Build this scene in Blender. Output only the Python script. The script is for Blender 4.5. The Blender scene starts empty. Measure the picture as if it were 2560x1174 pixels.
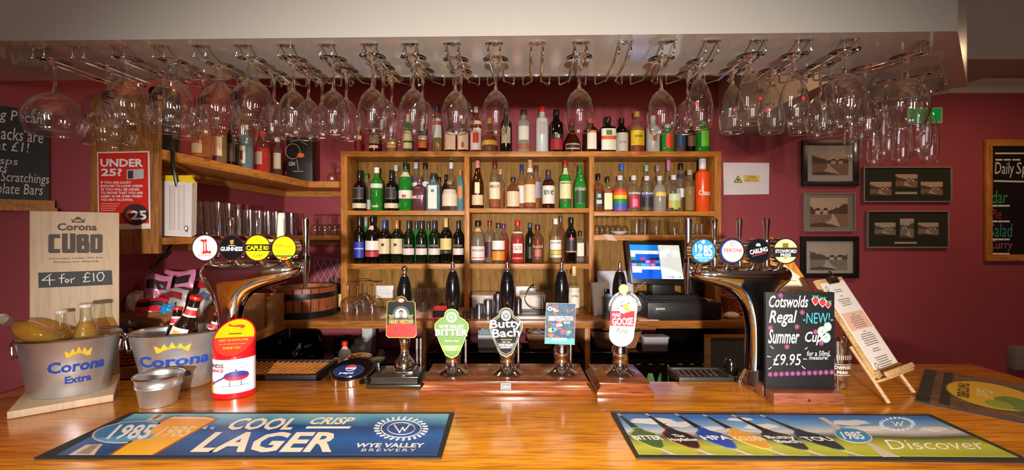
import bpy, bmesh, math, random
from mathutils import Vector, Matrix
random.seed(7)
PI = math.pi
SC = bpy.context.scene
COL = SC.collection

# ------------------------------------------------------------------ camera, world, lights, exposure
CZ, F, PX, PY = 1.593, 1120.0, 1280.0, 580.0       # eye height; focal length and principal point for a 2560 px wide frame
cd = bpy.data.cameras.new('camera'); cam = bpy.data.objects.new('camera', cd); COL.objects.link(cam)
cam.location = (0, 0, CZ); cam.rotation_euler = (PI/2, 0, 0)
cd.sensor_width = 36; cd.lens = F/2560*36; cd.shift_y = -7/2560; cd.clip_start = 0.05
SC.camera = cam

w = bpy.data.worlds.new('world'); SC.world = w; w.use_nodes = True
w.node_tree.nodes['Background'].inputs[0].default_value = (1.0, 0.80, 0.62, 1)
w.node_tree.nodes['Background'].inputs[1].default_value = 0.10

SC.view_settings.view_transform = 'Standard'; SC.view_settings.look = 'None'
SC.view_settings.gamma = 1; SC.view_settings.use_curve_mapping = False
SC.view_settings.exposure = 0.10

def light(name, kind, loc, power, col, size=0.1, rot=(0, 0, 0), sizey=None, spread=None, spot=None):
    d = bpy.data.lights.new(name, kind); o = bpy.data.objects.new(name, d); COL.objects.link(o)
    o.location = loc; o.rotation_euler = rot; d.energy = power; d.color = col
    if kind == 'AREA':
        d.size = size
        if sizey: d.shape = 'RECTANGLE'; d.size_y = sizey
        if spread: d.spread = spread
    else:
        d.shadow_soft_size = size
    if spot: d.spot_size = spot; d.spot_blend = 1.0
    return o
# the camera's flash, set back well behind the lens to even its falloff
light('camera_flash', 'SPOT', (0, -1.10, 1.56), 660, (1.0, 0.95, 0.88), 0.035, (math.radians(79), 0, 0), spot=math.radians(76))
# daylight from the room's window far behind the photographer
for wx in (-.35, .75):
    light('window_daylight', 'AREA', (wx, -3.05, 1.75), 15, (0.86, 0.92, 1.0), .27, (math.radians(88), 0, 0), 1.1)
WARM = (1.0, 0.66, 0.36)
LAMPS = [(-1.68, .28), (-.63, .28), (.43, .28), (1.52, .28), (-1.6, -1.6), (-.5, -1.6), (.6, -1.6), (1.7, -1.6)]
REAR_FILL = [(-1.6, -2.6), (-.2, -2.6), (1.3, -2.6)]  # unseen lights added to brighten the room that glass and chrome reflect
CEIL = 2.66
for (lx, ly) in LAMPS:
    light('downlight_lamp', 'AREA', (lx, ly, CEIL-0.03), 2.4, WARM, 0.09, (0, 0, 0), spread=math.radians(95))
for (lx, ly) in REAR_FILL:
    light('rear_fill', 'AREA', (lx, ly, CEIL-0.03), 9.0, (1.0, 0.80, 0.58), 0.16, (0, 0, 0))
for lx, lp in ((-.9, 6), (.9, 6), (3.0, 11)):  # pair over the back bar; the rightmost is added to brighten the right wall
    light('bar_lamp_and_fill', 'AREA', (lx, 2.15, CEIL-0.03), lp, WARM, 0.12, (0, 0, 0))

# ------------------------------------------------------------------ measuring helpers (photo pixel -> place in the room)
def ray(px, py): return Vector(((px-PX)/F, 1.0, -(py-PY)/F))
def atY(px, py, Y): d = ray(px, py)*Y; return Vector((d.x, Y, CZ+d.z))
def atZ(px, py, z=1.10): d = ray(px, py); t = (z-CZ)/d.z; return Vector((d.x*t, t, z))
def X_(px, Y): return (px-PX)/F*Y
def Z_(py, Y): return CZ-(py-PY)/F*Y

class Fr:
    """flat frame: origin o, axes u, v, outward normal n = u x v"""
    def __init__(s, o, u, v): s.o = Vector(o); s.u = Vector(u).normalized(); s.v = Vector(v).normalized(); s.n = s.u.cross(s.v).normalized(); s.v = s.n.cross(s.u)
    def p(s, a, b, c=0): return s.o+s.u*a+s.v*b+s.n*c
    def ab(s, px, py):
        d = ray(px, py); e = Vector((0, 0, CZ)); t = (s.o-e).dot(s.n)/d.dot(s.n); q = e+d*t-s.o
        return (q.dot(s.u), q.dot(s.v))
    def m(s, c=0): return lambda a, b: s.p(a, b, c)
def front(Y): return Fr((0, Y, 0), (1, 0, 0), (0, 0, 1))
def flat(z): return Fr((0, 0, z), (1, 0, 0), (0, 1, 0))

# ------------------------------------------------------------------ materials
MATS = {}
def nm(name):
    m = bpy.data.materials.new(name); m.use_nodes = True; return m, m.node_tree.nodes, m.node_tree.links
def setp(b, col=None, rough=.5, metal=0, spec=None, coat=0, emit=None, es=0, trans=0):
    if col is not None: b.inputs['Base Color'].default_value = (*col, 1)
    b.inputs['Roughness'].default_value = rough; b.inputs['Metallic'].default_value = metal
    if spec is not None: b.inputs['Specular IOR Level'].default_value = spec
    b.inputs['Coat Weight'].default_value = coat; b.inputs['Coat Roughness'].default_value = .08
    if trans: b.inputs['Transmission Weight'].default_value = trans
    if emit: b.inputs['Emission Color'].default_value = (*emit, 1); b.inputs['Emission Strength'].default_value = es
def srgb(h):
    if isinstance(h, str): h = tuple(int(h[i:i+2], 16)/255 for i in (0, 2, 4))
    return tuple(c/12.92 if c <= .04045 else ((c+.055)/1.055)**2.4 for c in h)
def M(col, rough=.5, metal=0, coat=0, spec=None, noise=0, scale=40, bump=0):
    key = (col, rough, metal, coat, spec, noise, scale, bump)
    if key in MATS: return MATS[key]
    m, n, l = nm('paint_%s' % (col if isinstance(col, str) else 'c')); b = n['Principled BSDF']
    c = srgb(col); setp(b, c, rough, metal, spec, coat)
    tc = n.new('ShaderNodeTexCoord'); no = n.new('ShaderNodeTexNoise'); no.inputs['Scale'].default_value = scale; no.inputs['Detail'].default_value = 4
    l.new(tc.outputs['Object'], no.inputs['Vector'])
    mx = n.new('ShaderNodeMix'); mx.data_type = 'RGBA'; k = noise or .06
    mx.inputs[6].default_value = (*[x*(1-k) for x in c], 1); mx.inputs[7].default_value = (*[min(1, x*(1+k)) for x in c], 1)
    l.new(no.outputs['Fac'], mx.inputs[0]); l.new(mx.outputs[2], b.inputs['Base Color'])
    if bump:
        bp = n.new('ShaderNodeBump'); bp.inputs['Strength'].default_value = bump; bp.inputs['Distance'].default_value = .002
        l.new(no.outputs['Fac'], bp.inputs['Height']); l.new(bp.outputs[0], b.inputs['Normal'])
    MATS[key] = m; return m
def emis(col, s):
    key = ('e', col, s)
    if key in MATS: return MATS[key]
    m, n, l = nm('glow'); setp(n['Principled BSDF'], srgb(col), .25, emit=srgb(col), es=s); MATS[key] = m; return m
def wood(name, c1, c2, scale=(1, 18, 18), rough=.35, coat=0, spec=None, dist=3.0, fine=1.0):
    """grain runs along the axis with the small scale"""
    m, n, l = nm(name); b = n['Principled BSDF']; setp(b, c1, rough, coat=coat, spec=spec)
    tc = n.new('ShaderNodeTexCoord'); mp = n.new('ShaderNodeMapping'); mp.inputs['Scale'].default_value = scale
    l.new(tc.outputs['Object'], mp.inputs[0])
    a = n.new('ShaderNodeTexNoise'); a.inputs['Scale'].default_value = 1.3; a.inputs['Detail'].default_value = 7; a.inputs['Distortion'].default_value = dist*.25
    l.new(mp.outputs[0], a.inputs[0])
    r = n.new('ShaderNodeValToRGB'); e = r.color_ramp.elements
    e[0].position = .33; e[0].color = (*c2, 1); e[1].position = .66; e[1].color = (*c1, 1)
    l.new(a.outputs['Fac'], r.inputs[0])
    f = n.new('ShaderNodeTexNoise'); f.inputs['Scale'].default_value = 9; f.inputs['Detail'].default_value = 3
    l.new(mp.outputs[0], f.inputs[0])
    r2 = n.new('ShaderNodeValToRGB'); g = r2.color_ramp.elements
    g[0].position = .36; g[0].color = (*[1-fine*.42]*3, 1); g[1].position = .55; g[1].color = (1, 1, 1, 1)
    l.new(f.outputs['Fac'], r2.inputs[0])
    mx = n.new('ShaderNodeMix'); mx.data_type = 'RGBA'; mx.blend_type = 'MULTIPLY'; mx.inputs[0].default_value = 1
    l.new(r.outputs[0], mx.inputs[6]); l.new(r2.outputs[0], mx.inputs[7]); l.new(mx.outputs[2], b.inputs['Base Color'])
    bp = n.new('ShaderNodeBump'); bp.inputs['Strength'].default_value = .12; bp.inputs['Distance'].default_value = .001
    l.new(f.outputs['Fac'], bp.inputs['Height']); l.new(bp.outputs[0], b.inputs['Normal'])
    return m
def tglass(col=(1, 1, 1), dens=0.0, ior=1.5, boost=1.0, rough=0.0):
    """thin glass: lets light through tinted, mirrors by its Fresnel curve"""
    key = ('g', col, dens, ior, boost, rough)
    if key in MATS: return MATS[key]
    m, n, l = nm('glass'); n.remove(n['Principled BSDF']); out = n['Material Output']
    tr = n.new('ShaderNodeBsdfTransparent'); tr.inputs[0].default_value = (*col, 1)
    gl = n.new('ShaderNodeBsdfGlossy'); gl.inputs[1].default_value = rough; gl.inputs[0].default_value = (1, 1, 1, 1)
    fr = n.new('ShaderNodeFresnel'); fr.inputs[0].default_value = ior
    s = n.new('ShaderNodeMath'); s.operation = 'MULTIPLY'; s.inputs[1].default_value = boost; s.use_clamp = True
    ge = n.new('ShaderNodeNewGeometry'); ir = n.new('ShaderNodeMapRange'); ir.inputs[3].default_value = ior; ir.inputs[4].default_value = 1/ior
    l.new(ge.outputs['Backfacing'], ir.inputs[0]); l.new(ir.outputs[0], fr.inputs[0])     # same thin-wall mirror from both sides
    l.new(fr.outputs[0], s.inputs[0])
    base = tr
    lw = n.new('ShaderNodeLayerWeight'); lw.inputs[0].default_value = .18; cm_ = n.new('ShaderNodeMix'); cm_.data_type = 'RGBA'
    cm_.inputs[6].default_value = (*col, 1); cm_.inputs[7].default_value = (*[x*.74 for x in col], 1); l.new(lw.outputs['Facing'], cm_.inputs[0]); l.new(cm_.outputs[2], tr.inputs[0])
    if dens:
        df = n.new('ShaderNodeBsdfDiffuse'); df.inputs[0].default_value = (*col, 1)
        mx0 = n.new('ShaderNodeMixShader'); mx0.inputs[0].default_value = dens
        l.new(tr.outputs[0], mx0.inputs[1]); l.new(df.outputs[0], mx0.inputs[2]); base = mx0
    mx = n.new('ShaderNodeMixShader'); l.new(s.outputs[0], mx.inputs[0]); l.new(base.outputs[0], mx.inputs[1]); l.new(gl.outputs[0], mx.inputs[2])
    l.new(mx.outputs[0], out.inputs[0]); MATS[key] = m; return m
def solidglass():
    if 'sg' in MATS: return MATS['sg']
    m, n, l = nm('solid_glass'); n.remove(n['Principled BSDF']); g = n.new('ShaderNodeBsdfGlass'); g.inputs['IOR'].default_value = 1.45; g.inputs['Roughness'].default_value = 0
    l.new(g.outputs[0], n['Material Output'].inputs[0]); MATS['sg'] = m; return m
def ramp_mat(name, stops, axis, lo, hi, rough=.4, noise=0.0, nscale=6, ns=(1, 1, 1)):
    """printed picture: colours run along one object axis from lo to hi, broken up by noise"""
    m, n, l = nm(name); b = n['Principled BSDF']; setp(b, None, rough)
    tc = n.new('ShaderNodeTexCoord'); sx = n.new('ShaderNodeSeparateXYZ'); l.new(tc.outputs['Object'], sx.inputs[0])
    mr = n.new('ShaderNodeMapRange'); mr.inputs[1].default_value = lo; mr.inputs[2].default_value = hi
    l.new(sx.outputs[axis], mr.inputs[0]); src = mr.outputs[0]
    if noise:
        mp = n.new('ShaderNodeMapping'); mp.inputs['Scale'].default_value = ns; l.new(tc.outputs['Object'], mp.inputs[0])
        no = n.new('ShaderNodeTexNoise'); no.inputs['Scale'].default_value = nscale; no.inputs['Detail'].default_value = 5; l.new(mp.outputs[0], no.inputs[0])
        ad = n.new('ShaderNodeMath'); ad.operation = 'MULTIPLY_ADD'; ad.inputs[1].default_value = noise; 
        su = n.new('ShaderNodeMath'); su.operation = 'SUBTRACT'; su.inputs[1].default_value = noise*.5
        l.new(no.outputs['Fac'], ad.inputs[0]); l.new(src, ad.inputs[2]); l.new(ad.outputs[0], su.inputs[0]); src = su.outputs[0]
    r = n.new('ShaderNodeValToRGB'); e = r.color_ramp.elements
    while len(e) < len(stops): e.new(.5)
    for i, (p, c) in enumerate(stops): e[i].position = p; e[i].color = (*srgb(c), 1)
    l.new(src, r.inputs[0]); l.new(r.outputs[0], b.inputs['Base Color']); return m
def blotch_mat(name, cols, scale, rough=.35):
    m, n, l = nm(name); b = n['Principled BSDF']; setp(b, None, rough)
    tc = n.new('ShaderNodeTexCoord'); no = n.new('ShaderNodeTexNoise'); no.inputs['Scale'].default_value = scale; no.inputs['Detail'].default_value = 6; no.inputs['Distortion'].default_value = 1.2
    l.new(tc.outputs['Object'], no.inputs[0]); r = n.new('ShaderNodeValToRGB'); e = r.color_ramp.elements
    while len(e) < len(cols): e.new(.5)
    for i, c in enumerate(cols): e[i].position = .28+.44*i/(len(cols)-1); e[i].color = (*srgb(c), 1)
    l.new(no.outputs['Fac'], r.inputs[0]); l.new(r.outputs[0], b.inputs['Base Color']); return m

WALL = M('933a43', .75, noise=.10, scale=9, bump=.15)
WHITE = M('a29d93', .22, noise=.02)
SOFF = M('a99f95', .09, noise=.03, scale=5)
CEILM = M('b9afa6', .7)
CHROME = M('e2e2e4', .06, 1, noise=.02)
STEEL = M('b4b2b0', .22, 1, noise=.10)
GALV = M('d2d4d6', .36, .90, noise=.26, scale=24, bump=.35)
PEWTER = M('8f9094', .33, 1, noise=.2, scale=30)
OAK = wood('counter_oak', (.80, .31, .018), (.54, .165, .006), (1.1, 18, 18), .20, .25, fine=1.1)
SHELFX = wood('shelf_wood_x', (.56, .225, .045), (.42, .155, .028), (1.5, 26, 26), .42, 0, .3)
SHELFZ = wood('shelf_wood_z', (.56, .225, .045), (.42, .155, .028), (26, 26, 1.5), .42, 0, .3)
SHELFY = wood('shelf_wood_y', (.56, .225, .045), (.42, .155, .028), (26, 1.5, 26), .42, 0, .3)
BACKW = wood('back_panel_wood', (.36, .180, .042), (.24, .115, .022), (34, 34, 1.6), .6, 0, .15)
WORKX = wood('worktop_wood', (.40, .155, .035), (.27, .09, .018), (1.5, 20, 20), .3)
MAHOG = wood('mahogany', (.27, .066, .018), (.12, .028, .008), (2.0, 40, 40), .20, .35, fine=1.2)
EBONY = wood('ebonised', (.030, .022, .016), (.012, .009, .007), (2.0, 40, 40), .25, .2)
PINE = wood('pale_pine', (.62, .38, .17), (.48, .27, .10), (1.5, 30, 30), .5)
PLY = wood('sign_plywood', (.56, .41, .27), (.48, .34, .215), (9, 9, 1.0), .6, fine=.3)
STAVE = wood('cask_stave', (.36, .095, .035), (.22, .05, .018), (30, 30, 2), .35)
CRATE = wood('crate_wood', (.38, .155, .055), (.26, .095, .03), (1.6, 24, 24), .5)
BLACK = M('0d0d0e', .30); GBLACK = M('0a0a0b', .10, coat=.5); SLATE = M('17181a', .55, noise=.35, scale=14)
RUBBER = M('141313', .65); DARKB = M('1c1612', .3)
GLASS = tglass((.975, .98, .98), 0, 1.5, 3.4); SG = solidglass()

# ------------------------------------------------------------------ geometry helpers: each returns (verts, faces)
def box(x0, x1, y0, y1, z0, z1):
    v = [(x, y, z) for z in (z0, z1) for y in (y0, y1) for x in (x0, x1)]
    return v, [(0, 2, 3, 1), (4, 5, 7, 6), (0, 1, 5, 4), (2, 6, 7, 3), (0, 4, 6, 2), (1, 3, 7, 5)]
def fbox(fr, a0, a1, b0, b1, c0, c1):
    v = [fr.p(a, b, c) for c in (c0, c1) for b in (b0, b1) for a in (a0, a1)]
    return v, [(0, 2, 3, 1), (4, 5, 7, 6), (0, 1, 5, 4), (2, 6, 7, 3), (0, 4, 6, 2), (1, 3, 7, 5)]
def loft(rings, cap0=True, cap1=True):
    v = []; f = []; n = len(rings[0])
    for r in rings: v += [tuple(p) for p in r]
    for i in range(len(rings)-1):
        for k in range(n):
            a = i*n+k; b = i*n+(k+1) % n; f.append((a, b, b+n, a+n))
    if cap0: f.append(tuple(range(n-1, -1, -1)))
    if cap1: f.append(tuple(range((len(rings)-1)*n, len(rings)*n)))
    return v, f
def lathe(c, prof, seg=24, sx=1, sy=1, rot=0, sq=0, arc=None, phase=-PI/2):
    """turn (radius, z) pairs about the vertical through c; sq squares the section off; arc = half angle of a partial band facing the viewer"""
    cx, cy, cz = c; v = []; f = []
    n = seg; full = arc is None
    angs = [phase+2*PI*k/n for k in range(n)] if full else [phase-arc+2*arc*k/n for k in range(n+1)]
    m = len(angs); cr, sr = math.cos(rot), math.sin(rot)
    for (r, z) in prof:
        for a in angs:
            k = 1.0
            if sq: k = (abs(math.cos(a))**sq+abs(math.sin(a))**sq)**(-1/sq)
            x = r*k*math.cos(a)*sx; y = r*k*math.sin(a)*sy
            v.append((cx+x*cr-y*sr, cy+x*sr+y*cr, cz+z))
    for i in range(len(prof)-1):
        for k in range(m if full else m-1):
            a = i*m+k; b = i*m+(k+1) % m; f.append((a, b, b+m, a+m))
    if full:
        if prof[0][0] > 1e-5 and prof[0][0] < 10 and getattr(lathe, 'cap', True) and CAPS[0]: f.append(tuple(range(m-1, -1, -1)))
        if prof[-1][0] > 1e-5 and CAPS[1]: f.append(tuple(range((len(prof)-1)*m, len(prof)*m)))
    return v, f
CAPS = [True, True]
def olathe(*a, **k):
    CAPS[0] = CAPS[1] = False; r = lathe(*a, **k); CAPS[0] = CAPS[1] = True; return r
def tube(pts, r, seg=8):
    pts = [Vector(p) for p in pts]; rings = []
    up = Vector((0, 0, 1)); prev = None
    for i, p in enumerate(pts):
        t = (pts[min(i+1, len(pts)-1)]-pts[max(i-1, 0)]).normalized()
        if prev is None:
            a = t.cross(up if abs(t.z) < .9 else Vector((1, 0, 0))).normalized()
        else:
            a = (prev-t*prev.dot(t)).normalized()
        prev = a; b = t.cross(a); rr = r[i] if isinstance(r, (list, tuple)) else r
        rings.append([p+(a*math.cos(2*PI*k/seg)+b*math.sin(2*PI*k/seg))*rr for k in range(seg)])
    return loft(rings)
def smooth(pts, n=6):
    pts = [Vector(p) for p in pts]; out = []
    for i in range(len(pts)-1):
        p0 = pts[max(i-1, 0)]; p1 = pts[i]; p2 = pts[i+1]; p3 = pts[min(i+2, len(pts)-1)]
        for k in range(n):
            t = k/n
            out.append(.5*((2*p1)+(p2-p0)*t+(2*p0-5*p1+4*p2-p3)*t*t+(3*p1-p0-3*p2+p3)*t**3))
    return out+[pts[-1]]
def prism(fr, poly, c0, c1):
    n = len(poly); ar = sum(poly[i][0]*poly[(i+1) % n][1]-poly[(i+1) % n][0]*poly[i][1] for i in range(n))
    if ar < 0: poly = poly[::-1]
    v = [fr.p(a, b, c0) for a, b in poly]+[fr.p(a, b, c1) for a, b in poly]
    f = [tuple(range(n-1, -1, -1)), tuple(range(n, 2*n))]+[(i, (i+1) % n, n+(i+1) % n, n+i) for i in range(n)]
    return v, f
def ell(a, b, ra, rb, n=32, t0=0, t1=2*PI): return [(a+ra*math.cos(t0+(t1-t0)*k/n), b+rb*math.sin(t0+(t1-t0)*k/n)) for k in range(n if abs(t1-t0-2*PI) < 1e-6 else n+1)]
def rrect(a0, a1, b0, b1, r, n=5):
    o = []
    for (ca, cb, t) in ((a1-r, b1-r, 0), (a0+r, b1-r, PI/2), (a0+r, b0+r, PI), (a1-r, b0+r, 1.5*PI)):
        o += [(ca+r*math.cos(t+PI/2*k/n), cb+r*math.sin(t+PI/2*k/n)) for k in range(n+1)]
    return o
def strip(fr, pts, wd, c0, c1):
    """a flat stroke of width wd through 2-D points"""
    v = []; f = []
    for i in range(len(pts)-1):
        (a0, b0), (a1, b1) = pts[i], pts[i+1]; L = math.hypot(a1-a0, b1-b0) or 1e-9; nx, ny = -(b1-b0)/L*wd/2, (a1-a0)/L*wd/2; ex, ey = (a1-a0)/L*wd*.3, (b1-b0)/L*wd*.3
        q = [(a0-ex+nx, b0-ey+ny), (a0-ex-nx, b0-ey-ny), (a1+ex-nx, b1+ey-ny), (a1+ex+nx, b1+ey+ny)]
        V, Fc = prism(fr, q, c0, c1+.00012*(i % 5)); k = len(v); v += V; f += [tuple(j+k for j in g) for g in Fc]
    return v, f
def ringpoly(fr, a, b, ra, rb, ia, ib, c0, c1, n=32):
    v = []; f = []
    for (qa, qb, c) in ((ra, rb, c0), (ra, rb, c1), (ia, ib, c1), (ia, ib, c0)):
        v += [fr.p(a+qa*math.cos(2*PI*k/n), b+qb*math.sin(2*PI*k/n), c) for k in range(n)]
    for i in range(4):
        for k in range(n): f.append((i*n+k, i*n+(k+1) % n, ((i+1) % 4)*n+(k+1) % n, ((i+1) % 4)*n+k))
    return v, f
def merge(*gs):
    v = []; f = []
    for V, Fc in gs: k = len(v); v += [tuple(x) for x in V]; f += [tuple(j+k for j in g) for g in Fc]
    return v, f

def mesh_of(name, geo, mat, bev=0, sm=True, ang=35, sub=0):
    v, f = geo
    me = bpy.data.meshes.new(name); me.from_pydata([tuple(x) for x in v], [], f); me.materials.append(mat)
    bm = bmesh.new(); bm.from_mesh(me)
    bmesh.ops.recalc_face_normals(bm, faces=bm.faces)
    if bev: bmesh.ops.bevel(bm, geom=list(bm.edges), offset=bev, segments=2, profile=.6, affect='EDGES', clamp_overlap=True)
    bm.to_mesh(me); bm.free()
    if sm:
        for p in me.polygons: p.use_smooth = True
        me.set_sharp_from_angle(angle=math.radians(ang))
    return me
def obj(name, geo, mat, parent=None, bev=0, sm=True, ang=35, label=None, sub=0):
    me = geo if isinstance(geo, bpy.types.Mesh) else mesh_of(name, geo, mat, bev, sm, ang)
    o = bpy.data.objects.new(name, me); COL.objects.link(o)
    if sub: md = o.modifiers.new('sub', 'SUBSURF'); md.levels = md.render_levels = sub
    if parent is not None:
        o.parent = parent; o.matrix_parent_inverse = WM[parent.name].inverted() if parent.name in WM else Matrix()
    WM[o.name] = Matrix()
    if label: o['label'] = label
    return o
WM = {}
def thing(name, label, cat, loc=(0, 0, 0), group=None, rz=0):
    o = bpy.data.objects.new(name, None); COL.objects.link(o); o.location = loc; o.rotation_euler = (0, 0, rz); o.empty_display_size = .05
    WM[o.name] = Matrix.Translation(Vector(loc)) @ Matrix.Rotation(rz, 4, 'Z')
    o['label'] = label; o['category'] = cat
    if group: o['group'] = group
    return o
def tag(o, label, cat, group=None):
    o['label'] = label; o['category'] = cat
    if group: o['group'] = group
    return o
def struct(o): o['kind'] = 'structure'; return o
def dup(root, loc, label, rz=0, group=None):
    r = root.copy(); COL.objects.link(r); r.location = loc; r.rotation_euler = (0, 0, rz); r['label'] = label
    if group: r['group'] = group
    for ch in list(root.children):
        c = ch.copy(); COL.objects.link(c); c.parent = r
        for g in ch.children:
            d = g.copy(); COL.objects.link(d); d.parent = c
    return r
ORD = ['first', 'second', 'third', 'fourth', 'fifth', 'sixth', 'seventh', 'eighth', 'ninth', 'tenth', 'eleventh', 'twelfth', 'thirteenth', 'fourteenth', 'fifteenth', 'sixteenth', 'seventeenth', 'eighteenth', 'nineteenth', 'twentieth', 'twenty-first', 'twenty-second', 'twenty-third', 'twenty-fourth']

# ------------------------------------------------------------------ lettering
GC = {}
def glyph(s, bold=0, shear=0, spacing=1.0):
    bold = min(bold, .032)
    k = (s, bold, shear, spacing)
    if k in GC: return GC[k]
    c = bpy.data.curves.new('t', 'FONT'); c.body = s; c.size = 1; c.offset = bold; c.shear = shear; c.space_character = spacing; c.resolution_u = 2
    c.fill_mode = 'FRONT'; c.space_line = .95; c.align_x = 'CENTER'
    o = bpy.data.objects.new('t', c); COL.objects.link(o)
    me = bpy.data.meshes.new_from_object(o.evaluated_get(bpy.context.evaluated_depsgraph_get()))
    v = [tuple(q.co) for q in me.vertices]; f = [tuple(p.vertices) for p in me.polygons]
    bpy.data.objects.remove(o); bpy.data.curves.remove(c); bpy.data.meshes.remove(me)
    x0 = min(p[0] for p in v); x1 = max(p[0] for p in v); y0 = min(p[1] for p in v); y1 = max(p[1] for p in v)
    v = [((p[0]-x0)/(x1-x0), (p[1]-y0)/(y1-y0)) for p in v]
    GC[k] = (v, f); return GC[k]
def tgeo(s, mp, bold=0, shear=0, spacing=1.0):
    v, f = glyph(s, bold, shear, spacing); return [tuple(mp(a, b)) for a, b in v], f
def T(fr, s, x0, y0, x1, y1, mat, parent, c=.0012, bold=.02, shear=0, spacing=1.0, name='lettering', rot=0):
    """text filling the photo-pixel box (x0,y0)-(x1,y1) on the frame; rot turns it about the box centre (degrees)"""
    A = fr.ab(x0, y1); B = fr.ab(x1, y0); ca, cb = (A[0]+B[0])/2, (A[1]+B[1])/2; co, si = math.cos(math.radians(rot)), math.sin(math.radians(rot))
    def mp(u, v):
        a = A[0]+(B[0]-A[0])*u-ca; b = A[1]+(B[1]-A[1])*v-cb
        return fr.p(ca+a*co-b*si, cb+a*si+b*co, c)
    return obj(name, tgeo(s, mp, bold, shear, spacing), mat, parent, sm=False)
def T3(fr, s, bl, br, tl, mat, parent, c=.0012, bold=.02, shear=0, spacing=1.0, name='lettering'):
    """text on the parallelogram whose bottom-left, bottom-right, top-left corners are given in photo pixels"""
    P0, P1, P2 = [Vector(fr.ab(*q)).to_2d() for q in (bl, br, tl)]
    def mp(u, v): q = P0+(P1-P0)*u+(P2-P0)*v; return fr.p(q.x, q.y, c)
    return obj(name, tgeo(s, mp, bold, shear, spacing), mat, parent, sm=False)
def PG(fr, pts, mat, parent, c0=.0002, c1=.001, name='print', px=True):
    q = [fr.ab(*p) for p in pts] if px else pts
    return obj(name, prism(fr, q, c0, c1), mat, parent, sm=False)
def EL(fr, x, y, rx, ry, mat, parent, c0=.0002, c1=.001, name='print', n=28, t0=0, t1=2*PI):
    return PG(fr, ell(x, y, rx, ry, n, t0, t1), mat, parent, c0, c1, name)
def ST(fr, pts, wd, mat, parent, c=.001, name='chalk_stroke'):
    return obj(name, strip(fr, [fr.ab(*p) for p in pts], wd, c*.3, c), mat, parent, sm=False)
def STS(fr, lines, wd, mat, parent, c=.001, name='chalk_stroke'):
    return obj(name, merge(*[strip(fr, [fr.ab(*p) for p in L], wd, c*.3, c) for L in lines]), mat, parent, sm=False)
#==SETTING==
# ------------------------------------------------------------------ the room
def wall(name, a, b, z0=0, z1=CEIL, th=.08, mat=WALL):
    """vertical wall whose room face runs from a to b; thickness goes to the right of a->b"""
    d = Vector((b[0]-a[0], b[1]-a[1], 0)).normalized(); n = Vector((d.y, -d.x, 0))*th
    A = Vector((*a, 0)); B = Vector((*b, 0))
    ring = lambda z: [A+Vector((0, 0, z)), B+Vector((0, 0, z)), B+n+Vector((0, 0, z)), A+n+Vector((0, 0, z))]
    return struct(obj(name, loft([ring(z0), ring(z1)]), mat, sm=False))
wall('wall_back', (5.2, 3.15), (-1.68, 3.15))
wall('wall_left', (-1.60, 3.15), (-1.60, 1.77))
wall('wall_left', (-1.60, 1.77), (-2.6, .69))
wall('wall_left', (-2.6, .69), (-2.6, -3.2))
wall('wall_front', (-2.6, -3.2), (5.2, -3.2), mat=M('d8cbb8', .8))
wall('wall_right', (5.2, -3.2), (5.2, 3.15))
struct(obj('floor', box(-2.7, 5.3, -3.3, 3.25, -.05, 0), wood('floor_boards', (.16, .08, .04), (.10, .05, .02), (1.2, 9, 9), .4), sm=False))
struct(obj('ceiling', box(-2.7, 5.3, -3.3, 3.25, CEIL, CEIL+.05), CEILM, sm=False))
# canopy over the bar: a boxed bulkhead with a glossy soffit
cyf = lambda x, y0=1.166: y0-.023*x
can = [(-2.16, cyf(-2.16)), (1.134, cyf(1.134)), (1.60, 1.575), (1.30, 1.75), (1.05, cyf(1.05, 1.475)), (-1.80, cyf(-1.8, 1.475))]
struct(obj('trim_1', prism(flat(0), can, 2.1075, CEIL-.001), WHITE, sm=False))
struct(obj('trim_2', prism(flat(0), [(x*.9995, y) for x, y in can], 2.104, 2.1074), SOFF, sm=False))
# lower bulkhead beyond it on the right, and the cornice on the back wall
struct(obj('trim_3', box(1.45, 2.10, 1.78, 3.149, 2.28, CEIL-.001), M('a8978a', .6), sm=False))
struct(obj('trim_4', loft([[Vector((x, 3.149-a, CEIL-.004-b)) for a, b in ((0, .09), (.012, .085), (.02, .05), (.05, .02), (.06, 0), (0, 0))] for x in (2.105, 5.19)]), M('c9b49a', .5), ang=20))
# downlight fittings in the room's ceiling
for i, (lx, ly) in enumerate(LAMPS):
    t = thing('ceiling_downlight', 'round white recessed downlight, %s from the left in the %s row over the room' % (ORD[i % 4], 'near' if i < 4 else 'far'), 'ceiling light', (lx, ly, CEIL), 'recessed downlights in the room ceiling')
    obj('bezel', olathe((lx, ly, CEIL-.001), [(.055, 0), (.075, 0), (.075, -.012), (.055, -.008), (.055, 0)], 24), WHITE, t)

# ------------------------------------------------------------------ bar counter
t = thing('bar_counter', 'long orange oak bar counter with a glossy grained top', 'bar counter', (0, .9, 0))
obj('worktop', prism(flat(0), [(-1.56, .70), (1.726, .70), (1.726, 1.68), (1.10, 1.68), (1.10, 1.478), (-1.56, 1.497)], 1.055, 1.10), OAK, t, bev=.004)
obj('front_panel', box(-1.50, 1.66, .80, .84, .08, 1.055), MAHOG, t)
obj('side_panel', box(-1.50, -1.47, .84, 1.40, .08, 1.055), MAHOG, t)
obj('side_panel', box(1.63, 1.66, .84, 1.62, .08, 1.055), MAHOG, t)
obj('plinth', box(-1.48, 1.64, .86, .90, 0, .08), BLACK, t)

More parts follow.
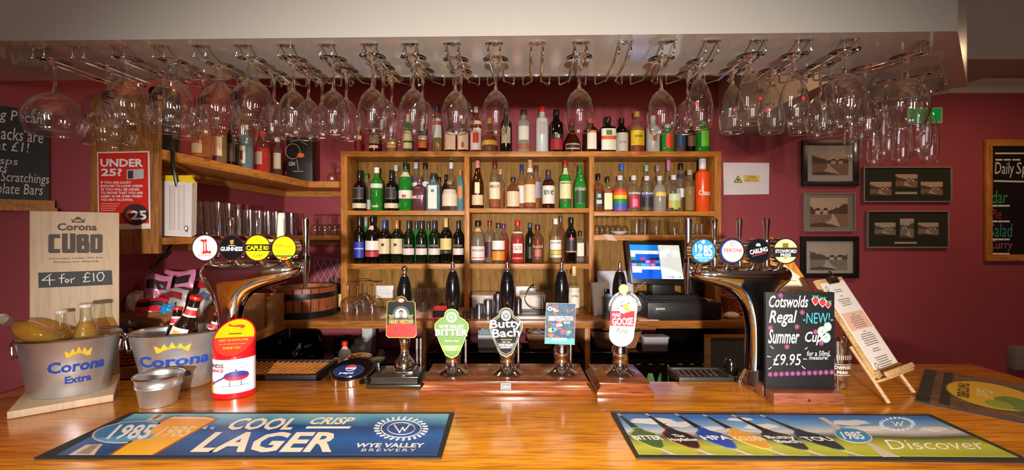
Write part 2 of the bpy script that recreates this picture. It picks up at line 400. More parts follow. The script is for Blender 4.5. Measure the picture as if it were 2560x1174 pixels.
# ------------------------------------------------------------------ back bar: worktop, shelf unit, fridges
YU = 2.90
t = thing('back_worktop', 'orange-brown wooden back worktop running under the shelf unit and round the left corner', 'worktop', (0, 2.8, 0))
obj('worktop_board', box(-1.316, 1.46, 2.62, 3.148, 1.030, 1.075), WORKX, t, bev=.002)
obj('worktop_board', box(-1.598, -1.317, 1.72, 3.148, 1.030, 1.075), wood('worktop_wood_y', (.40, .155, .035), (.27, .09, .018), (20, 1.5, 20), .3), t, bev=.002)
for x in (-.541, .432, 1.375):
    obj('support_post', box(x, x+.032, 2.655, 3.10, 0, 1.030), SHELFZ, t, bev=.001)
obj('support_post', box(-1.58, -1.55, 1.80, 3.1, 0, 1.030), DARKB, t)
t = thing('bottle_shelf_unit', 'large three-bay oak shelf unit filled with spirit and wine bottles', 'shelf', (.12, YU, 1.075))
for x0, x1 in ((-1.108, -1.067), (1.313, 1.354)): obj('side_panel', box(x0, x1, YU, 3.145, 1.0755, 2.082), SHELFZ, t, bev=.001)
for x0, x1 in ((-.308, -.277), (.500, .531)): obj('divider', box(x0, x1, YU, 3.128, 1.0755, 2.082), SHELFZ, t, bev=.001)
obj('top_board', box(-1.108, 1.354, YU-.002, 3.145, 2.082, 2.116), SHELFX, t, bev=.001)
for x0, x1, z0, z1 in ((-1.067, -.308, 1.704, 1.733), (-1.067, -.308, 1.355, 1.388), (-.277, .500, 1.720, 1.748), (-.277, .500, 1.355, 1.388), (.531, 1.313, 1.699, 1.728), (.531, 1.313, 1.541, 1.575)):
    obj('shelf_board', box(x0+.0005, x1-.0005, YU+.004, 3.128, z0, z1), SHELFX, t, bev=.001)
for x0, x1 in ((-1.067, -.308), (-.277, .500), (.531, 1.313)):
    obj('back_panel', box(x0, x1, 3.1285, 3.145, 1.0755, 2.082), BACKW, t)
def fridge(x0, x1, lab, door):
    t = thing('bottle_cooler', lab, 'fridge', ((x0+x1)/2, 2.66, 0)); zt = .885
    obj('top_panel', box(x0, x1, 2.645, 3.12, zt-.035, zt), GBLACK, t, bev=.004)
    obj('trim_strip', box(x0, x1, 2.640, 2.650, zt-.06, zt-.045), M('3a3632', .3, .7), t)
    obj('cabinet_body', merge(box(x0, x0+.03, 2.66, 3.12, .02, zt-.036), box(x1-.03, x1, 2.66, 3.12, .02, zt-.036), box(x0+.03, x1-.03, 3.09, 3.12, .02, zt-.036), box(x0+.03, x1-.03, 2.66, 3.09, .02, .10), box(x0+.03, x1-.03, 2.66, 3.09, zt-.075, zt-.036)), BLACK, t)
    m = (x0+x1)/2
    for a, b in ((x0+.005, m-.003), (m+.003, x1-.005)):
        d = obj('door', merge(box(a, a+.035, 2.632, 2.658, .10, zt-.075), box(b-.035, b, 2.632, 2.658, .10, zt-.075), box(a+.035, b-.035, 2.632, 2.658, .10, .14), box(a+.035, b-.035, 2.632, 2.658, zt-.12, zt-.075)), STEEL if door else GBLACK, t)
        obj('door_glass', box(a+.035, b-.035, 2.642, 2.648, .14, zt-.12), tglass((.75, .8, .78), .0, 1.5) if door else GBLACK, d)
    return t
fridge(-.505, .428, 'black bottle cooler with a glossy top, under the middle bay of the shelf unit', False)
fridge(.468, 1.371, 'black bottle cooler with steel framed glass doors, under the right bay', True)
light('cooler_strip', 'AREA', (.92, 2.72, .80), 1.6, (.9, 1, .95), .7, (0, 0, 0), .03)
for i, px in enumerate((1596, 1626, 1655, 1700, 1730, 1760, 1790)):
    x = X_(px, 2.80); t = thing('beer_bottle', 'beer bottle with a pale cap inside the glass-doored cooler, %s from the left' % ORD[i], 'bottle', (x, 2.80, .53), 'beer bottles inside the right cooler')
    obj('body', lathe((x, 2.80, .53), [(0, 0), (.029, 0), (.03, .01), (.03, .13), (.013, .185), (.012, .225), (0, .225)], 16), tglass((.25, .4, .12), .5), t)
    obj('cap', lathe((x, 2.80, .752), [(0, .022), (.014, .022), (.0155, 0), (0, 0)], 16), M('d8c860', .35), t)
t = thing('cooler_shelf_rack', 'wire shelf inside the glass-doored cooler holding beer bottles', 'rack', (.92, 2.85, .51))
obj('rack_wires', merge(*[tube([(x, 2.67, .522), (x, 3.08, .522)], .003, 5) for x in [.51+.05*i for i in range(17)]], tube([(.50, 2.69, .524), (1.34, 2.69, .524)], .004, 5), tube([(.50, 3.05, .524), (1.34, 3.05, .524)], .004, 5)), STEEL, t)
tag(obj('ceiling_pipe', tube([(X_(686, 3.10), 3.10, .0), (X_(686, 3.10), 3.10, 1.03)], .026, 16), M('c8c4c0', .4)), 'white waste pipe standing in the corner under the left worktop', 'pipe').name = 'waste_pipe'

# ------------------------------------------------------------------ left corner: wall shelves and the end panel
ZU = 1.919
t = thing('corner_wall_shelf', 'upper oak wall shelf running round the left corner, spirits and an ice bucket on it', 'shelf', (-1.45, 2.4, 1.88))
obj('shelf_board', prism(flat(0), [(-1.5995, 1.757), (-1.374, 1.757), (-1.300, 2.87), (-1.110, 2.87), (-1.110, 3.149), (-1.5995, 3.149)], ZU-.040, ZU), SHELFY, t, bev=.001)
obj('wall_batten', box(-1.5995, -1.577, 1.80, 3.149, ZU-.078, ZU-.0405), SHELFY, t)
obj('wall_batten', box(-1.577, -1.110, 3.127, 3.149, ZU-.078, ZU-.0405), SHELFX, t)
ZL = 1.572
t = thing('corner_wall_shelf', 'lower oak wall shelf round the left corner, crowded with empty beer glasses', 'shelf', (-1.45, 2.4, 1.54))
obj('shelf_board', prism(flat(0), [(-1.5995, 1.757), (-1.374, 1.757), (-1.300, 2.87), (-1.110, 2.87), (-1.110, 3.149), (-1.5995, 3.149)], ZL-.028, ZL), SHELFY, t, bev=.001)
obj('wall_batten', box(-1.5995, -1.577, 1.80, 3.149, ZL-.068, ZL-.0285), SHELFY, t)
obj('wall_batten', box(-1.577, -1.110, 3.127, 3.149, ZL-.068, ZL-.0285), SHELFX, t)
YE = 1.755
fe = front(YE-.022)
t = thing('shelf_end_panel', 'wooden end panel of the corner shelves carrying the red age-check poster', 'panel', (-1.5, YE, 1.5))
obj('board', box(X_(237, YE), X_(405, YE), YE-.020, YE, Z_(633, YE), Z_(240, YE)), wood('end_panel_wood', (.44, .19, .05), (.33, .13, .03), (14, 14, 1.4), .4), t, bev=.001)

# ------------------------------------------------------------------ writing on the walls: poster, notices, boards, pictures
INK = M('e6e3de', .6); INKD = M('1a1715', .6); RED = M('c8231f', .45); CH = M('d9d6cf', .8)
WHT = M('f4f4f2', .5)
t = thing('age_check_poster', 'red poster asking UNDER 25? taped to the wooden end panel', 'poster', (-1.47, YE-.022, 1.8))
PG(fe, [(243, 380), (374, 377), (377, 571), (246, 575)], M('e8ded8', .5), t, 0, .001, 'sheet')
PG(fe, [(246, 383), (370, 381), (373, 558), (249, 560)], M('cf2a1e', .45), t, .001, .0016, 'printed_field')
P = dict(parent=t, c=.0022)
T(fe, 'UNDER', 252, 397, 359, 417, INK, t, .0022, .05); T(fe, '25?', 254, 421, 306, 440, INK, t, .0022, .05)
PG(fe, [(318, 424), (360, 422), (360, 446), (318, 449)], M('b9b5b6', .5), t, .0016, .002); PG(fe, [(321, 427), (334, 426), (334, 446), (321, 447)], M('3b3436', .5), t, .002, .0024)
for i, s in enumerate(['IF YOU ARE LUCKY', 'ENOUGH TO LOOK UNDER', '25 YOU WILL BE ASKED', 'TO PROVE THAT YOU ARE', 'AGED 18 OR OVER WHEN', 'YOU BUY ALCOHOL']):
    T(fe, s, 253, 453+i*8.6, [330, 359, 350, 358, 356, 334][i], 459+i*8.6, INK, t, .0022, .03)
for i in range(4): PG(fe, [(253, 508+i*5.5), (300-i*4, 508+i*5.5), (300-i*4, 510+i*5.5), (253, 510+i*5.5)], M('e59a90', .5), t, .0016, .002)
EL(fe, 340, 536, 33, 27, M('3a2a28', .5), t, .0016, .0022); T(fe, '25', 328, 526, 368, 549, INK, t, .003, .06)
ST(fe, [(328, 527), (316, 538), (328, 549)], .010, M('e23a22', .5), t, .0030, 'print')
# laminated notices hung beside the panel
def stack(name, label, cat, fr, quad, th, mat, tl=None):
    o = obj(name, prism(fr, [fr.ab(*q) for q in quad], -th, 0), mat, sm=False); tag(o, label, cat); return o
fs = front(1.79)
t = thing('laminated_price_lists', 'thick stack of white laminated price lists hanging beside the end panel', 'papers', (-1.33, 1.79, 1.6))
for i in range(6):
    f_ = front(1.79+i*.008); dx = i*2.2
    obj('sheet', prism(f_, [f_.ab(*q) for q in ((404+dx, 452-i*.8), (480+dx, 458-i*.8), (478+dx, 592-i*1.2), (405+dx, 589-i*1.2))], -.004, 0), M('e9e2de' if i % 2 else 'd9cfcb', .3), t, sm=False)
for k, c in ((424, '4a4448'), (433, 'b3404a'), (446, 'b3404a'), (458, '8a8488')):
    for j in range(2): ST(fs, [(k+j*4, 462), (k+j*4, 575)], .0009, M(c, .6), t, .0008, 'printed_line')
EL(fs, 466, 571, 5, 7, INKD, t); EL(fs, 466, 571, 3.6, 5.6, M('e9e2de', .3), t, .001, .0016)
T(fs, 'Q', 461, 563, 471, 580, INKD, t, .002, 0)
t = tag(obj('plastic_folder', prism(front(1.80), [front(1.80).ab(*q) for q in ((404, 438), (482, 438), (478, 444), (487, 458), (404, 452))], -.012, .0), M('e2c21c', .35), sm=False), 'yellow plastic folder lying on top of the laminated price lists', 'folder')
# snack chalkboard on the angled left wall
fw = Fr((-1.60, 1.77, 1.8), (1.0, 1.08, 0), (0, 0, 1)); fw.o = fw.o+fw.n*.014
t = thing('snack_chalkboard', 'black chalkboard listing snacks on the angled left wall', 'chalkboard', tuple(fw.p(-.35, .05)))
a0, b0 = fw.ab(123, 503)[0], fw.ab(60, 499)[1]; b1 = fw.ab(60, 272)[1]
obj('slate', fbox(fw, a0-.50, a0, b0, b1, -.008, .0), SLATE, t, sm=False)
obj('frame_rail', fbox(fw, a0-.50, a0+.014, b0-.028, b0, -.012, .008), SHELFX, t)
obj('ledge', fbox(fw, a0-.50, a0+.020, b0-.040, b0-.028, -.012, .030), SHELFX, t)
for s, x0, y0, x1, y1, r in (('g Pecan?', -2, 287, 118, 306, -8), ('snacks are', -28, 328, 108, 345, -7), ('at £1!', -12, 357, 73, 374, -7), ('crisps', -42, 396, 45, 412, -6), ('nuts', -32, 415, 18, 427, -5), ('Pork Scratchings', -62, 436, 123, 457, -4), ('Chocolate Bars', -78, 462, 107, 480, -3)):
    T(fw, s, x0, y0, x1, y1, CH, t, .0012, .0, .15)
# pictures on the back wall (right) --------------------------------------------------
fb = front(3.135)
def picture(name, label, quad, frame_c, mount_c, wd, photo, sky='b39c8c', gl=True):
    (x0, y0, x1, y1) = quad; t = thing(name, label, 'picture', tuple(atY((x0+x1)/2, y1, 3.14)))
    A = fb.ab(x0, y1); B = fb.ab(x1, y0)
    for q in ((A[0], B[0], A[1], A[1]+wd), (A[0], B[0], B[1]-wd, B[1])): obj('frame_rail', fbox(fb, q[0], q[1], q[2], q[3], -.013, .008), frame_c, t, bev=.002)
    for q in ((A[0], A[0]+wd), (B[0]-wd, B[0])): obj('frame_stile', fbox(fb, q[0], q[1], A[1]+wd, B[1]-wd, -.013, .008), frame_c, t, bev=.002)
    obj('mount', fbox(fb, A[0]+wd, B[0]-wd, A[1]+wd, B[1]-wd, -.013, -.004), mount_c, t)
    for (a, b, c, d, kind) in photo: scenery(t, a, b, c, d, kind)
    obj('glazing', fbox(fb, A[0]+wd, B[0]-wd, A[1]+wd, B[1]-wd, .001, .003), tglass((.97, .97, .96), 0, 1.45), t)
    return t
def scenery(t, x0, y0, x1, y1, k):
    """old sepia view: sky, ground, road, trees and a house, in flat print"""
    R = random.Random(int(x0*7+y0)); sep = ['c9ab96', '8d6f5e', '5c4338', '35251f'] if k % 2 else ['c2b4a6', '8f8378', '5f564e', '332d29']
    c = -.0038; H = y1-y0; W = x1-x0
    cl2 = lambda p: (min(max(p[0], x0), x1), min(max(p[1], y0), y1))
    PG(fb, [(x0, y0), (x1, y0), (x1, y1), (x0, y1)], M(sep[0], .6, noise=.12, scale=30), t, c, c+.0003, 'photo_print')
    hz = y0+H*R.uniform(.50, .58); lft = R.random() < .5
    sky_ = [(x0+W*i/26, hz-H*(.06+.30*abs((i/26 if lft else 1-i/26)-.62)**1.3*1.6+R.uniform(0, .09))) for i in range(27)]
    PG(fb, [cl2(p) for p in [(x0, hz+H*.03)]+sky_+[(x1, hz+H*.03)]], M(sep[2], .6, noise=.6, scale=130), t, c+.0003, c+.0006, 'photo_print')
    PG(fb, [(x0, hz), (x1, hz), (x1, y1), (x0, y1)], M(sep[1], .6, noise=.35, scale=70), t, c+.0006, c+.0008, 'photo_print')
    e = x1 if lft else x0; m_ = x0+W*(.42 if lft else .58)
    PG(fb, [(m_, hz), (m_+W*.04, hz), (m_+W*.14, hz+H*.2), (x0+W*.80, y1), (x0+W*.22, y1), (m_-W*.02, hz+H*.18)], M(sep[0], .6, noise=.1, scale=60), t, c+.0008, c+.0010, 'photo_print')
    for q_ in range(2):
        hx = x0+W*(.52+.2*q_ if lft else .14+.2*q_); hw = W*.13
        PG(fb, [(hx, hz+H*.02), (hx, hz-H*.12), (hx+hw, hz-H*.12), (hx+hw, hz+H*.02)], M(sep[0], .6), t, c+.0010, c+.0012, 'photo_print'); PG(fb, [(hx-W*.01, hz-H*.12), (hx+hw*.3, hz-H*.20), (hx+hw*.8, hz-H*.20), (hx+hw+W*.01, hz-H*.12)], M(sep[3], .6), t, c+.0012, c+.0014, 'photo_print')
    PG(fb, [cl2(p) for p in [(x0, y1), (x0, y1-H*.10), (x0+W*.3, y1-H*.16), (x0+W*.6, y1-H*.08), (x0+W*.8, y1)]], M(sep[2], .6, noise=.4, scale=90), t, c+.0010, c+.0012, 'photo_print')
BLK = M('17130f', .4); MNT = M('b9ada6', .8); GREY = M('8c8178', .6); GRN = M('20291c', .8)
picture('framed_photograph', 'black-framed old village photograph, topmost of three beside the paper notice', (2005, 350, 2146, 465), BLK, MNT, .035, [(2031, 379, 2122, 437, 1)])
picture('framed_photograph', 'grey-framed old photograph of a winding road, middle of the three beside the notice', (2009, 482, 2137, 578), GREY, M('8f857c', .7), .006, [(2026, 494, 2120, 567, 1)])
picture('framed_photograph', 'black-framed old street photograph, lowest of the three beside the notice', (2002, 590, 2146, 695), BLK, MNT, .035, [(2026, 617, 2119, 675, 0)])
picture('framed_photo_trio', 'wide frame of three small old photographs on green card, upper of two', (2158, 417, 2378, 505), GREY, GRN, .007, [(2176, 454, 2230, 488, 1), (2240, 435, 2295, 468, 1), (2303, 454, 2358, 487, 1)])
picture('framed_photo_trio', 'wide frame of three small old photographs on green card, lower of two', (2167, 527, 2371, 619), GREY, GRN, .007, [(2187, 556, 2240, 587, 0), (2251, 546, 2286, 594, 0), (2296, 556, 2348, 587, 0)])
for (x0, y0, x1, y1) in ((2239, 479, 2294, 485), (2237, 604, 2293, 609)):
    o = PG(fb, [(x0, y0), (x1, y0), (x1, y1), (x0, y1)], MNT, [q for q in COL.objects if q.name.startswith('framed_photo_trio')][0 if y0 < 500 else 1], -.0038, -.003, 'caption_strip')
t = thing('caution_notice', 'white paper notice with a yellow caution sticker on the wall', 'notice', tuple(atY(1865, 485, 3.14)))
fn = front(3.147)
PG(fn, [(1808, 406), (1923, 407), (1922, 485), (1809, 487)], M('ded6dc', .6), t, 0, .0012, 'sheet')
PG(fn, [(1859, 437), (1898, 438), (1898, 455), (1859, 455)], M('d8bd55', .5), t, .0012, .0018, 'sticker'); T(fn, 'Caution', 1868, 439, 1889, 445, INKD, t, .0024, .0); T(fn, 'laser in use', 1864, 448, 1893, 452, INKD, t, .0024, .0)
PG(fn, [(1845, 438), (1856, 456), (1834, 456)], INKD, t, .0012, .0018, 'sticker'); PG(fn, [(1845, 441), (1853.5, 454.5), (1836.5, 454.5)], M('d8bd55', .5), t, .0018, .0022, 'sticker'); PG(fn, [(1843, 446), (1850, 450), (1842, 452)], INKD, t, .0022, .0026, 'sticker')
t = thing('exit_sign', 'green illuminated exit sign behind the hanging flutes', 'sign', tuple(atY(2335, 305, 3.12)))
fx = front(3.11)
obj('housing', fbox(fx, *[fx.ab(2268, 306)[0], fx.ab(2357, 306)[0]], fx.ab(0, 308)[1], fx.ab(0, 268)[1], -.04, 0), M('b7b0a0', .5), t, bev=.003)
PG(fx, [(2273, 271), (2352, 271), (2352, 303), (2273, 303)], emis('078a34', .40), t, 0, .002, 'green_face')
# specials board, far right
t = thing('specials_chalkboard', 'large oak-framed chalkboard of daily specials on the right wall', 'chalkboard', tuple(atY(2600, 650, 3.14)))
A = fb.ab(2462, 652); B = fb.ab(2760, 349)
obj('slate', fbox(fb, A[0]+.04, B[0]-.04, A[1]+.04, B[1]-.04, -.012, -.003), M('141110', .5, noise=.3, scale=9), t)
for q in ((A[1], A[1]+.046), (B[1]-.046, B[1])): obj('frame_rail', fbox(fb, A[0], B[0], q[0], q[1], -.013, .010), SHELFX, t, bev=.002)
for q in ((A[0], A[0]+.046), (B[0]-.046, B[0])): obj('frame_stile', fbox(fb, q[0], q[1], A[1]+.046, B[1]-.046, -.013, .010), SHELFZ, t, bev=.002)
STS(fb, [[(2489, 383), (2610, 383)], [(2486, 452), (2610, 455)], [(2490, 399), (2505, 399)], [(2511, 399), (2526, 399)], [(2532, 399), (2550, 399)]], .011, CH, t, -.001)
T(fb, 'Daily', 2488, 405, 2536, 444, CH, t, -.0015, 0, .1); T(fb, 'Specials', 2541, 405, 2640, 444, CH, t, -.0015, 0, .1)
for s, c, x0, y0, x1, y1 in (('dar', '2f9a55', 2480, 476, 2520, 508), ('Pie', '9a2a22', 2478, 522, 2504, 547), ('Salad', '2c8a7a', 2474, 558, 2532, 592), ('Curry', 'b0568a', 2474, 600, 2532, 628)):
    T(fb, s, x0, y0, x1, y1, M(c, .8), t, -.0015, 0, .12); STS(fb, [[(2478, y1+6), (2493, y1+6)], [(2497, y1+6), (2508, y1+6)], [(2512, y1+6), (2523, y1+6)]], .012, CH, t, -.001)
tag(obj('wall_mounted_box', box(X_(2540, 3.09), X_(2640, 3.09), 3.09, 3.149, Z_(925, 3.09), Z_(868, 3.09)), M('7d7470', .4), bev=.004), 'grey box fixed to the wall at the right edge, beyond the counter end', 'box')
#==GLASSES==
# ------------------------------------------------------------------ glass hanger racks under the canopy
ZS = 2.104
rk = thing('glass_hanger_rack', 'x', 'rack', (0, 0, 0), 'chrome glass hanger racks under the canopy')
pl = lambda y, hw: loft([[Vector((a, b, z)) for a, b in ell(0, y, hw, .006, 20)] for z in (-.004, -.0002)])
obj('front_plate', merge(pl(.0, .024), lathe((0, 0, -.0065), [(0, 0), (.003, 0), (.004, .0025), (0, .0025)], 10)), CHROME, rk)
obj('rear_plate', merge(pl(.262, .050), lathe((0, .262, -.0065), [(0, 0), (.003, 0), (.004, .0025), (0, .0025)], 10)), CHROME, rk)
for s in (-1, 1):
    obj('rail', tube(smooth([(s*.016, 0, -.003), (s*.016, 0, -.016), (s*.016, .001, -.0285), (s*.016, .006, -.032), (s*.0155, .10, -.032), (s*.0145, .215, -.032), (s*.018, .228, -.032), (s*.037, .254, -.032), (s*.042, .260, -.030), (s*.043, .262, -.024), (s*.043, .262, -.003)], 3), .0025, 8), CHROME, rk)
RZ0 = -.0446
racks = []
for px in (97, 196, 297, 398, 500, 606, 712, 815, 922, 1024, 1130, 1235, 1343, 1453, 1563, 1671, 1780, 1898, 2012, 2127):
    Y = 1.2
    for _ in range(4): X = (px-PX)/F*Y; Y = 1.202-.023*X
    racks.append((X, Y, RZ0))
racks += [(1.105, 1.20, math.radians(25.6)), (1.31, 1.365, math.radians(52)), (1.485, 1.53, math.radians(58))]
nr = len(racks)
for i, (x, y, rz) in enumerate(racks):
    lab = 'chrome wire glass hanger, %s in the row under the canopy counting from the left' % ORD[i]
    if i == 12: lab = 'empty chrome wire glass hanger right over the middle of the bar'
    if i == 14: lab = 'empty chrome wire glass hanger, second empty one, right of the middle'
    if i == 0: rk.location = (x, y, ZS); rk.rotation_euler = (0, 0, rz); rk['label'] = lab
    else: dup(rk, (x, y, ZS), lab, rz)
# ------------------------------------------------------------------ hanging glasses
def stemglass(name, fr, sr, ztop, bowl, band=None, dark=None):
    t = thing(name, 'x', 'glass', (0, 0, 0)); j = bowl[0][1]
    obj('foot', lathe((0, 0, 0), [(0, 0), (fr*.9, 0), (fr, -.0012), (fr*.97, -.0026), (fr*.5, -.0042), (fr*.25, -.0075), (0, -.0085)], 24), SG, t, ang=50)
    if sr > .009:
        obj('stem', olathe((0, 0, 0), [(sr*1.05, -.008), (sr, -.014), (sr*.97, j*.8), (sr, j)], 20), GLASS, t)
    else:
        obj('stem', lathe((0, 0, 0), [(0, -.0086), (fr*.24, -.0088), (sr*1.2, -.018), (sr*.85, j*.5), (sr, j*.88), (sr*1.9, j*1.01), (0, j*1.03)], 12), SG, t, ang=60)
    r0, z0 = bowl[-1]
    bowl2 = bowl+[(r0+.0006, z0-.0007), (r0-.0006, z0-.0012), (r0-.0014, z0)]
    b = obj('bowl', olathe((0, 0, 0), [(.0005, j)]+bowl2 if sr <= .009 else bowl2, 36), GLASS, t, ang=70)
    obj('rim', tube([((r0-.0003)*math.cos(2*PI*i/36), (r0-.0003)*math.sin(2*PI*i/36), z0-.0010) for i in range(37)], .0010, 6), SG, t, ang=80)
    if band:
        (rb, za, zb) = band
        obj('printed_band', merge(olathe((0, 0, 0), [(rb+.0008, za), (rb+.0009, za-.002)], 24, arc=1.0), olathe((0, 0, 0), [(rb+.0009, zb+.002), (rb+.0006, zb)], 24, arc=1.0)), BLACK, b)
        def cm(u, v): a = -PI/2+(u-.5)*1.5; return ((rb+.0015)*math.cos(a), (rb+.0015)*math.sin(a), zb+.004+(za-zb-.008)*v)
        obj('lettering', tgeo('LETE', cm, .04), BLACK, b, sm=False)
    if dark:
        (rb, za, zb, c) = dark
        def cm(u, v): a = -PI/2+(u-.5)*.9; return ((rb+.0012)*math.cos(a), (rb+.0012)*math.sin(a), zb+(za-zb)*v)
        obj('lettering', tgeo('pils', cm, .0, .2), BLACK, b, sm=False)
        obj('printed_mark', olathe((0, 0, 0), [(rb+.0012, zb-.006), (rb+.0008, zb-.014)], 6, arc=.13), M(c, .4), b)
    return t
KINDS = {
 'W': stemglass('wine_glass', .036, .0042, 0, [(.0045, -.088), (.012, -.091), (.024, -.103), (.034, -.120), (.0392, -.140), (.040, -.156), (.0375, -.178), (.031, -.205)]),
 'V': stemglass('wine_glass', .034, .0042, 0, [(.0045, -.080), (.014, -.084), (.027, -.096), (.036, -.112), (.0405, -.132), (.0400, -.150), (.0350, -.178)]),
 'B': stemglass('balloon_glass', .035, .0145, 0, [(.0145, -.056), (.022, -.064), (.036, -.076), (.048, -.094), (.054, -.118), (.054, -.138), (.048, -.160), (.042, -.176)], band=(.0532, -.106, -.128)),
 'A': stemglass('gin_goblet', .037, .0042, 0, [(.0045, -.090), (.022, -.094), (.044, -.106), (.062, -.126), (.071, -.150), (.0725, -.170), (.066, -.195), (.062, -.207)]),
 'D': stemglass('beer_goblet', .036, .0060, 0, [(.0065, -.046), (.012, -.052), (.021, -.068), (.030, -.094), (.0362, -.126), (.037, -.148), (.034, -.170), (.031, -.186)], dark=(.0365, -.100, -.118, 'c0272a')),
 'E': stemglass('balloon_wine_glass', .037, .0045, 0, [(.005, -.062), (.02, -.067), (.038, -.080), (.050, -.102), (.054, -.128), (.052, -.154), (.044, -.182), (.040, -.196)]),
 'F': stemglass('champagne_flute', .030, .0040, 0, [(.0045, -.062), (.011, -.074), (.019, -.102), (.0255, -.145), (.027, -.180), (.0255, -.215), (.0215, -.243)])}
NAMEK = {'W': 'clear wine glass', 'V': 'short wine glass', 'B': 'thick-necked printed balloon glass', 'A': 'wide gin goblet', 'D': 'printed beer goblet', 'E': 'round-bowled wine glass', 'F': 'champagne flute'}
SLOTS = {0: [('A', .042), ('A', .205)], 1: [('V', .100)], 2: [('B', .028), ('V', .150), ('V', .238)], 3: [('B', .050), ('V', .165)], 4: [('B', .080), ('W', .190)], 5: [('B', .045), ('W', .150), ('V', .235)],
 6: [('W', .045), ('W', .130), ('V', .215)], 7: [('W', .046), ('W', .135)], 8: [('W', .030), ('W', .115), ('W', .200)], 9: [('W', .040), ('W', .145)], 10: [('W', .060), ('V', .155)], 11: [('W', .060)], 13: [('W', .048)],
 15: [('W', .065)], 16: [('D', .090), ('V', .185)], 17: [('D', .050), ('D', .160)], 18: [('D', .050), ('D', .165)], 19: [('E', .024), ('W', .125), ('V', .212)], 20: [('E', .040), ('W', .140), ('V', .228)],
 21: [('F', .048), ('F', .130), ('F', .215)], 22: [('F', .045), ('F', .120), ('F', .190)]}
used = {}
for i, ls in SLOTS.items():
    x, y, rz = racks[i]
    for j, (k, d) in enumerate(ls):
        lab = '%s hanging %s in the %s hanger from the left' % (NAMEK[k], ('foremost', 'second from the front', 'third from the front', 'last')[j], ORD[i])
        loc = (x-math.sin(rz)*d, y+math.cos(rz)*d, ZS-.0249); root = KINDS[k]; rr = random.uniform(-.5, .5) if k not in 'BD' else random.uniform(-.9, .9)
        if k not in used: root.location = loc; root.rotation_euler = (0, 0, rr); root['label'] = lab; root['group'] = 'glasses hanging under the canopy'; used[k] = 1
        else: dup(root, loc, lab, rr)

# ------------------------------------------------------------------ bottles
def LQ(c, d=.3): return tglass(c, d, 1.33, .6)
GL = {'dk': (M('0b0a09', .07, coat=.6), None), 'dg': (M('0e1a0a', .07, coat=.6), None), 'gr': (tglass((.05, .55, .06), .30, 1.5, 1.4), LQ((.10, .55, .08), .2)),
 'gm': (tglass((.03, .40, .05), .55, 1.5, 1.4), None), 'cl': (tglass((.95, .97, .97), .02, 1.5, 1.6), None), 'cw': (tglass((.95, .97, .97), .02, 1.5, 1.6), LQ((.93, .95, .95), .05)),
 'am': (tglass((.95, .95, .95), .02, 1.5, 1.5), LQ((.85, .32, .05), .30)), 'da': (tglass((.9, .7, .5), .03, 1.5, 1.5), LQ((.42, .10, .02), .45)), 'br': (M('3a1509', .07, coat=.5), None),
 'rd': (tglass((.95, .8, .8), .02, 1.5, 1.5), LQ((.75, .04, .02), .5)), 'fr': (M('c4cacb', .28, spec=.6), None), 'bl': (tglass((.45, .80, .92), .18, 1.5, 1.5), None), 'pu': (M('5a3038', .25, coat=.3), None),
 'or': (M('e2501a', .3, coat=.3), None), 'gy': (tglass((.80, .80, .75), .22, 1.5, 1.3, .1), None), 'ol': (M('2c2a0c', .08, coat=.6), None), 'go': (tglass((.95, .95, .9), .02, 1.5, 1.5), LQ((.90, .72, .30), .18))}
PROF = {
 'wine': ([(0, .0), (.90, 0), (1, .02), (1, .60), (.93, .66), (.70, .71), (.46, .755), (.38, .80), (.365, .96)], .39, .22),
 'hock': ([(0, .0), (.90, 0), (1, .02), (1, .50), (.88, .60), (.62, .70), (.44, .78), (.38, .86), (.365, .96)], .39, .20),
 'spirit': ([(0, .0), (.92, 0), (1, .02), (1, .62), (.96, .665), (.78, .71), (.50, .755), (.40, .80), (.38, .90)], .43, .13),
 'fat': ([(0, .0), (.92, 0), (1, .02), (1, .50), (.96, .57), (.80, .64), (.56, .69), (.36, .74), (.32, .84)], .35, .20),
 'round': ([(0, .0), (.92, 0), (1, .03), (1, .55), (.96, .63), (.80, .71), (.50, .76), (.36, .79), (.34, .88)], .42, .13),
 'squat': ([(0, .0), (.95, 0), (1, .03), (1, .20), (.95, .30), (.74, .44), (.45, .58), (.28, .70), (.25, .86)], .30, .16),
 'slim': ([(0, .0), (.92, 0), (1, .01), (1, .70), (.95, .735), (.70, .76), (.52, .78), (.46, .82), (.45, .92)], .50, .12),
 'box': ([(0, .0), (.95, 0), (1, .01), (1, .66), (.92, .70), (.50, .74), (.36, .77), (.34, .88)], .44, .16)}
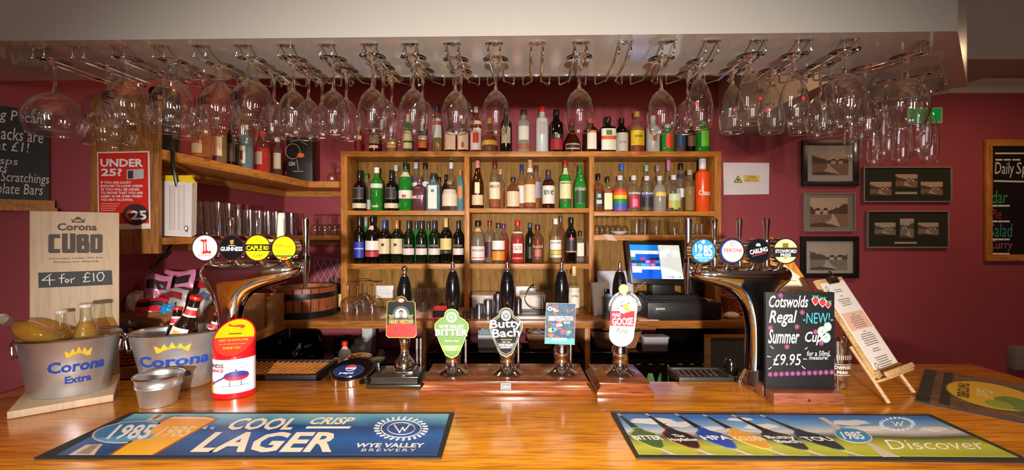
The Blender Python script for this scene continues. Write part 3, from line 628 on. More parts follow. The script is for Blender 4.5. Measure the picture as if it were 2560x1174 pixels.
def bottle(lab, px, top, wd, kind, g, cap, labels=(), text=(), Y=2.965, base=None, caph=None, fill=.60, sq=0, group=None, loc=None, tilt=None, name=None, emb=None):
    prof, capr, ch = PROF[kind]; ch = caph or ch
    if loc is None: z0 = base; x = X_(px, Y); R = wd/2/F*Y; H = Z_(top, Y)-z0; c = (x, Y, z0+.0004)
    else: c, R, H = loc
    if name is None: name = 'wine_bottle' if kind == 'wine' and g in ('dk', 'dg', 'gm') else 'spirit_bottle'
    t = thing(name, lab, 'bottle', c, group)
    gm, lq = GL[g]; P = [(r*R, z*H) for r, z in prof]; P.append((P[-1][0], H*.975)); seg = 24
    if sq: seg = 32
    b = obj('glass_body', olathe(c, P+[(P[-1][0]*.6, H*.976)], seg, sq=sq), gm, t, ang=50)
    if lq:
        L = [(max(0, r*R*.93), max(z, .03)*H) for r, z in prof if z < fill]; L += [(L[-1][0]*(.97 if fill < .62 else .8), fill*H), (0, fill*H)]
        obj('liquid', olathe(c, L, 20, sq=sq), lq, t)
    cz = H*(1-ch); rc = R*capr
    if cap: obj('cap', lathe(c, [(rc*.97, cz), (rc, cz+.002), (rc, H*.985), (rc*.93, H), (0, H)], 18), M(cap, .28, coat=.2), t)
    for li, (h0, h1, col, arc) in enumerate(labels):
        def rad(h):
            for k in range(len(prof)-1):
                if prof[k][1] <= h <= prof[k+1][1]: u = (h-prof[k][1])/max(1e-6, prof[k+1][1]-prof[k][1]); return R*(prof[k][0]+(prof[k+1][0]-prof[k][0])*u)
            return R
        obj('label', olathe(c, [(rad(h0+(h1-h0)*q/3)+.0009+.0006*li, (h0+(h1-h0)*q/3)*H) for q in range(4)], 14, sq=sq, arc=arc), M(col, .5), t)
    for (s, h0, h1, col, arc) in text:
        def cm(u, v):
            a = -PI/2+(u-.5)*2*arc; k = (abs(math.cos(a))**sq+abs(math.sin(a))**sq)**(-1/sq) if sq else 1.0; r = (R+.0036)*k
            return (c[0]+r*math.cos(a), c[1]+r*math.sin(a), c[2]+H*(h0+(h1-h0)*v))
        obj('lettering', tgeo(s, cm, .02), M(col, .5), t, sm=False)
    if tilt: t.rotation_euler = tilt
    return t
CR = 'e4d3b8'; BK = '161413'; SV = 'c9cacc'; GD = 'b8923c'
# top of the unit ------------------------------------------------
TB = 2.1162; G = 'spirit bottles on top of the shelf unit'
for a in [
 ('small red bottle with a cream neck label, first on top of the unit', 896, 318, 19, 'spirit', 'rd', 'd9c9a0', [(.1, .45, '7a1512', 1.3), (.5, .66, CR, 1.2)], []),
 ('dark liqueur bottle with a cream band round its foot, second on top of the unit', 936, 296, 26, 'round', 'br', BK, [(.25, .5, '8c7a6a', 1.4), (.12, .2, CR, 1.0)], []),
 ('clear stubby bottle with a yellow and cream label, third on top of the unit', 979, 322, 23, 'round', 'go', CR, [(.2, .42, 'd9b35a', 1.2)], []),
 ('green bottle with two cream labels on top of the unit', 1020, 286, 23, 'wine', 'gr', 'd8cfa0', [(.10, .25, CR, 1.2), (.3, .55, 'd9c8a8', 1.1)], []),
 ('dark bottle with an orange and cream label, on top of the unit', 1057, 290, 22, 'wine', 'dk', GD, [(.12, .32, 'e0692a', 1.2), (.34, .45, CR, 1.2)], []),
 ('pale green bottle with a blue cap and white label, on top of the unit', 1093, 262, 26, 'spirit', 'go', '24306e', [(.3, .7, 'cfd8d4', 1.1), (.56, .64, 'b8443c', 1.1)], []),
 ('brown bottle with a plain cream label, first of a cream-labelled pair on top', 1126, 300, 27, 'spirit', 'br', BK, [(.08, .6, 'e8cfb0', 1.3)], []),
 ('brown bottle with a flower-printed cream label, on top of the unit', 1158, 300, 27, 'spirit', 'br', 'b8923c', [(.08, .6, 'e6ccb0', 1.3), (.14, .3, 'b8542e', .25)], []),
 ('dark bottle with a white cap and white label bearing a red emblem', 1190, 267, 27, 'spirit', 'da', 'dfe0e2', [(.05, .52, 'efe4e2', 1.3), (.2, .42, 'd8322a', .55), (.42, .47, 'd8b060', .3), (.60, .68, 'd9c8b8', 1.2)], []),
 ('squat dark bottle with gold shoulders and label, on top of the unit', 1224, 296, 41, 'squat', 'da', GD, [(.2, .34, 'c99a3e', 1.4), (.06, .15, '54300f', .8)], []),
 ('tall black bottle with a small cream label on top of the unit', 1265, 272, 30, 'spirit', 'dk', BK, [(.2, .55, 'b9a48a', .8)], []),
 ('frosted clear bottle with a dark stopper, pale oval label and bronze band', 1309, 275, 33, 'slim', 'gy', '3a2d26', [(.28, .60, 'd9cfc6', .8), (.08, .2, '9a5a40', 1.4)], []),
 ('frosted white vodka bottle with a bright red cap', 1355, 267, 31, 'slim', 'fr', 'd3201c', [(.38, .66, 'b8a8a0', .5)], []),
 ('black coffee liqueur bottle with a red and yellow label', 1391, 275, 35, 'spirit', 'dk', BK, [(.05, .34, 'b02030', 1.0), (.3, .42, '2c2c30', .9)], [('Tia', .32, .44, 'f0e8d8', .35)]),
 ('squat dark red bottle with a black and cream label, on top of the unit', 1430, 299, 43, 'squat', 'br', '8a1a14', [(.05, .27, '2c1812', 1.1), (.08, .24, 'd8c0a0', .9), (.11, .21, '3a1c14', .85)], []),
 ('dark amber bottle with an orange neck and square white label', 1477, 297, 38, 'round', 'br', 'e0702a', [(.08, .62, 'e8ded4', .62), (.56, .62, 'd87a3a', .62)], []),
 ('square dark green herbal bottle with an orange banded label', 1519, 293, 38, 'box', 'dg', '1c2416', [(.05, .64, 'e4e6da', .9), (.34, .44, 'e0521c', .9), (.46, .60, '3f7a2a', .35)], []),
 ('black stoppered bottle with a pale grey marbled label', 1554, 296, 31, 'spirit', 'dk', BK, [(.03, .56, 'c9c6c4', 1.3)], [('ATTIC', .25, .31, '7a7674', .6)]),
 ('clear gold rum bottle with a yellow label, on top of the unit', 1592, 280, 37, 'spirit', 'go', 'b58a4a', [(.16, .52, 'e6c21c', 1.1), (.02, .14, '8a2c22', .9)], [('Jamaica', .34, .42, '2a5a20', .5)]),
 ('white coconut liqueur bottle with a brown round emblem', 1632, 290, 34, 'spirit', 'fr', 'dcdcdc', [(.3, .46, 'a06a2c', .3)], []),
 ('green liqueur bottle with a red leaf label, on top of the unit', 1669, 312, 33, 'slim', 'gm', 'b8c8b0', [(.15, .62, 'd8321c', .55)], []),
 ('clear bottle with a deep blue label, second to last pair on top', 1701, 306, 27, 'spirit', 'cw', '24306e', [(.2, .6, '2c4a80', 1.1)], []),
 ('dark bottle with a speckled gold label, next to last on top of the unit', 1727, 306, 24, 'spirit', 'dk', GD, [(.2, .55, '6a5030', 1.0)], []),
 ('bright green liqueur bottle with a lime oval label, last on top of the unit', 1757, 305, 33, 'slim', 'gm', '4fae2c', [(.18, .68, '6fd03a', .6)], [])]:
    lab, px, top, wd, k, g, cap, ls, tx = a; bottle(lab, px, top, wd, k, g, cap, ls, tx, base=TB, sq=5 if k == 'box' else 0, group=G)
# bay and row: base heights
B1, B2, B3, B4, B5 = 1.7335, 1.3885, 1.7485, 1.3885, 1.7285
YB = 3.055
G = 'gin bottles in the upper left bay'
for a in [
 ('tall black gin bottle with grey oval label and cream sash, leftmost of two', 899, 425, 34, 'fat', 'dk', BK, [(.28, .56, '6e6a64', .8), (.30, .54, '26241f', .74), (.06, .18, 'cfc3a6', 1.4)], [], 0),
 ('clear bottle with a green cap half hidden behind the first black gin', 917, 433, 21, 'spirit', 'cl', '1f6b42', [(.05, .3, 'c6ccc8', 1.2)], [], 1),
 ('bright green gin bottle with a white cap and slanted white strip', 942, 419, 31, 'spirit', 'gr', 'e6e6e4', [(.52, .62, 'd6d8d0', 1.3), (.08, .12, 'b8c8a0', .5)], [], 0),
 ('tall black gin bottle with grey oval label and cream sash, right-hand one of two', 979, 425, 34, 'fat', 'dk', BK, [(.28, .56, '6e6a64', .8), (.30, .54, '26241f', .74), (.06, .18, 'cfc3a6', 1.4)], [], 0),
 ('slim clear bottle with a silver stopper behind the second black gin', 990, 413, 24, 'spirit', 'cl', SV, [], [], 1),
 ('bright green gin bottle with a black and cream neck and white label', 1014, 407, 34, 'spirit', 'gr', '1d2530', [(.25, .42, 'e6ded4', 1.3), (.27, .33, 'c04038', .3), (.70, .80, 'd8d0b8', 3.1)], [], 0),
 ('clear bottle with a pale blue stopper and purple ribbon, back of the gin row', 1040, 406, 26, 'spirit', 'cl', 'b9c0cc', [(.4, .58, 'd8d4dc', .9), (.66, .70, '5a3a6a', 3.1)], [], 1),
 ('plum coloured square bottle with a white printed mountain', 1049, 442, 33, 'box', 'pu', '6a3a40', [], [('MUST', .34, .44, 'd8c8c4', .7)], 0),
 ('clear bottle with a tall black stopper, back of the gin row', 1063, 407, 27, 'spirit', 'cl', BK, [(.45, .6, 'cfd2d6', .9)], [], 1),
 ('pale blue square gin bottle with a tall white label', 1084, 433, 35, 'box', 'bl', '2b2c2e', [(.05, .66, 'e2d9cc', .55), (.48, .56, '5a6a8c', .2)], [], 0),
 ('dark capped amber bottle wedged behind the blue gin', 1098, 442, 18, 'spirit', 'da', BK, [], [], 1),
 ('dark capped bottle behind the cork-stoppered gin', 1115, 436, 19, 'spirit', 'dk', BK, [], [], 1),
 ('squat clear gin bottle with a cork stopper and big cream label', 1125, 452, 39, 'round', 'cl', 'a0703c', [(.15, .70, 'e3cdb6', 1.2)], [], 0),
 ('tall clear bottle with a white stopper, back of the gin row', 1128, 406, 24, 'spirit', 'cl', 'dfe0e4', [], [], 1.5),
 ('slim blue-green bottle with an orange neck and orange print, last gin on the right', 1151, 424, 18, 'spirit', 'bl', 'd86a26', [(.3, .6, 'c87a3a', .7)], [], 0)]:
    lab, px, top, wd, k, g, cap, ls, tx, bk = a; bottle(lab, px, top, wd, k, g, cap, ls, tx, base=B1, sq=5 if k == 'box' else 0, group=G, Y=2.965 if not bk else (3.045 if bk == 1 else 3.085))
G = 'wine and port bottles in the lower left bay'
for a in [
 ('black sherry bottle with a glossy blue label, first in the wine row', 899, 541, 28, 'wine', 'dk', '232227', [(.12, .46, '2438a8', 1.1), (.3, .33, 'a8b0d8', 1.0)], [], 0),
 ('green bottle half hidden behind the blue-labelled bottle', 915, 543, 24, 'wine', 'gm', '8a8f86', [], [], 1),
 ('dark port bottle with a white label over a red band', 931, 541, 34, 'round', 'dk', BK, [(.28, .48, 'e8dcd8', 1.3), (.14, .26, 'b8323a', 1.3), (.72, .8, CR, .6)], [], 0),
 ('dark wine bottle with a cream label and blue foil cap', 961, 550, 29, 'wine', 'dk', '2a4f9c', [(.22, .57, 'd6c49c', 1.3), (.40, .46, '2a2018', .25)], [], 0),
 ('green wine bottle with a cream label and orange foil cap', 992, 550, 30, 'wine', 'dg', 'c26a36', [(.22, .57, 'd6c49c', 1.3), (.40, .46, '2a2018', .25)], [], 0),
 ('dark wine bottle with a low pink label, first of four alike', 1022, 551, 29, 'wine', 'dg', '2e3436', [(.20, .35, 'dcc8c4', 1.3)], [('PONTAN', .38, .44, '8f8f8a', .8)], 0),
 ('green wine bottle behind the first and second pink-labelled ones', 1041, 552, 24, 'wine', 'gm', '2e3a3c', [], [], 1),
 ('dark wine bottle with a low pink label, second of four alike', 1054, 551, 29, 'wine', 'dg', '2e3436', [(.20, .35, 'dcc8c4', 1.3)], [('PONTAN', .38, .44, '8f8f8a', .8)], 0),
 ('green wine bottle behind the second and third pink-labelled ones', 1071, 552, 24, 'wine', 'gm', '263238', [], [], 1),
 ('green wine bottle with a low pink label, third of four alike', 1086, 551, 29, 'wine', 'dg', '24323a', [(.20, .35, 'dcc8c4', 1.3)], [('PONTAN', .38, .44, '8f8f8a', .8)], 0),
 ('dark wine bottle with a gold cap and yellow label', 1115, 545, 29, 'wine', 'dk', 'd0b070', [(.30, .55, 'd9c276', 1.3), (.22, .28, '3a3226', 1.3)], [], 0),
 ('dark wine bottle with a low pink label against the divider, last of four alike', 1146, 551, 27, 'wine', 'dk', '24292e', [(.20, .35, 'dcc8c4', 1.3)], [('PONTAN', .38, .44, '8f8f8a', .8)], 0)]:
    lab, px, top, wd, k, g, cap, ls, tx, bk = a; bottle(lab, px, top, wd, k, g, cap, ls, tx, base=B2, group=G, Y=2.965 if not bk else YB, name='wine_bottle')
G = 'whisky bottles in the upper middle bay'
for a in [
 ('brown whisky bottle with a pink foil neck and cream labels, far left', 1194, 402, 29, 'hock', 'br', 'd8837c', [(.07, .28, 'dfc29a', 1.3), (.31, .54, 'e2d6b0', .42)], [], 0),
 ('clear whisky bottle with a maroon cap and large cream label', 1237, 405, 28, 'spirit', 'am', '6a1e22', [(.20, .56, 'ead6b6', 1.2)], [("BELL'S", .44, .50, '2a1a14', .8)], 0),
 ('clear amber bottle half hidden behind the maroon-capped whisky', 1251, 423, 22, 'spirit', 'am', 'c9a070', [], [], 1),
 ('short round-shouldered whisky bottle with a cream label', 1283, 443, 32, 'round', 'da', '2c2a2a', [(.06, .54, 'e2c6a6', 1.3)], [], 0),
 ('pale whisky bottle with a blue cap, behind the short one', 1304, 411, 26, 'hock', 'am', '1f3a6e', [(.13, .52, 'e2ddd0', 1.3)], [], 1),
 ('tall whisky bottle with a cork top, neck medallion and cream label', 1325, 400, 29, 'hock', 'am', 'c49a72', [(.12, .49, 'e4cda8', 1.3), (.74, .83, 'e8d8b4', 1.5)], [], 0),
 ('orange whisky bottle with a grey-blue label behind the tall one', 1340, 414, 26, 'spirit', 'am', '5a2a2a', [(.25, .62, 'a89aa8', 1.2)], [], 1),
 ('brown whisky bottle with a white label of brush-drawn characters', 1371, 424, 31, 'round', 'br', '5a3c30', [(.12, .58, 'e4dcd2', 1.3), (.74, .86, '3a3a6a', 3.1)], [('宮城峡', .34, .47, '1c1816', .85)], 0),
 ('green whiskey bottle with a red cap and cream label', 1413, 401, 29, 'spirit', 'gm', 'a8242a', [(.20, .56, 'e2d9a8', 1.3), (.70, .84, 'e0c8a0', .7), (.13, .19, '4a5a28', 1.3)], [('JAMESON', .49, .54, '3a3222', 1.0)], 0),
 ('all green ginger wine bottle with silver lettering', 1450, 412, 30, 'hock', 'gm', '2a6a3c', [(.1, .5, '4a6a48', .95), (.13, .47, '31502f', .9)], [("STONE'S", .40, .47, 'd5dccc', 1.0)], 0)]:
    lab, px, top, wd, k, g, cap, ls, tx, bk = a; bottle(lab, px, top, wd, k, g, cap, ls, tx, base=B3, group=G, Y=2.965 if not bk else YB, fill=.46 if 'maroon' in lab else .60)
G = 'rum and liqueur bottles in the lower middle bay'
for a in [
 ('clear rum bottle with a black cap and pale pink label, first in its row', 1195, 551, 34, 'round', 'cw', BK, [(.08, .40, 'e6d2cc', 1.3), (.74, .82, 'e0b080', 3.1), (.12, .14, 'c04038', 1.0)], [("WOOD'S", .28, .33, '2a2024', .9)], 0),
 ('clear bottle with a dark red cap and dark red label', 1224, 551, 27, 'spirit', 'cl', '8a1c2a', [(.12, .48, '4a1c2a', 1.2)], [], 1),
 ('clear bottle with a white label over a slanted orange band', 1246, 557, 32, 'round', 'cl', '3a322c', [(.34, .56, 'ece4d8', 1.3), (.08, .30, 'e08a24', 1.3)], [], 0),
 ('clear bottle with a purple neck behind the orange-banded one', 1259, 559, 26, 'round', 'rd', '5a2a74', [], [], 1),
 ('red liqueur bottle with a red neck and white shield label', 1294, 551, 33, 'round', 'rd', 'c8241c', [(.24, .46, 'f0e0da', .75), (.10, .14, 'e86a5a', .9), (.70, .74, 'e8d8c8', 3.1)], [('SOUTHERN', .37, .41, 'b8241c', .6), ('COMFORT', .31, .36, 'b8241c', .65)], 0),
 ('green bottle with a slate blue neck and dark label', 1325, 556, 24, 'spirit', 'dg', '3a4654', [(.1, .4, '1a1c1c', 1.3)], [], 1),
 ('amber rum bottle with a brown cap and round emblem label', 1344, 561, 31, 'spirit', 'da', '4a2a22', [(.10, .46, '6a3a2a', 1.0), (.18, .36, 'b0664a', .5)], [('bold', .40, .48, 'c8a898', .8)], 0),
 ('clear rum bottle with a white cap and white label above a yellow band', 1389, 546, 29, 'spirit', 'go', 'e2e0de', [(.30, .52, 'ece2dc', 1.3), (.20, .285, 'cfc048', 1.3), (.13, .19, 'd8d4c8', 1.3)], [('BACARDI', .44, .48, '4a3c3c', .9)], 0),
 ('reddish brown bottle behind the white-capped rum', 1402, 540, 22, 'spirit', 'da', '5a4034', [], [], 1),
 ('black-labelled dark rum bottle with a round red seal', 1428, 543, 27, 'spirit', 'dk', BK, [(.26, .56, '2c262a', 1.3), (.5, .56, 'c8344a', .35), (.24, .27, 'c08a60', 1.3)], [], 0),
 ('small clear hip-shaped bottle with a dark cap, last in the rum row', 1450, 577, 22, 'box', 'cw', '2a1c18', [(.2, .62, 'e0d8c0', .7)], [], 1)]:
    lab, px, top, wd, k, g, cap, ls, tx, bk = a; bottle(lab, px, top, wd, k, g, cap, ls, tx, base=B4, group=G, Y=2.965 if not bk else YB, sq=4 if k == 'box' else 0)
G = 'spirit bottles in the upper right bay'
for a in [
 ('square black-labelled whiskey bottle against the divider', 1496, 434, 23, 'box', 'da', BK, [(.12, .52, '1c1a1a', .8), (.2, .3, 'c8c8c4', .5), (.36, .46, 'b8b8b4', .35)], [], 0),
 ('small amber bottle with a cream label beside the black-labelled one', 1519, 441, 22, 'box', 'am', '2a2422', [(.06, .52, 'ecdfb4', .8)], [], 0),
 ('clear vodka bottle with a bright blue neck behind the rainbow one', 1554, 409, 26, 'spirit', 'cl', '2a6ac8', [], [], 1),
 ('vodka bottle wrapped in rainbow stripes', 1550, 439, 33, 'round', 'cl', SV, [(.54, .62, 'd3352a', 1.5), (.45, .54, 'e8642a', 1.5), (.345, .45, 'f2c81e', 1.5), (.23, .345, '2f8a3a', 1.5), (.12, .23, '2f64b8', 1.5), (.02, .12, '6a4aa8', 1.5)], [], 0),
 ('clear vodka bottle with red and pink flowers on it', 1584, 439, 32, 'round', 'cl', SV, [(.10, .44, 'b83048', .9), (.14, .34, 'd87a94', .4)], [('RASPBERRI', .47, .53, 'e8e4e8', 1.0)], 0),
 ('clear bottle with a green neck, left of a pair behind the vodkas', 1616, 413, 25, 'spirit', 'go', '9ab8a0', [], [], 1),
 ('clear vodka bottle with black and violet fruit print', 1617, 440, 32, 'round', 'cl', SV, [(.12, .40, '26202c', 1.0), (.40, .52, '4a3a7a', 1.1)], [('KURANT', .47, .53, 'd8d8e0', 1.0)], 0),
 ('clear bottle with a plum red neck, right of a pair behind the vodkas', 1644, 413, 25, 'spirit', 'go', 'a08088', [], [], 1),
 ('frosted grey vodka bottle with yellow lettering', 1649, 440, 31, 'round', 'gy', SV, [(.42, .54, 'cdb23c', 1.0)], [('VANILLA', .44, .52, 'f0e070', .9)], 0),
 ('clear bottle with a long pink neck tag, back row', 1671, 401, 25, 'hock', 'cl', 'd87ab0', [], [], 1),
 ('clear vodka bottle with green, orange and white fruit print', 1684, 438, 33, 'round', 'cl', SV, [(.10, .42, 'd8a860', 1.1), (.06, .30, '8cc04a', .35), (.30, .48, 'c0d0a8', 1.0)], [], 0),
 ('clear vodka bottle with a black cap and blue-white label, back row', 1702, 408, 25, 'spirit', 'cl', BK, [(.30, .48, 'd4d8e0', 1.2), (.70, .78, '3a4660', 3.1)], [], 1),
 ('tall slim clear bottle of pale gold liqueur', 1724, 425, 25, 'slim', 'go', 'a89a80', [], [], 0),
 ('opaque bright orange bottle with white script, last in the upper right bay', 1756, 397, 34, 'slim', 'or', 'd8d6d8', [], [('Chase', .30, .40, 'f0dcd4', .85)], 0)]:
    lab, px, top, wd, k, g, cap, ls, tx, bk = a; bottle(lab, px, top, wd, k, g, cap, ls, tx, base=B5, group=G, Y=2.965 if not bk else YB, sq=5 if k == 'box' else 0, caph=.2 if 'orange bottle' in lab else None)
#==REST==
# ------------------------------------------------------------------ hand pumps on the bar
def pump_base(name, lab, x0, x1, y0, y1, top, mat, ogee=True):
    t = thing(name, lab, 'pump base', ((x0+x1)/2, (y0+y1)/2, 1.10)); h = top-1.10
    obj('base_plinth', box(x0, x1, y0, y1, 1.1003, 1.1003+h*.34), mat, t, bev=.003)
    prof = [(.004, h*.34), (.004, h*.40), (.007, h*.50), (.013, h*.66), (.015, h*.80), (.016, h*.86)] if ogee else [(.012, h*.34), (.013, h*.5), (.014, h*.86)]
    obj('moulded_body', loft([[Vector((x0+i, y0+i, 1.1003+z)), Vector((x1-i, y0+i, 1.1003+z)), Vector((x1-i, y1-i, 1.1003+z)), Vector((x0+i, y1-i, 1.1003+z))] for i, z in prof]), mat, t, ang=25)
    obj('top_board', box(x0+.010, x1-.010, y0+.010, y1-.010, 1.1004+h*.86, top), mat, t, bev=.0022)
    return t
pump_base('pump_base', 'short black stepped pump base, leftmost, under the cider pump', -.462, -.288, 1.412, 1.555, 1.1335, EBONY, False)
pb = pump_base('pump_base', 'long mahogany base carrying three hand pumps at the bar centre', -.2825, .2435, 1.353, 1.560, 1.139, MAHOG)
fq = front(1.3605); PG(fq, [(1252, 957), (1277, 957), (1277, 972), (1252, 972)], M('d8c8b0', .4), pb, .0, .003, 'maker_plate'); PG(fq, [(1253.5, 958.5), (1275.5, 958.5), (1275.5, 970.5), (1253.5, 970.5)], M('5a5a58', .4), pb, .003, .0035, 'plate_field'); T(fq, 'ANGRAM', 1256, 962, 1273, 967.5, M('e8e0d0', .4), pb, .0042, .03)
pump_base('pump_base', 'short mahogany base under the single pump right of centre', .2535, .427, 1.340, 1.555, 1.139, MAHOG)
def pump(lab, x, y, zb, k=1.0, ball=False, pipe=True):
    t = thing('hand_pump', lab, 'beer pump', (x, y, zb)); zb += .0005; s = lambda L: [(r, z*k) for r, z in L]; c = (x, y, zb)
    if ball:
        obj('base_plate', box(x-.034, x+.034, y-.034, y+.034, zb, zb+.006), CHROME, t, bev=.001)
        obj('column', lathe(c, s([(0, .006), (.030, .008), (.034, .018), (.030, .034), (.020, .046), (.0145, .058), (.0135, .075), (.016, .090), (.0185, .100), (.0185, .112), (.015, .116), (0, .118)]), 28), CHROME, t, ang=50)
    else:
        obj('column', lathe(c, s([(0, 0), (.048, 0), (.0485, .003), (.041, .0075), (.029, .015), (.0215, .024), (.0195, .031), (.0235, .034), (.0245, .041), (.0225, .046), (.026, .055), (.0275, .066), (.0245, .080), (.0185, .095), (.0155, .108), (.0150, .118), (0, .1185)]), 32), CHROME, t, ang=50)
    obj('handle', lathe(c, s([(0, .1190), (.0125, .1192), (.0130, .150), (.0150, .180), (.0190, .210), (.0230, .243), (.0238, .265), (.0215, .292), (.0165, .314), (.0118, .327), (0, .3275)]), 28), GBLACK, t, ang=50)
    fin = [(0, .328), (.0098, .328), (.0098, .333), (.0070, .336), (.0075, .340), (.0105, .350), (.0100, .358), (.006, .364), (0, .366)] if ball else [(0, .328), (.0098, .328), (.0098, .334), (.0058, .337), (.0070, .342), (.0055, .345), (.0066, .349), (.0050, .352), (.0056, .357), (0, .361)]
    obj('finial', lathe(c, s(fin), 20), CHROME, t, ang=60)
    if pipe:
        for dx in ((.030, .044) if ball else (.036,)): obj('side_pipe', tube([(x+dx, y+.052, zb), (x+dx, y+.052, zb+.095)], .0052, 12), CHROME, t)
    return t
PUMPS = [('leftmost hand pump on the black base, cider badge with a portrait', -.3570, 1.489, 1.1335, .955, True), ('hand pump with the green bitter badge', -.1905, 1.444, 1.139, 1, False),
         ('hand pump with the black shield badge at the bar centre', -.0150, 1.444, 1.139, 1, False), ('hand pump with the colourful square badge', .1595, 1.444, 1.139, 1, False), ('rightmost hand pump, goose badge', .3460, 1.440, 1.139, 1, False)]
pumps = [pump(l, x, y, z, k, b) for l, x, y, z, k, b in PUMPS]
def clip(t, Y, outline, mat, edge=None, grow=1.05, th=.004):
    """pump clip: an outline in photo pixels standing upright at depth Y, with a darker rim behind"""
    fr = front(Y); cx = sum(p[0] for p in outline)/len(outline); cy = sum(p[1] for p in outline)/len(outline)
    b = obj('pump_clip', prism(fr, [fr.ab(cx+(px-cx)*grow, cy+(py-cy)*(1+(grow-1)*.75)) for px, py in outline], -th, 0), edge or BLACK, t, sm=False)
    PG(fr, outline, mat, b, 0, .001, 'face'); p = t.location
    a, bb = fr.ab(cx, cy); obj('clip_bracket', tube([(a, Y-.001+th, bb), (a, p.y-.012, bb)], .004, 8), CHROME, b)
    return fr, b
CRM = M('d6d2c6', .4); GOLD = M('c8a04a', .35, .4)
# portrait cider clip
fr, b = clip(pumps[0], 1.445, [(969, 756), (974, 753), (988, 753), (993, 744), (1003, 740), (1013, 744), (1018, 753), (1032, 753), (1037, 757), (1040, 836), (1034, 842), (972, 842), (966, 836)], M('0e1512', .6, spec=.2), GOLD, 1.04)
PG(fr, [(967, 806), (1040, 806), (1040, 835), (1034, 841), (972, 841), (967, 835)], M('d5261c', .35), b, .001, .0014)
EL(fr, 1003, 785, 21, 21, M('3a3c34', .4), b, .001, .0014); EL(fr, 1003, 786, 15, 16, CRM, b, .0014, .0018)
EL(fr, 1003, 784, 5.5, 7.5, M('9c7660', .6), b, .0018, .0022); PG(fr, ell(1003, 782, 6.6, -8.2, 12, 0, PI)+[(997, 781), (1003, 778)], M('3c3028', .6), b, .0022, .0025)
PG(fr, [(990, 799), (994, 794), (1000, 791.5), (1006, 791.5), (1012, 794), (1016, 799)], M('2a2624', .6), b, .0018, .0023); PG(fr, [(999, 788), (1007, 788), (1006, 789.5), (1000, 789.5)], M('4a3a30', .6), b, .0022, .0025); EL(fr, 1000.5, 784, .8, .7, INKD, b, .0022, .0025); EL(fr, 1005.5, 784, .8, .7, INKD, b, .0022, .0025)
for x in (979, 1026): EL(fr, x, 796, 6, 6, M('d04a2a', .4), b, .0018, .0022); EL(fr, x-4, 788, 4, 2.5, M('3f8a3a', .4), b, .0018, .0022); EL(fr, x+4, 788, 4, 2.5, M('3f8a3a', .4), b, .0018, .0022)
PG(fr, [(967, 804)]+[(970+66*i/10, 798-5*math.sin(PI*i/10)) for i in range(11)]+[(1039, 804), (1036, 814)]+[(1034-62*i/10, 811-5*math.sin(PI*i/10)) for i in range(11)]+[(970, 815)], M('2a241c', .4), b, .0024, .0030)
T(fr, 'HENRY WESTONS', 974, 798, 1033, 808, GOLD, b, .0036, .03); T(fr, 'FAMILY RESERVE', 979, 818, 1028, 822, M('4a1410', .5), b, .002, .02); T(fr, 'STILL CIDER', 984, 825, 1022, 829, M('4a1410', .5), b, .002, .02); T(fr, '4.5% vol', 995, 834, 1011, 837, M('4a1410', .5), b, .002, .02)
EL(fr, 1003, 750, 9, 6, M('a8443c', .4), b, .001, .0016); EL(fr, 1003, 750, 6, 3, M('c8c89a', .4), b, .0016, .002)
def shield(cx, s=1): return [(cx+dx*s, y) for dx, y in ((0, 773), (9, 775), (16, 782), (18, 792), (30, 799), (40, 809), (41, 822), (36, 836), (30, 852), (22, 872), (14, 886), (0, 893), (-14, 886), (-22, 872), (-30, 852), (-36, 836), (-41, 822), (-40, 809), (-30, 799), (-18, 792), (-16, 782), (-9, 775))]
def inner(o, k): cx = sum(p[0] for p in o)/len(o); cy = 830; return [(cx+(x-cx)*k, cy+(y-cy)*k) for x, y in o]
def seal(fr, b, x, y, r, dark):
    EL(fr, x, y, r, r, CRM, b, .0016, .0022); EL(fr, x, y, r*.72, r*.72, M(dark, .4), b, .0022, .0026); T(fr, 'V', x-r*.3, y-r*.35, x+r*.3, y+r*.38, CRM, b, .0032, .02)
o = shield(1129)
fr, b = clip(pumps[1], 1.400, o, M('47731f', .5), M('a9cf5a', .4), 1.05)
PG(fr, inner(o, .90), M('55792a', .5), b, .001, .0015); seal(fr, b, 1129, 792, 13, '5d7f4c')
STS(fr, [[(1121, 838), (1125, 856), (1129, 845), (1133, 856), (1137, 838)]], .0016, M('4f6d2a', .4), b, .0019)
T(fr, 'WYE VALLEY', 1098, 812, 1160, 821, M('2f4418', .4), b, .0019, .07); T(fr, 'WYE VALLEY', 1098, 811, 1160, 820, INK, b, .0026, .05)
T(fr, 'BITTER', 1089, 823, 1169, 840, M('2f4418', .4), b, .0019, .09, 0, 1.1); T(fr, 'BITTER', 1089, 822, 1169, 838, INK, b, .0030, .06, 0, 1.1)
T(fr, 'Quintessentially', 1112, 849, 1147, 854, INK, b, .002, 0, .3); PG(fr, [(1104, 862), (1154, 862), (1151, 876), (1107, 876)], M('74a92c', .5), b, .0015, .0022); T(fr, 'WYE VALLEY', 1113, 864, 1145, 869, INK, b, .003, .03); T(fr, 'BREWERY', 1117, 871, 1141, 874, INK, b, .003, .01)
o = shield(1265, .97)
o = [(x, y-3) for x, y in o]
fr, b = clip(pumps[2], 1.400, o, M('121214', .6), M('b9a678', .35), 1.05)
PG(fr, inner(o, .93), M('8a7a58', .35), b, .001, .0013); PG(fr, inner(o, .90), M('131313', .65, spec=.2), b, .0013, .0017); seal(fr, b, 1265, 789, 12, '2c3440')
for s_, x0, y0, x1, y1 in (('Butty', 1226, 797, 1304, 824), ('Bach', 1231, 820, 1299, 841)):
    T(fr, s_, x0-1, y0+1, x1+1, y1+1, M('0c0b0a', .4), b, .0022, .032, 0, 1.0, rot=3); T(fr, s_, x0, y0, x1, y1, INK, b, .0034, .012, 0, 1.0, rot=3)
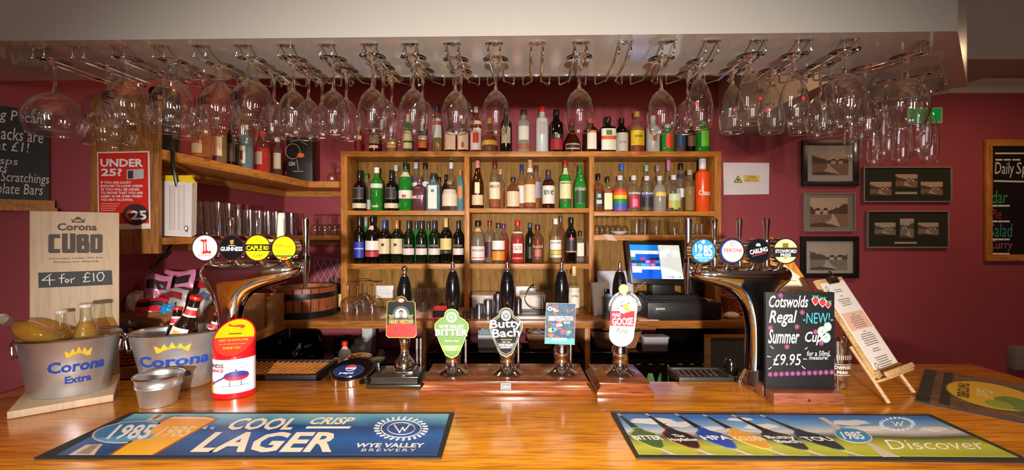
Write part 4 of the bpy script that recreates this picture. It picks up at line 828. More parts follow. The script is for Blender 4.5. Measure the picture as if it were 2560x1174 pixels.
PG(fr, [(1238, 856), (1292, 856), (1288, 870), (1242, 870)], M('0e0d0d', .3), b, .0017, .0024); T(fr, 'WYE VALLEY', 1248, 859, 1282, 864, INK, b, .003, .03); T(fr, 'BREWERY', 1253, 866, 1277, 869, INK, b, .003, .01); T(fr, 'award winning', 1252, 846, 1279, 850, GOLD, b, .0026, 0); T(fr, 'ABV 4.5%', 1255, 852, 1276, 855, INK, b, .0026, 0)
# colourful square clip
fr, b = clip(pumps[3], 1.400, [(1366, 757), (1439, 759), (1436, 861), (1362, 858)], blotch_mat('splash_print', ['0a1f2e', '14606c', '1a2850', '0f4a5c', 'a03026', 'd89868'], 40, .6), M('d8d4c0', .4), 1.01, .003)
for i in range(15):
    R = random.Random(i); x = R.uniform(1370, 1432); y = R.uniform(763, 850); EL(fr, x, y, R.uniform(3, 9), R.uniform(2, 6), M(['e8c42a', 'd8402c', '1f8f8a', '24407c', 'f0d8b8', '7a2430', '2f6fb0'][i % 7], .4), b, .001+.0001*(i % 6), .0018, n=7)
EL(fr, 1375, 771, 6, 5, CRM, b, .0018, .0022); EL(fr, 1375, 771, 3, 3, BLACK, b, .0022, .0026)
PG(fr, [(1369, 788), (1434, 788), (1434, 802), (1369, 802)], M('241e2a', .4), b, .002, .0024); T(fr, 'DISINTEGRATION', 1371, 789, 1432, 801, INK, b, .003, .05); T(fr, 'ABV 5.1%', 1409, 803, 1424, 808, INK, b, .003, .03)
PG(fr, [(1363, 843), (1436, 846), (1435.5, 860), (1362.5, 857)], M('2f9a8c', .4), b, .0019, .0022); T(fr, 'salopian', 1380, 841, 1417, 853, INK, b, .003, .04)
# goose clip: long rounded tablet under an arched award collar with a medal
fr = front(1.396)
b = obj('award_collar', prism(fr, [fr.ab(1562+42*math.cos(a), 768-42*math.sin(a)*1.0) for a in [PI*(-.02+1.04*i/24) for i in range(25)]]+[fr.ab(*p) for p in ((1524, 778), (1533, 780), (1592, 780), (1600, 776))], -.004, 0), M('32302f', .35), pumps[4], sm=False)
arc_t = lambda s_, r, a0, a1, h: obj('lettering', tgeo(s_, (lambda u, v: fr.p(*[(lambda A, R: (lambda q: q)(fr.ab(1562+R*math.cos(A), 768-R*math.sin(A))))(a0+(a1-a0)*u, r+h*v)][0], .0012)), .04), INK, b, sm=False)
arc_t("WORLD'S BEST", 35.5, PI*.97, PI*.62, 5); arc_t("WORLD'S BEST", 35.5, PI*.38, PI*.03, 5); arc_t('INTERNATIONAL BEER CHALLENGE 2010', 29.5, PI*.97, PI*.03, 4)
m_ = obj('medal', prism(fr, [fr.ab(*p) for p in ell(1558, 722, 12, 12.5, 28)], -.002, .005), M('c9b56c', .3, .7), pumps[4]); EL(fr, 1558, 722, 9, 9.5, M('d8c88a', .3, .6), m_, .005, .006)
tab = [(1561+31*math.cos(a), 772-32*math.sin(a)) for a in [PI*i/18 for i in range(19)]]+[(1554+30*math.cos(a), 835-29*math.sin(a)) for a in [PI+PI*i/18 for i in range(19)]]
fr2, b = clip(pumps[4], 1.390, tab, CRM, M('8c8a86', .35), 1.05); fr = fr2
PG(fr, [(1526, 776), (1586.5, 777), (1584, 815), (1525, 813)], M('d8142c', .35), b, .001, .0016)
PG(fr, [(1529, 773), (1531, 769), (1541, 773), (1548, 772), (1553, 762), (1554, 754), (1562, 751), (1568, 756), (1566, 766), (1568, 779), (1559, 783), (1551, 781), (1547, 774), (1535, 776)], M('f4f1ea', .4), b, .0016, .0022)
ST(fr, [(1529, 772), (1533, 770), (1541, 773), (1547, 770)], .0012, INKD, b, .0026); ST(fr, [(1551, 767), (1552, 756), (1559, 751), (1566, 754), (1567, 759)], .0012, INKD, b, .0026); ST(fr, [(1550, 774), (1557, 779), (1559, 784)], .0009, INKD, b, .0026)
PG(fr, [(1557, 766), (1561, 759), (1569, 760), (1573, 769), (1574, 779), (1569, 780), (1560, 773)], M('eb9a1c', .4), b, .0022, .0030); ST(fr, [(1559, 769), (1566, 774), (1572, 776)], .0008, M('7a2a10', .5), b, .0034); EL(fr, 1555, 764, 2, 3, M('8a2a2a', .4), b, .0024, .003); EL(fr, 1571, 757, 2, 1.5, INKD, b, .0024, .003)
ST(fr, [(1540, 757), (1544, 765), (1548, 763)], .0008, INKD, b, .0016); ST(fr, [(1573, 756), (1581, 759), (1584, 766), (1575, 767)], .0006, INKD, b, .0016)
T(fr, 'MAD', 1531, 782, 1551, 791, INK, b, .0024, .03); T(fr, 'GOOSE', 1530, 793, 1582, 812, INK, b, .0024, .06); T(fr, 'Purity', 1541, 819, 1571, 836, INKD, b, .002, -.005, .25); ST(fr, [(1552, 837), (1558, 835), (1564, 831)], .0008, INKD, b, .0018); EL(fr, 1558, 824, 1.3, 1.3, RED, b, .002, .0026); T(fr, 'PALE ALE', 1542, 843, 1567, 849, M('4a4644', .5), b, .002, 0); T(fr, 'ABV 4.5%', 1546, 852, 1563, 855, M('a04a44', .5), b, .002, 0)

# ------------------------------------------------------------------ chrome beer fonts
def font(lab, Y, slices, badges, levers, spout, base):
    xs0 = [(s[1]+s[2])/2 for s in slices]; bx, by, br = base
    t = thing('beer_font', lab, 'beer tap', (X_(bx, Y), Y, 1.10))
    rings = []
    for (py, xl, xr, dh, dy) in slices:
        z = Z_(py, Y); a = (xr-xl)/2/F*Y; cx = X_((xl+xr)/2, Y); e = 2.6
        rings.append([Vector((cx+a*math.copysign(abs(math.cos(k))**(2/e), math.cos(k)), Y+dy+dh*math.copysign(abs(math.sin(k))**(2/e), math.sin(k)), z)) for k in [2*PI*i/32 for i in range(32)]])
    obj('font_body', loft(rings), CHROME, t, ang=80, sub=1)
    x, z0 = X_(bx, Y), 1.1004
    obj('base_flange', lathe((x, Y, z0), [(0, 0), (br, 0), (br, .012), (br*.97, .018), (br*.80, .035), (br*.62, .060), (0, .060)], 32), CHROME, t, ang=50)
    for (px, py, r, cols, fn) in badges:
        Yb = Y-.062; fr = front(Yb); R = r/F*Yb; a, b_ = fr.ab(px, py)
        h = obj('tap_badge', merge(prism(fr, ell(a, b_, R*1.0, R*1.0, 40), -.030, .001), ringpoly(fr, a, b_, R*1.02, R*1.02, R*.93, R*.93, .0, .005, 40)), CHROME, t, ang=40)
        obj('lens', prism(fr, ell(a, b_, R*.93, R*.93, 40), .001, .003), cols, h, sm=False)
        obj('badge_stem', tube([(a, Yb+.016, b_-R*.9), (a, Yb+.030, b_-R*1.0-.012), (a, Y-.02, Z_(676, Y))], .009, 12), CHROME, t)
        fn(fr, h, px, py, r)
    for (px, y0, y1, r0, r1, mat) in levers:
        Yl = Y-.012
        obj('tap_lever', tube([atY(px, y1, Yl), atY(px, (y0+y1)/2, Yl), atY(px, y0+4, Yl), atY(px, y0, Yl)], [r0, (r0+r1)/2, r1, r1*.7], 16), mat, t)
        obj('tap_valve', tube([atY(px, y1+2, Yl), atY(px, 668, Yl)], .010, 12), CHROME, t)
    px, y0, y1, y2, mat = spout; Ys = Y+.006
    s = obj('spout', tube([atY(px-2, y2, Ys), atY(px-1, y2-40, Ys), atY(px-1, y2-41, Ys), atY(px, y1, Ys), atY(px, y1-1, Ys), atY(px, y1-12, Ys)], [.0068, .0085, .012, .013, .0095, .0095], 16), CHROME, t)
    obj('spout_collar', tube([atY(px, y1-6, Ys), atY(px, y1+4, Ys)], .014, 16), GBLACK, t)
    obj('spout_handle', tube([atY(px, y1-12, Ys), atY(px, y0+8, Ys), atY(px, y0+3, Ys), atY(px, y0, Ys)], [.008, .0125, .012, .006], 16), mat, t)
    obj('spout_arm', tube([atY(px, y1+16, Ys), atY(px+(28 if px > 1500 else -28), y1+18, Y)], .011, 12), CHROME, t)
    return t
def bt(*L):
    def fn(fr, h, px, py, r):
        for q in L:
            if q[0] == 'T': _, s_, x0, y0, x1, y1, m, bo = q[:8]; T(fr, s_, px+x0, py+y0, px+x1, py+y1, m, h, .0050, bo, q[8] if len(q) > 8 else 0, rot=q[9] if len(q) > 9 else 0)
            elif q[0] == 'P': PG(fr, [(px+a, py+b) for a, b in q[1]], q[2], h, .0030, q[3] if len(q) > 3 else .0040)
            elif q[0] == 'E': EL(fr, px+q[1], py+q[2], q[3], q[4], q[5], h, .0030, q[6] if len(q) > 6 else .0040)
    return fn
def chord(r, y0, y1, n=8):
    R = r*.92; o = []
    for i in range(n+1): y = y0+(y1-y0)*i/n; o.append((math.sqrt(max(0, R*R-y*y)), y))
    return o+[(-x, y) for x, y in o[::-1]]
YEL = M('f2e414', .25, coat=.4); BKL = M('101418', .15, coat=.5); WHL = M('f2efe8', .25, coat=.4); BLU = M('2a84c8', .25, coat=.4)
Lpoly = [[(-14, -20), (-6, -21), (-3, -19), (-1, -22), (5, -20), (3, -16), (4, 4), (7, 9), (13, 7), (15, 9), (13, 15), (6, 13), (-4, 15), (-12, 13), (-6, 11), (-5, 4), (-5, -14), (-9, -16)], [(-2, -15), (1, -15), (1, 8), (-2, 8)]]
font('chrome swan-neck beer font with four round badges, left end of the bar', 1.45,
 [(650, 560, 720, .020, 0), (653, 535, 742, .036, 0), (658, 516, 754, .046, 0), (667, 505, 759, .052, 0), (678, 501, 758, .054, 0), (690, 503, 744, .052, 0), (701, 508, 716, .050, 0), (712, 518, 678, .046, 0), (726, 528, 640, .042, 0), (742, 537, 618, .038, 0), (765, 545, 606, .034, 0), (800, 551, 601, .032, 0), (860, 553, 600, .031, 0), (915, 553, 600, .032, 0), (940, 549, 604, .035, 0)],
 [(515, 619, 33, WHL, bt(*[('P', p, M('c8281e', .3)) for p in Lpoly[:1]], ('P', Lpoly[1], WHL, .0044), ('T', 'Lawless', -15, 15, 16, 21, M('c87068', .3), 0))),
  (581, 619, 32, BKL, bt(('T', 'GUINNESS', -27, -3, 28, 8, WHL, .05), ('P', [(-4, -19), (5, -20), (4, -10), (-1, -8), (-4, -12)], GOLD), ('P', [(-8, -6.5), (9, -6.5), (9, -5), (-8, -5)], WHL))),
  (646, 619, 33, YEL, bt(('P', chord(33, -9, 8), M('16180e', .3)), ('T', 'CAPLE', -28, -6, 12, 6, YEL, .08), ('T', 'RD', 15, -5, 28, 5, YEL, .06), ('T', 'Cider', -10, 14, 14, 22, INKD, 0, .3))),
  (712, 620, 31, YEL, bt(('T', 'THATCHERS', -22, -9, 22, -1, M('8a6a14', .3), 0, 0, -6), ('T', 'Gold', -14, 2, 10, 12, M('b08a1c', .3), 0, .3), ('P', chord(31, 17, 22), M('2a7a34', .3)), ('E', -5, 22, 4, 4, M('d8402a', .3), .0046), ('E', 3, 23, 4, 4, M('d8402a', .3), .0046)))],
 [(577, 543, 586, .0062, .0098, CHROME), (643, 543, 588, .0062, .0100, CHROME), (702, 532, 594, .0110, .0085, M('d8cba8', .4))],
 (765, 543, 644, 722, CHROME), (577, 950, .040))
font('chrome swan-neck beer font with four round badges, right of the bar', 1.44,
 [(662, 1765, 1935, .022, 0), (664, 1744, 1955, .036, 0), (669, 1730, 1967, .046, 0), (677, 1723, 1974, .052, 0), (686, 1722, 1976, .054, 0), (694, 1728, 1975, .052, 0), (703, 1752, 1968, .050, 0), (713, 1790, 1955, .046, 0), (726, 1824, 1940, .042, 0), (744, 1843, 1930, .038, 0), (768, 1858, 1925, .034, 0), (805, 1867, 1922, .032, 0), (870, 1868, 1921, .031, 0), (925, 1865, 1923, .033, 0), (945, 1858, 1930, .036, 0)],
 [(1757, 627, 31, BLU, bt(('T', '19', -21, -17, -2, 3, WHL, .09), ('T', 'LAGER', -21, 5, -2, 14, M('a8d8f0', .3), .05), ('T', '85', 0, -15, 22, 14, WHL, .10), ('P', [(-24, 16), (24, 16), (22, 18), (-22, 18)], WHL), ('E', 0, -23, 4.5, 4.5, M('a8d8f0', .3)), ('T', 'WYE VALLEY', -11, 21, 11, 24, WHL, 0))),
  (1827, 627, 32, M('223068', .25, coat=.4), bt(('E', 3, 0, 26.5, 27, WHL), ('T', 'PERONI', -19, -7, 25, 3, M('c03a34', .3), .02), ('T', 'NASTRO AZZURRO', -18, 5, 24, 8, M('c03a34', .3), 0), ('E', 3, -18, 6, 6, M('c86a60', .3), .0046), ('E', 3, -18, 4, 4, WHL, .0050), ('E', 5, 15, 8, 4, M('d8c8a0', .3), .0046))),
  (1894, 627, 31, BKL, bt(('T', 'CARLING', -22, -7, 23, 5, WHL, .06, 0, 12), ('P', [(-14, 12), (20, 3), (20, 5), (-14, 14)], RED), ('P', [(-5, -18), (0, -20), (5, -18), (6, -12), (-6, -12)], M('b8b8b0', .3)))),
  (1962, 627, 32, M('e4dc98', .25, coat=.4), bt(('P', chord(32, -8, 15), M('1c1e22', .3)), ('T', 'STOWFORD', -26, -4, 27, 5, WHL, .06), ('T', 'PRESS', -13, 6, 13, 14, WHL, .06), ('P', [(-7, -20), (7, -20), (7, -9), (-7, -9)], M('7a6a2a', .3)), ('P', [(-28, -10), (28, -10), (28, -8), (-28, -8)], GOLD), ('E', 0, 17, 3, 3, GOLD, .0044)))],
 [(1786, 545, 598, .0060, .0100, CHROME), (1848, 545, 600, .0060, .0105, CHROME), (1916, 545, 598, .0060, .0115, CHROME)],
 (1720, 545, 652, 735, STEEL), (1893, 960, .056))
#==COUNTER==
# ------------------------------------------------------------------ bar runners
ft = flat(1.1045)
def quadpx(pts): return [ft.ab(*p) for p in pts]
def runner(lab, outer, inn, mat):
    t = thing('bar_runner', lab, 'bar mat', tuple(atZ(sum(p[0] for p in outer)/4, sum(p[1] for p in outer)/4)))
    obj('rubber_mat', prism(ft, quadpx(outer), -.0042, 0), RUBBER, t)
    PG(ft, inn, mat, t, 0, .0006, 'printed_panel'); return t
SKY1 = ramp_mat('lager_print', [(0, '0c3a72'), (.35, '125ca6'), (.62, '0e3a78'), (.78, '4a93b8'), (1, '8fb6bd')], 1, .985, 1.22, .45, .38, 5, (1, 2.2, 1))
t = runner('black-edged blue lager bar runner with COOL CRISP LAGER lettering, left', [(85, 1143), (1103, 1143), (1136, 1030), (325, 1030)], [(140, 1137), (1093, 1137), (1123, 1034), (335, 1034)], SKY1)
STL = M('c9b9a4', .4)
ELm = lambda cx, cy, rx, ry, sh, n=30: [(cx+rx*math.cos(2*PI*i/n)-sh*math.sin(2*PI*i/n), cy+ry*math.sin(2*PI*i/n)) for i in range(n)]
PG(ft, [(366, 1050), (392, 1035), (418, 1036), (396, 1050)], STL, t, .0008, .0011); PG(ft, [(378, 1048), (396, 1037), (407, 1038), (388, 1049)], M('8c4a30', .4), t, .0011, .0013)
PG(ft, ELm(323, 1080, 88, 28, 32), STL, t, .0008, .0012); PG(ft, ELm(323, 1080, 83, 25.5, 30), M('2a78b4', .35), t, .0012, .0015)
PG(ft, [(236, 1096), (390, 1085), (372, 1098), (262, 1105)], M('5aa2cc', .35), t, .0015, .0017)
T3(ft, '1985', (262, 1100), (365, 1100), (300, 1062), INK, t, .0022, .09)
PG(ft, [(172, 1137), (215, 1112), (258, 1110), (247, 1122), (236, 1137)], STL, t, .0008, .0012); PG(ft, [(190, 1135), (228, 1114), (246, 1113), (222, 1136)], M('8f7c68', .4), t, .0012, .0015)
BEER = ramp_mat('beer_print', [(0, 'f2b41a'), (.55, 'f0a018'), (.78, 'e8952a'), (.84, 'e8cdb0'), (1, 'efe2cc')], 1, .99, 1.215, .4, .05)
PG(ft, [(272, 1137), (388, 1137), (547, 1047), (520, 1041), (430, 1040), (410, 1047)], M('a04a12', .4), t, .0008, .0012); PG(ft, [(280, 1137), (380, 1137), (538, 1048), (516, 1043), (434, 1042), (418, 1048)], BEER, t, .0012, .0016)
T3(ft, '1985', (382, 1094), (462, 1094), (420, 1066), M('f0c890', .4), t, .0021, .06)
T3(ft, 'COOL', (560, 1075), (727, 1075), (594, 1045), M('ece0cc', .5), t, .0012, .05, .12)
T3(ft, 'CRISP', (768, 1061), (876, 1061), (788, 1043), M('ece0cc', .5), t, .0012, .03, .12); PG(ft, [(768, 1066), (878, 1066), (874, 1070), (764, 1070)], M('ece0cc', .5), t, .0006, .0012)
T3(ft, 'LAGER', (473, 1131), (828, 1131), (530, 1080), M('ece0cc', .5), t, .0012, .05, .12)
PG(ft, [(497, 1069), (520, 1063), (515, 1072)], M('9cc4d8', .5), t, .0006, .001); PG(ft, [(524, 1070), (538, 1066), (532, 1073)], M('9cc4d8', .5), t, .0006, .001)
def rays(fr, cx, cy, rx, ry, mat, parent, k=26):
    obj('emblem_rays', merge(*[strip(fr, [fr.ab(cx+rx*.86*math.cos(a), cy+ry*.86*math.sin(a)), fr.ab(cx+rx*math.cos(a+.05), cy+ry*math.sin(a+.05))], .006, .0006, .0013) for a in [2*PI*i/k for i in range(k)]]), mat, parent, sm=False)
rays(ft, 1003, 1071, 66, 29, M('d8e0e4', .5), t)
def rline(cx, cy, rx, ry, wd, mat, parent, n=36): obj('emblem_ring', merge(*[strip(ft, [ft.ab(cx+rx*math.cos(2*PI*i/n), cy+ry*math.sin(2*PI*i/n)), ft.ab(cx+rx*math.cos(2*PI*(i+1)/n), cy+ry*math.sin(2*PI*(i+1)/n))], wd, .0006, .0012) for i in range(n)]), mat, parent, sm=False)
rline(1003, 1071, 50, 22, .0028, INK, t); rline(1003, 1071, 34, 15, .0014, INK, t)
STS(ft, [[(986, 1062), (999, 1081), (1007, 1068), (1011, 1077), (1024, 1062)]], .003, INK, t, .0014)
T3(ft, 'WYE VALLEY', (888, 1119), (1061, 1119), (893, 1108), INK, t, .0013, .05, .1); T3(ft, 'BREWERY', (902, 1129), (1040, 1129), (905, 1122), INK, t, .0013, .0, .1, 1.3)
SKY2 = ramp_mat('landscape_print', [(0, '9aa02e'), (.14, 'b7b936'), (.27, '8a8f3a'), (.34, '3f4a2c'), (.40, '8a8a8c'), (.48, 'c9c4c0'), (.62, '6f9cc4'), (.80, '2f6fb4'), (1, '1c57a0')], 1, .985, 1.222, .45, .16, 5, (1, 3, 1))
t = runner('black-edged landscape bar runner printed with a row of pump badges, right', [(1592, 1143), (2583, 1152), (2328, 1035), (1527, 1030)], [(1596, 1135), (2545, 1142), (2318, 1039), (1541, 1034)], SKY2)
for x, y, rx, ry in ((1630, 1052, 55, 7), (1700, 1060, 38, 6), (1850, 1048, 30, 4), (1905, 1066, 40, 6), (2125, 1056, 45, 6), (2170, 1070, 60, 5), (2335, 1072, 34, 5), (1775, 1070, 30, 4)):
    PG(ft, [(x+rx*(1+.18*math.sin(7*a))*math.cos(a), y+ry*(1+.2*math.sin(5*a+1))*math.sin(a)) for a in [2*PI*i/22 for i in range(22)]], M('d6d0cc', .5), t, .0006, .0008)
for i, (x, y, s_, c, e) in enumerate([(1622, 1096, 'BITTER', '3c5a22', '8fb84a'), (1706, 1096, 'The\nHopfather', '181214', 'a0202c'), (1793, 1096, 'HPA', '1c3f9c', '3a6ac8'), (1876, 1098, 'GOLDEN', 'd8962a', 'e0b860'), (1962, 1099, 'Butty\nBach', '1c1a18', '3a342c'), (2047, 1099, 'TOU', '151c20', '2a4a54')]):
    k = 1.0; sl = (x-1250)*.0042
    q = lambda dx, dy: (x+dx-3+(dy)*sl*.62, y+dy)
    PG(ft, [q(-16, -57), q(-10, -57), q(4, -28), q(-14, -26)], M('17120f', .4), t, .0008, .0012); PG(ft, [q(-16, -62), q(-12, -62), q(-10, -57), q(-15, -57)], STL, t, .0008, .0013)
    sh = [(-38, -2), (-34, -12), (-16, -20), (-12, -27), (6, -27), (12, -19), (30, -12), (36, -2), (30, 12), (22, 22), (10, 27), (-6, 24), (-24, 12)]
    PG(ft, [q(a, b) for a, b in sh], M(e, .4), t, .0010, .0015); PG(ft, [q(a*.92, b*.92) for a, b in sh], M(c, .4), t, .0015, .0018)
    h = 14 if '\n' in s_ else 9
    T3(ft, s_, q(-35, h-4), q(37, h-4), q(-35, -9 if h > 9 else -6), INK if i != 3 else M('f0dcae', .5), t, .0023, .05)
    PG(ft, [q(4, 26), q(14, 26), q(34, 41), q(18, 41), q(12, 34)], STL, t, .0010, .0014); PG(ft, [q(-8, 41), q(30, 41), q(22, 37), q(4, 37)], M('9c8a74', .4), t, .0010, .0012)
PG(ft, [(2046, 1044), (2060, 1044), (2108, 1072), (2094, 1072)], STL, t, .0010, .0014); PG(ft, ELm(2133, 1089, 45, 19, -18), STL, t, .0010, .0014); PG(ft, ELm(2133, 1089, 41, 17, -16), M('2a84b8', .35), t, .0014, .0017)
T3(ft, '1985', (2112, 1100), (2166, 1100), (2098, 1080), INK, t, .0022, .08); PG(ft, [(2164, 1108), (2178, 1108), (2250, 1142), (2206, 1142)], STL, t, .0010, .0014)
rays(ft, 2242, 1059, 43, 16, M('c0d0dc', .5), t, 22); STS(ft, [[(2228, 1053), (2240, 1063), (2243, 1055), (2252, 1063), (2256, 1053)]], .0025, M('d8e0e4', .5), t, .0012)
T3(ft, 'Discover', (2228, 1124), (2480, 1124), (2196, 1100), M('eceadc', .5), t, .0014, .0, .3)
# third mat, far right: oak-barrel print with a yellow oval
A = [(2313, 924), (2303, 1006)]
p0, p1 = atZ(2313, 924, 1.1), atZ(2303, 1006, 1.1); du = (p1-p0).normalized(); dv = Vector((.70, -.715, 0)).normalized()
t = thing('bar_towel_mat', 'brown barrel-print bar mat with a yellow oval, right end of the bar', 'bar mat', tuple(p1))
fm = Fr(p0+Vector((0, 0, .0045)), dv, -du); L1 = (p1-p0).length; L2 = .305
obj('rubber_mat', fbox(fm, 0, L2, -L1, 0, -.0042, 0), RUBBER, t)
fm_w = wood('barrel_print', (.20, .075, .03), (.09, .035, .015), (9, 9, 9), .5)
n = 6
for i in range(n): PG(fm, [(.03, -L1*(i+.04)/n-.004), (L2-.006, -L1*(i+.04)/n-.004), (L2-.006, -L1*(i+.96)/n), (.03, -L1*(i+.96)/n)], fm_w, t, 0, .0006, 'printed_panel', px=False)
for a in (.05, .255): PG(fm, [(a, -.01), (a+.022, -.01), (a+.022, -L1+.01), (a, -L1+.01)], M('1c120e', .5), t, .0006, .0009, px=False)
PG(fm, ell(.155, -L1*.5, .098, .150, 40), M('3f6a1c', .5), t, .0009, .0011, px=False); PG(fm, ell(.155, -L1*.5, .094, .146, 40), M('cfa016', .5), t, .0011, .0013, px=False)
PG(fm, ell(.20, -L1*.62, .04, .07, 9), M('5a7a1c', .5, noise=.5, scale=60), t, .0013, .0016, px=False); PG(fm, ell(.17, -L1*.72, .03, .04, 7), M('86961e', .5), t, .0016, .0018, px=False)
obj('lettering', tgeo('THATCHERS', lambda u, v: fm.p(.085+v*.026, -L1*.5-.09+.18*(1-u), .0018), .03), M('3a2c10', .5), t, sm=False); obj('lettering', tgeo('Gold', lambda u, v: fm.p(.125+v*.036, -L1*.5-.05+.10*(1-u), .0018), .0, .3), M('efe2b0', .5), t, sm=False)

# ------------------------------------------------------------------ left end: drinks sign on its board, buckets, bottles
Bc = Vector((-1.312, 1.496, 0)); U = Vector((.79, .613, 0)).normalized(); V_ = Vector((.61, -.79, 0)).normalized()     # along the board, toward the viewer
W_, D_ = .206, .24
t = thing('drinks_sign', 'tall plywood sign reading CUBO and 4 for £10 with a bottle picture, left', 'sign', tuple(Bc+Vector((0, 0, 1.1))))
fs = Fr(Bc-U*W_+Vector((0, 0, 1.10)), U, (0, 0, 1))
obj('base_board', fbox(fs, -.002, W_+.002, .0004, .020, -.012, D_), PLY, t, bev=.0015)
obj('upright_board', fbox(fs, 0, W_, .0205, .558, -.012, 0), PLY, t, bev=.001)
BRN = M('3c2a1c', .6)
ff = fs
PG(ff, [(178, 545), (183, 551), (189, 544), (195, 541), (201, 544), (207, 551), (213, 545), (211, 556), (180, 556)], BRN, t); PG(ff, [(184, 553), (190, 549), (200, 549), (206, 553)], PLY, t, .001, .0014)
T(ff, 'Corona', 143, 558, 242, 576, BRN, t, .001, .045, .05); STS(ff, [[(146, 590), (128, 590), (128, 627), (146, 627)], [(162, 586), (162, 627), (182, 627), (182, 586)], [(198, 590), (198, 627), (217, 627), (217, 610), (201, 608), (215, 606), (215, 590), (198, 590)], [(232, 590), (232, 627), (250, 627), (250, 590), (232, 590)]], .0125, BRN, t, .0012, 'lettering')
T(ff, 'Coronas. Limes. On Ice.', 123, 641, 258, 648, BRN, t, .001, .02); T(ff, 'Perfect for Sharing.', 135, 650, 248, 658, BRN, t, .001, .02)
PG(ff, [(96, 681), (279, 675), (281, 711), (97, 719)], M('1c1e1e', .6), t, 0, .0025, 'price_strip')
STS(ff, [[(128, 684), (106, 700), (137, 699)], [(124, 691), (125, 712)], [(162, 684), (155, 686), (154, 707)], [(148, 695), (162, 694)], [(167, 697), (163, 702), (168, 706), (173, 700), (167, 697)], [(178, 696), (179, 706)], [(179, 699), (187, 694)], [(225, 683), (218, 681), (213, 686), (214, 698), (209, 704), (226, 702)], [(208, 693), (222, 692)], [(234, 682), (235, 702)], [(248, 681), (242, 690), (248, 702), (256, 700), (261, 689), (256, 680), (248, 681)]], .0026, CH, t, .0036)
T(ff, 'Please drink responsibly', 222, 1001, 290, 1005, BRN, t, D_+.0006, 0)
def bucket(lab, c, ab0, ab1, H, rot, name='ice_bucket', ears=True, w2=.0015, bands=False):
    t = thing(name, lab, 'bucket', c); (a0, b0), (a1, b1) = ab0, ab1
    def S(h, k, off=0): a = a0+(a1-a0)*h+off; b = b0+(b1-b0)*h+off; x = a*math.cos(k); y = b*math.sin(k); return Vector((c[0]+x*math.cos(rot)-y*math.sin(rot), c[1]+x*math.sin(rot)+y*math.cos(rot), c[2]+.0004+h*H))
    ks = [2*PI*i/40 for i in range(40)]
    hs = [(0, 0), (.03, .001), (.5, 0), (.98, 0), (1, .002), (1.012, .001), (1, -.001), (.98, -w2), (.5, -w2), (.04, -w2)]
    if bands: hs = [(0, 0), (.62, 0), (.64, .002), (.66, 0), (.70, .002), (.72, 0), (.98, 0), (1, .003), (1.015, .001), (1, -.001), (.98, -w2), (.04, -w2)]
    obj('bucket_body', loft([[S(h, k, o) for k in ks] for h, o in hs]), GALV, t, ang=60)
    obj('rolled_rim', tube([S(1, k, .0015) for k in ks]+[S(1, 0, .0015)], .0028, 8), STEEL, t)
    if ears:
        for k in (0, PI):
            e = obj('handle_ear', tube([S(.96, k-.16, .003), S(.94, k-.10, .010), S(.86, k, .016), S(.94, k+.10, .010), S(.96, k+.16, .003)], .003, 8), STEEL, t)
            obj('handle_loop', tube(smooth([S(.88, k-.12, .010), S(.72, k-.16, .012), S(.66, k, .014), S(.72, k+.16, .012), S(.88, k+.12, .010)], 4), .0028, 8), STEEL, t)
    return t, S
BL2 = M('1c3f9a', .35, coat=.3); YE2 = M('d8b02a', .35, coat=.3)
def bprint(t, S, k0, k1, s1, s2, q=1.0):
    def mp(h0, h1, a, b): return lambda u, v: S(h0+(h1-h0)*v, a+(b-a)*u, .0012)
    obj('lettering', tgeo(s1, mp(.44, .64, k0, k1), .06, .05), BL2, t, sm=False); m = (k0+k1)/2; d = (k1-k0)
    obj('lettering', tgeo(s2, mp(.24, .37, m-d*.22, m+d*.25), .05), BL2, t, sm=False)
    cr = [(0, 0), (1, 0), (1.06, .75), (.86, .42), (.74, .92), (.62, .45), (.5, 1.1), (.38, .45), (.26, .92), (.14, .42), (-.06, .75)]
    pts = [S(.70+.17*v, m+(u-.5)*d*.38, .0013) for u, v in cr]; bk = [S(.70+.17*v, m+(u-.5)*d*.38, .0003) for u, v in cr]; n = len(cr)
    obj('crown_emblem', ([tuple(p) for p in pts+bk], [tuple(range(n)), tuple(range(2*n-1, n-1, -1))]+[(i, (i+1) % n, n+(i+1) % n, n+i) for i in range(n)]), YE2, t, sm=False)
bk1, S1 = bucket('oval galvanised ice bucket with blue lettering, standing on the sign base, far left', tuple(fs.p(.104, .0204, .122)), (.090, .070), (.117, .090), .165, math.radians(24))
bprint(bk1, S1, -PI*.56, -PI*.16, 'Corona', 'Extra')
bk2, S2 = bucket('oval galvanised ice bucket with blue lettering holding three dark bottles', (-1.080, 1.455, 1.1003), (.092, .066), (.132, .090), .175, math.radians(22))
bprint(bk2, S2, -PI*.78, -PI*.20, 'Corona', 'Extra')
bk3, S3 = bucket('small plain galvanised pail in front of the second ice bucket', (-1.018, 1.292, 1.1003), (.044, .044), (.060, .056), .082, 0, 'tin_pail', False, bands=True)
PROF['beer'] = ([(0, 0), (.92, 0), (1, .02), (1, .54), (.94, .60), (.66, .70), (.46, .78), (.42, .93), (.46, .95), (.46, .97)], .52, .045)
GL['lb'] = (tglass((.95, .96, .90), .01, 1.5, 1.5), LQ((.98, .70, .10), .16)); GL['cb'] = (M('1c0f08', .06, coat=.7), None)
def inb(S, c, u, v, dz): return (c[0]+u, c[1]+v, c[2]+dz)
c1 = Vector(bk1.location); c2 = Vector(bk2.location)
bx = []
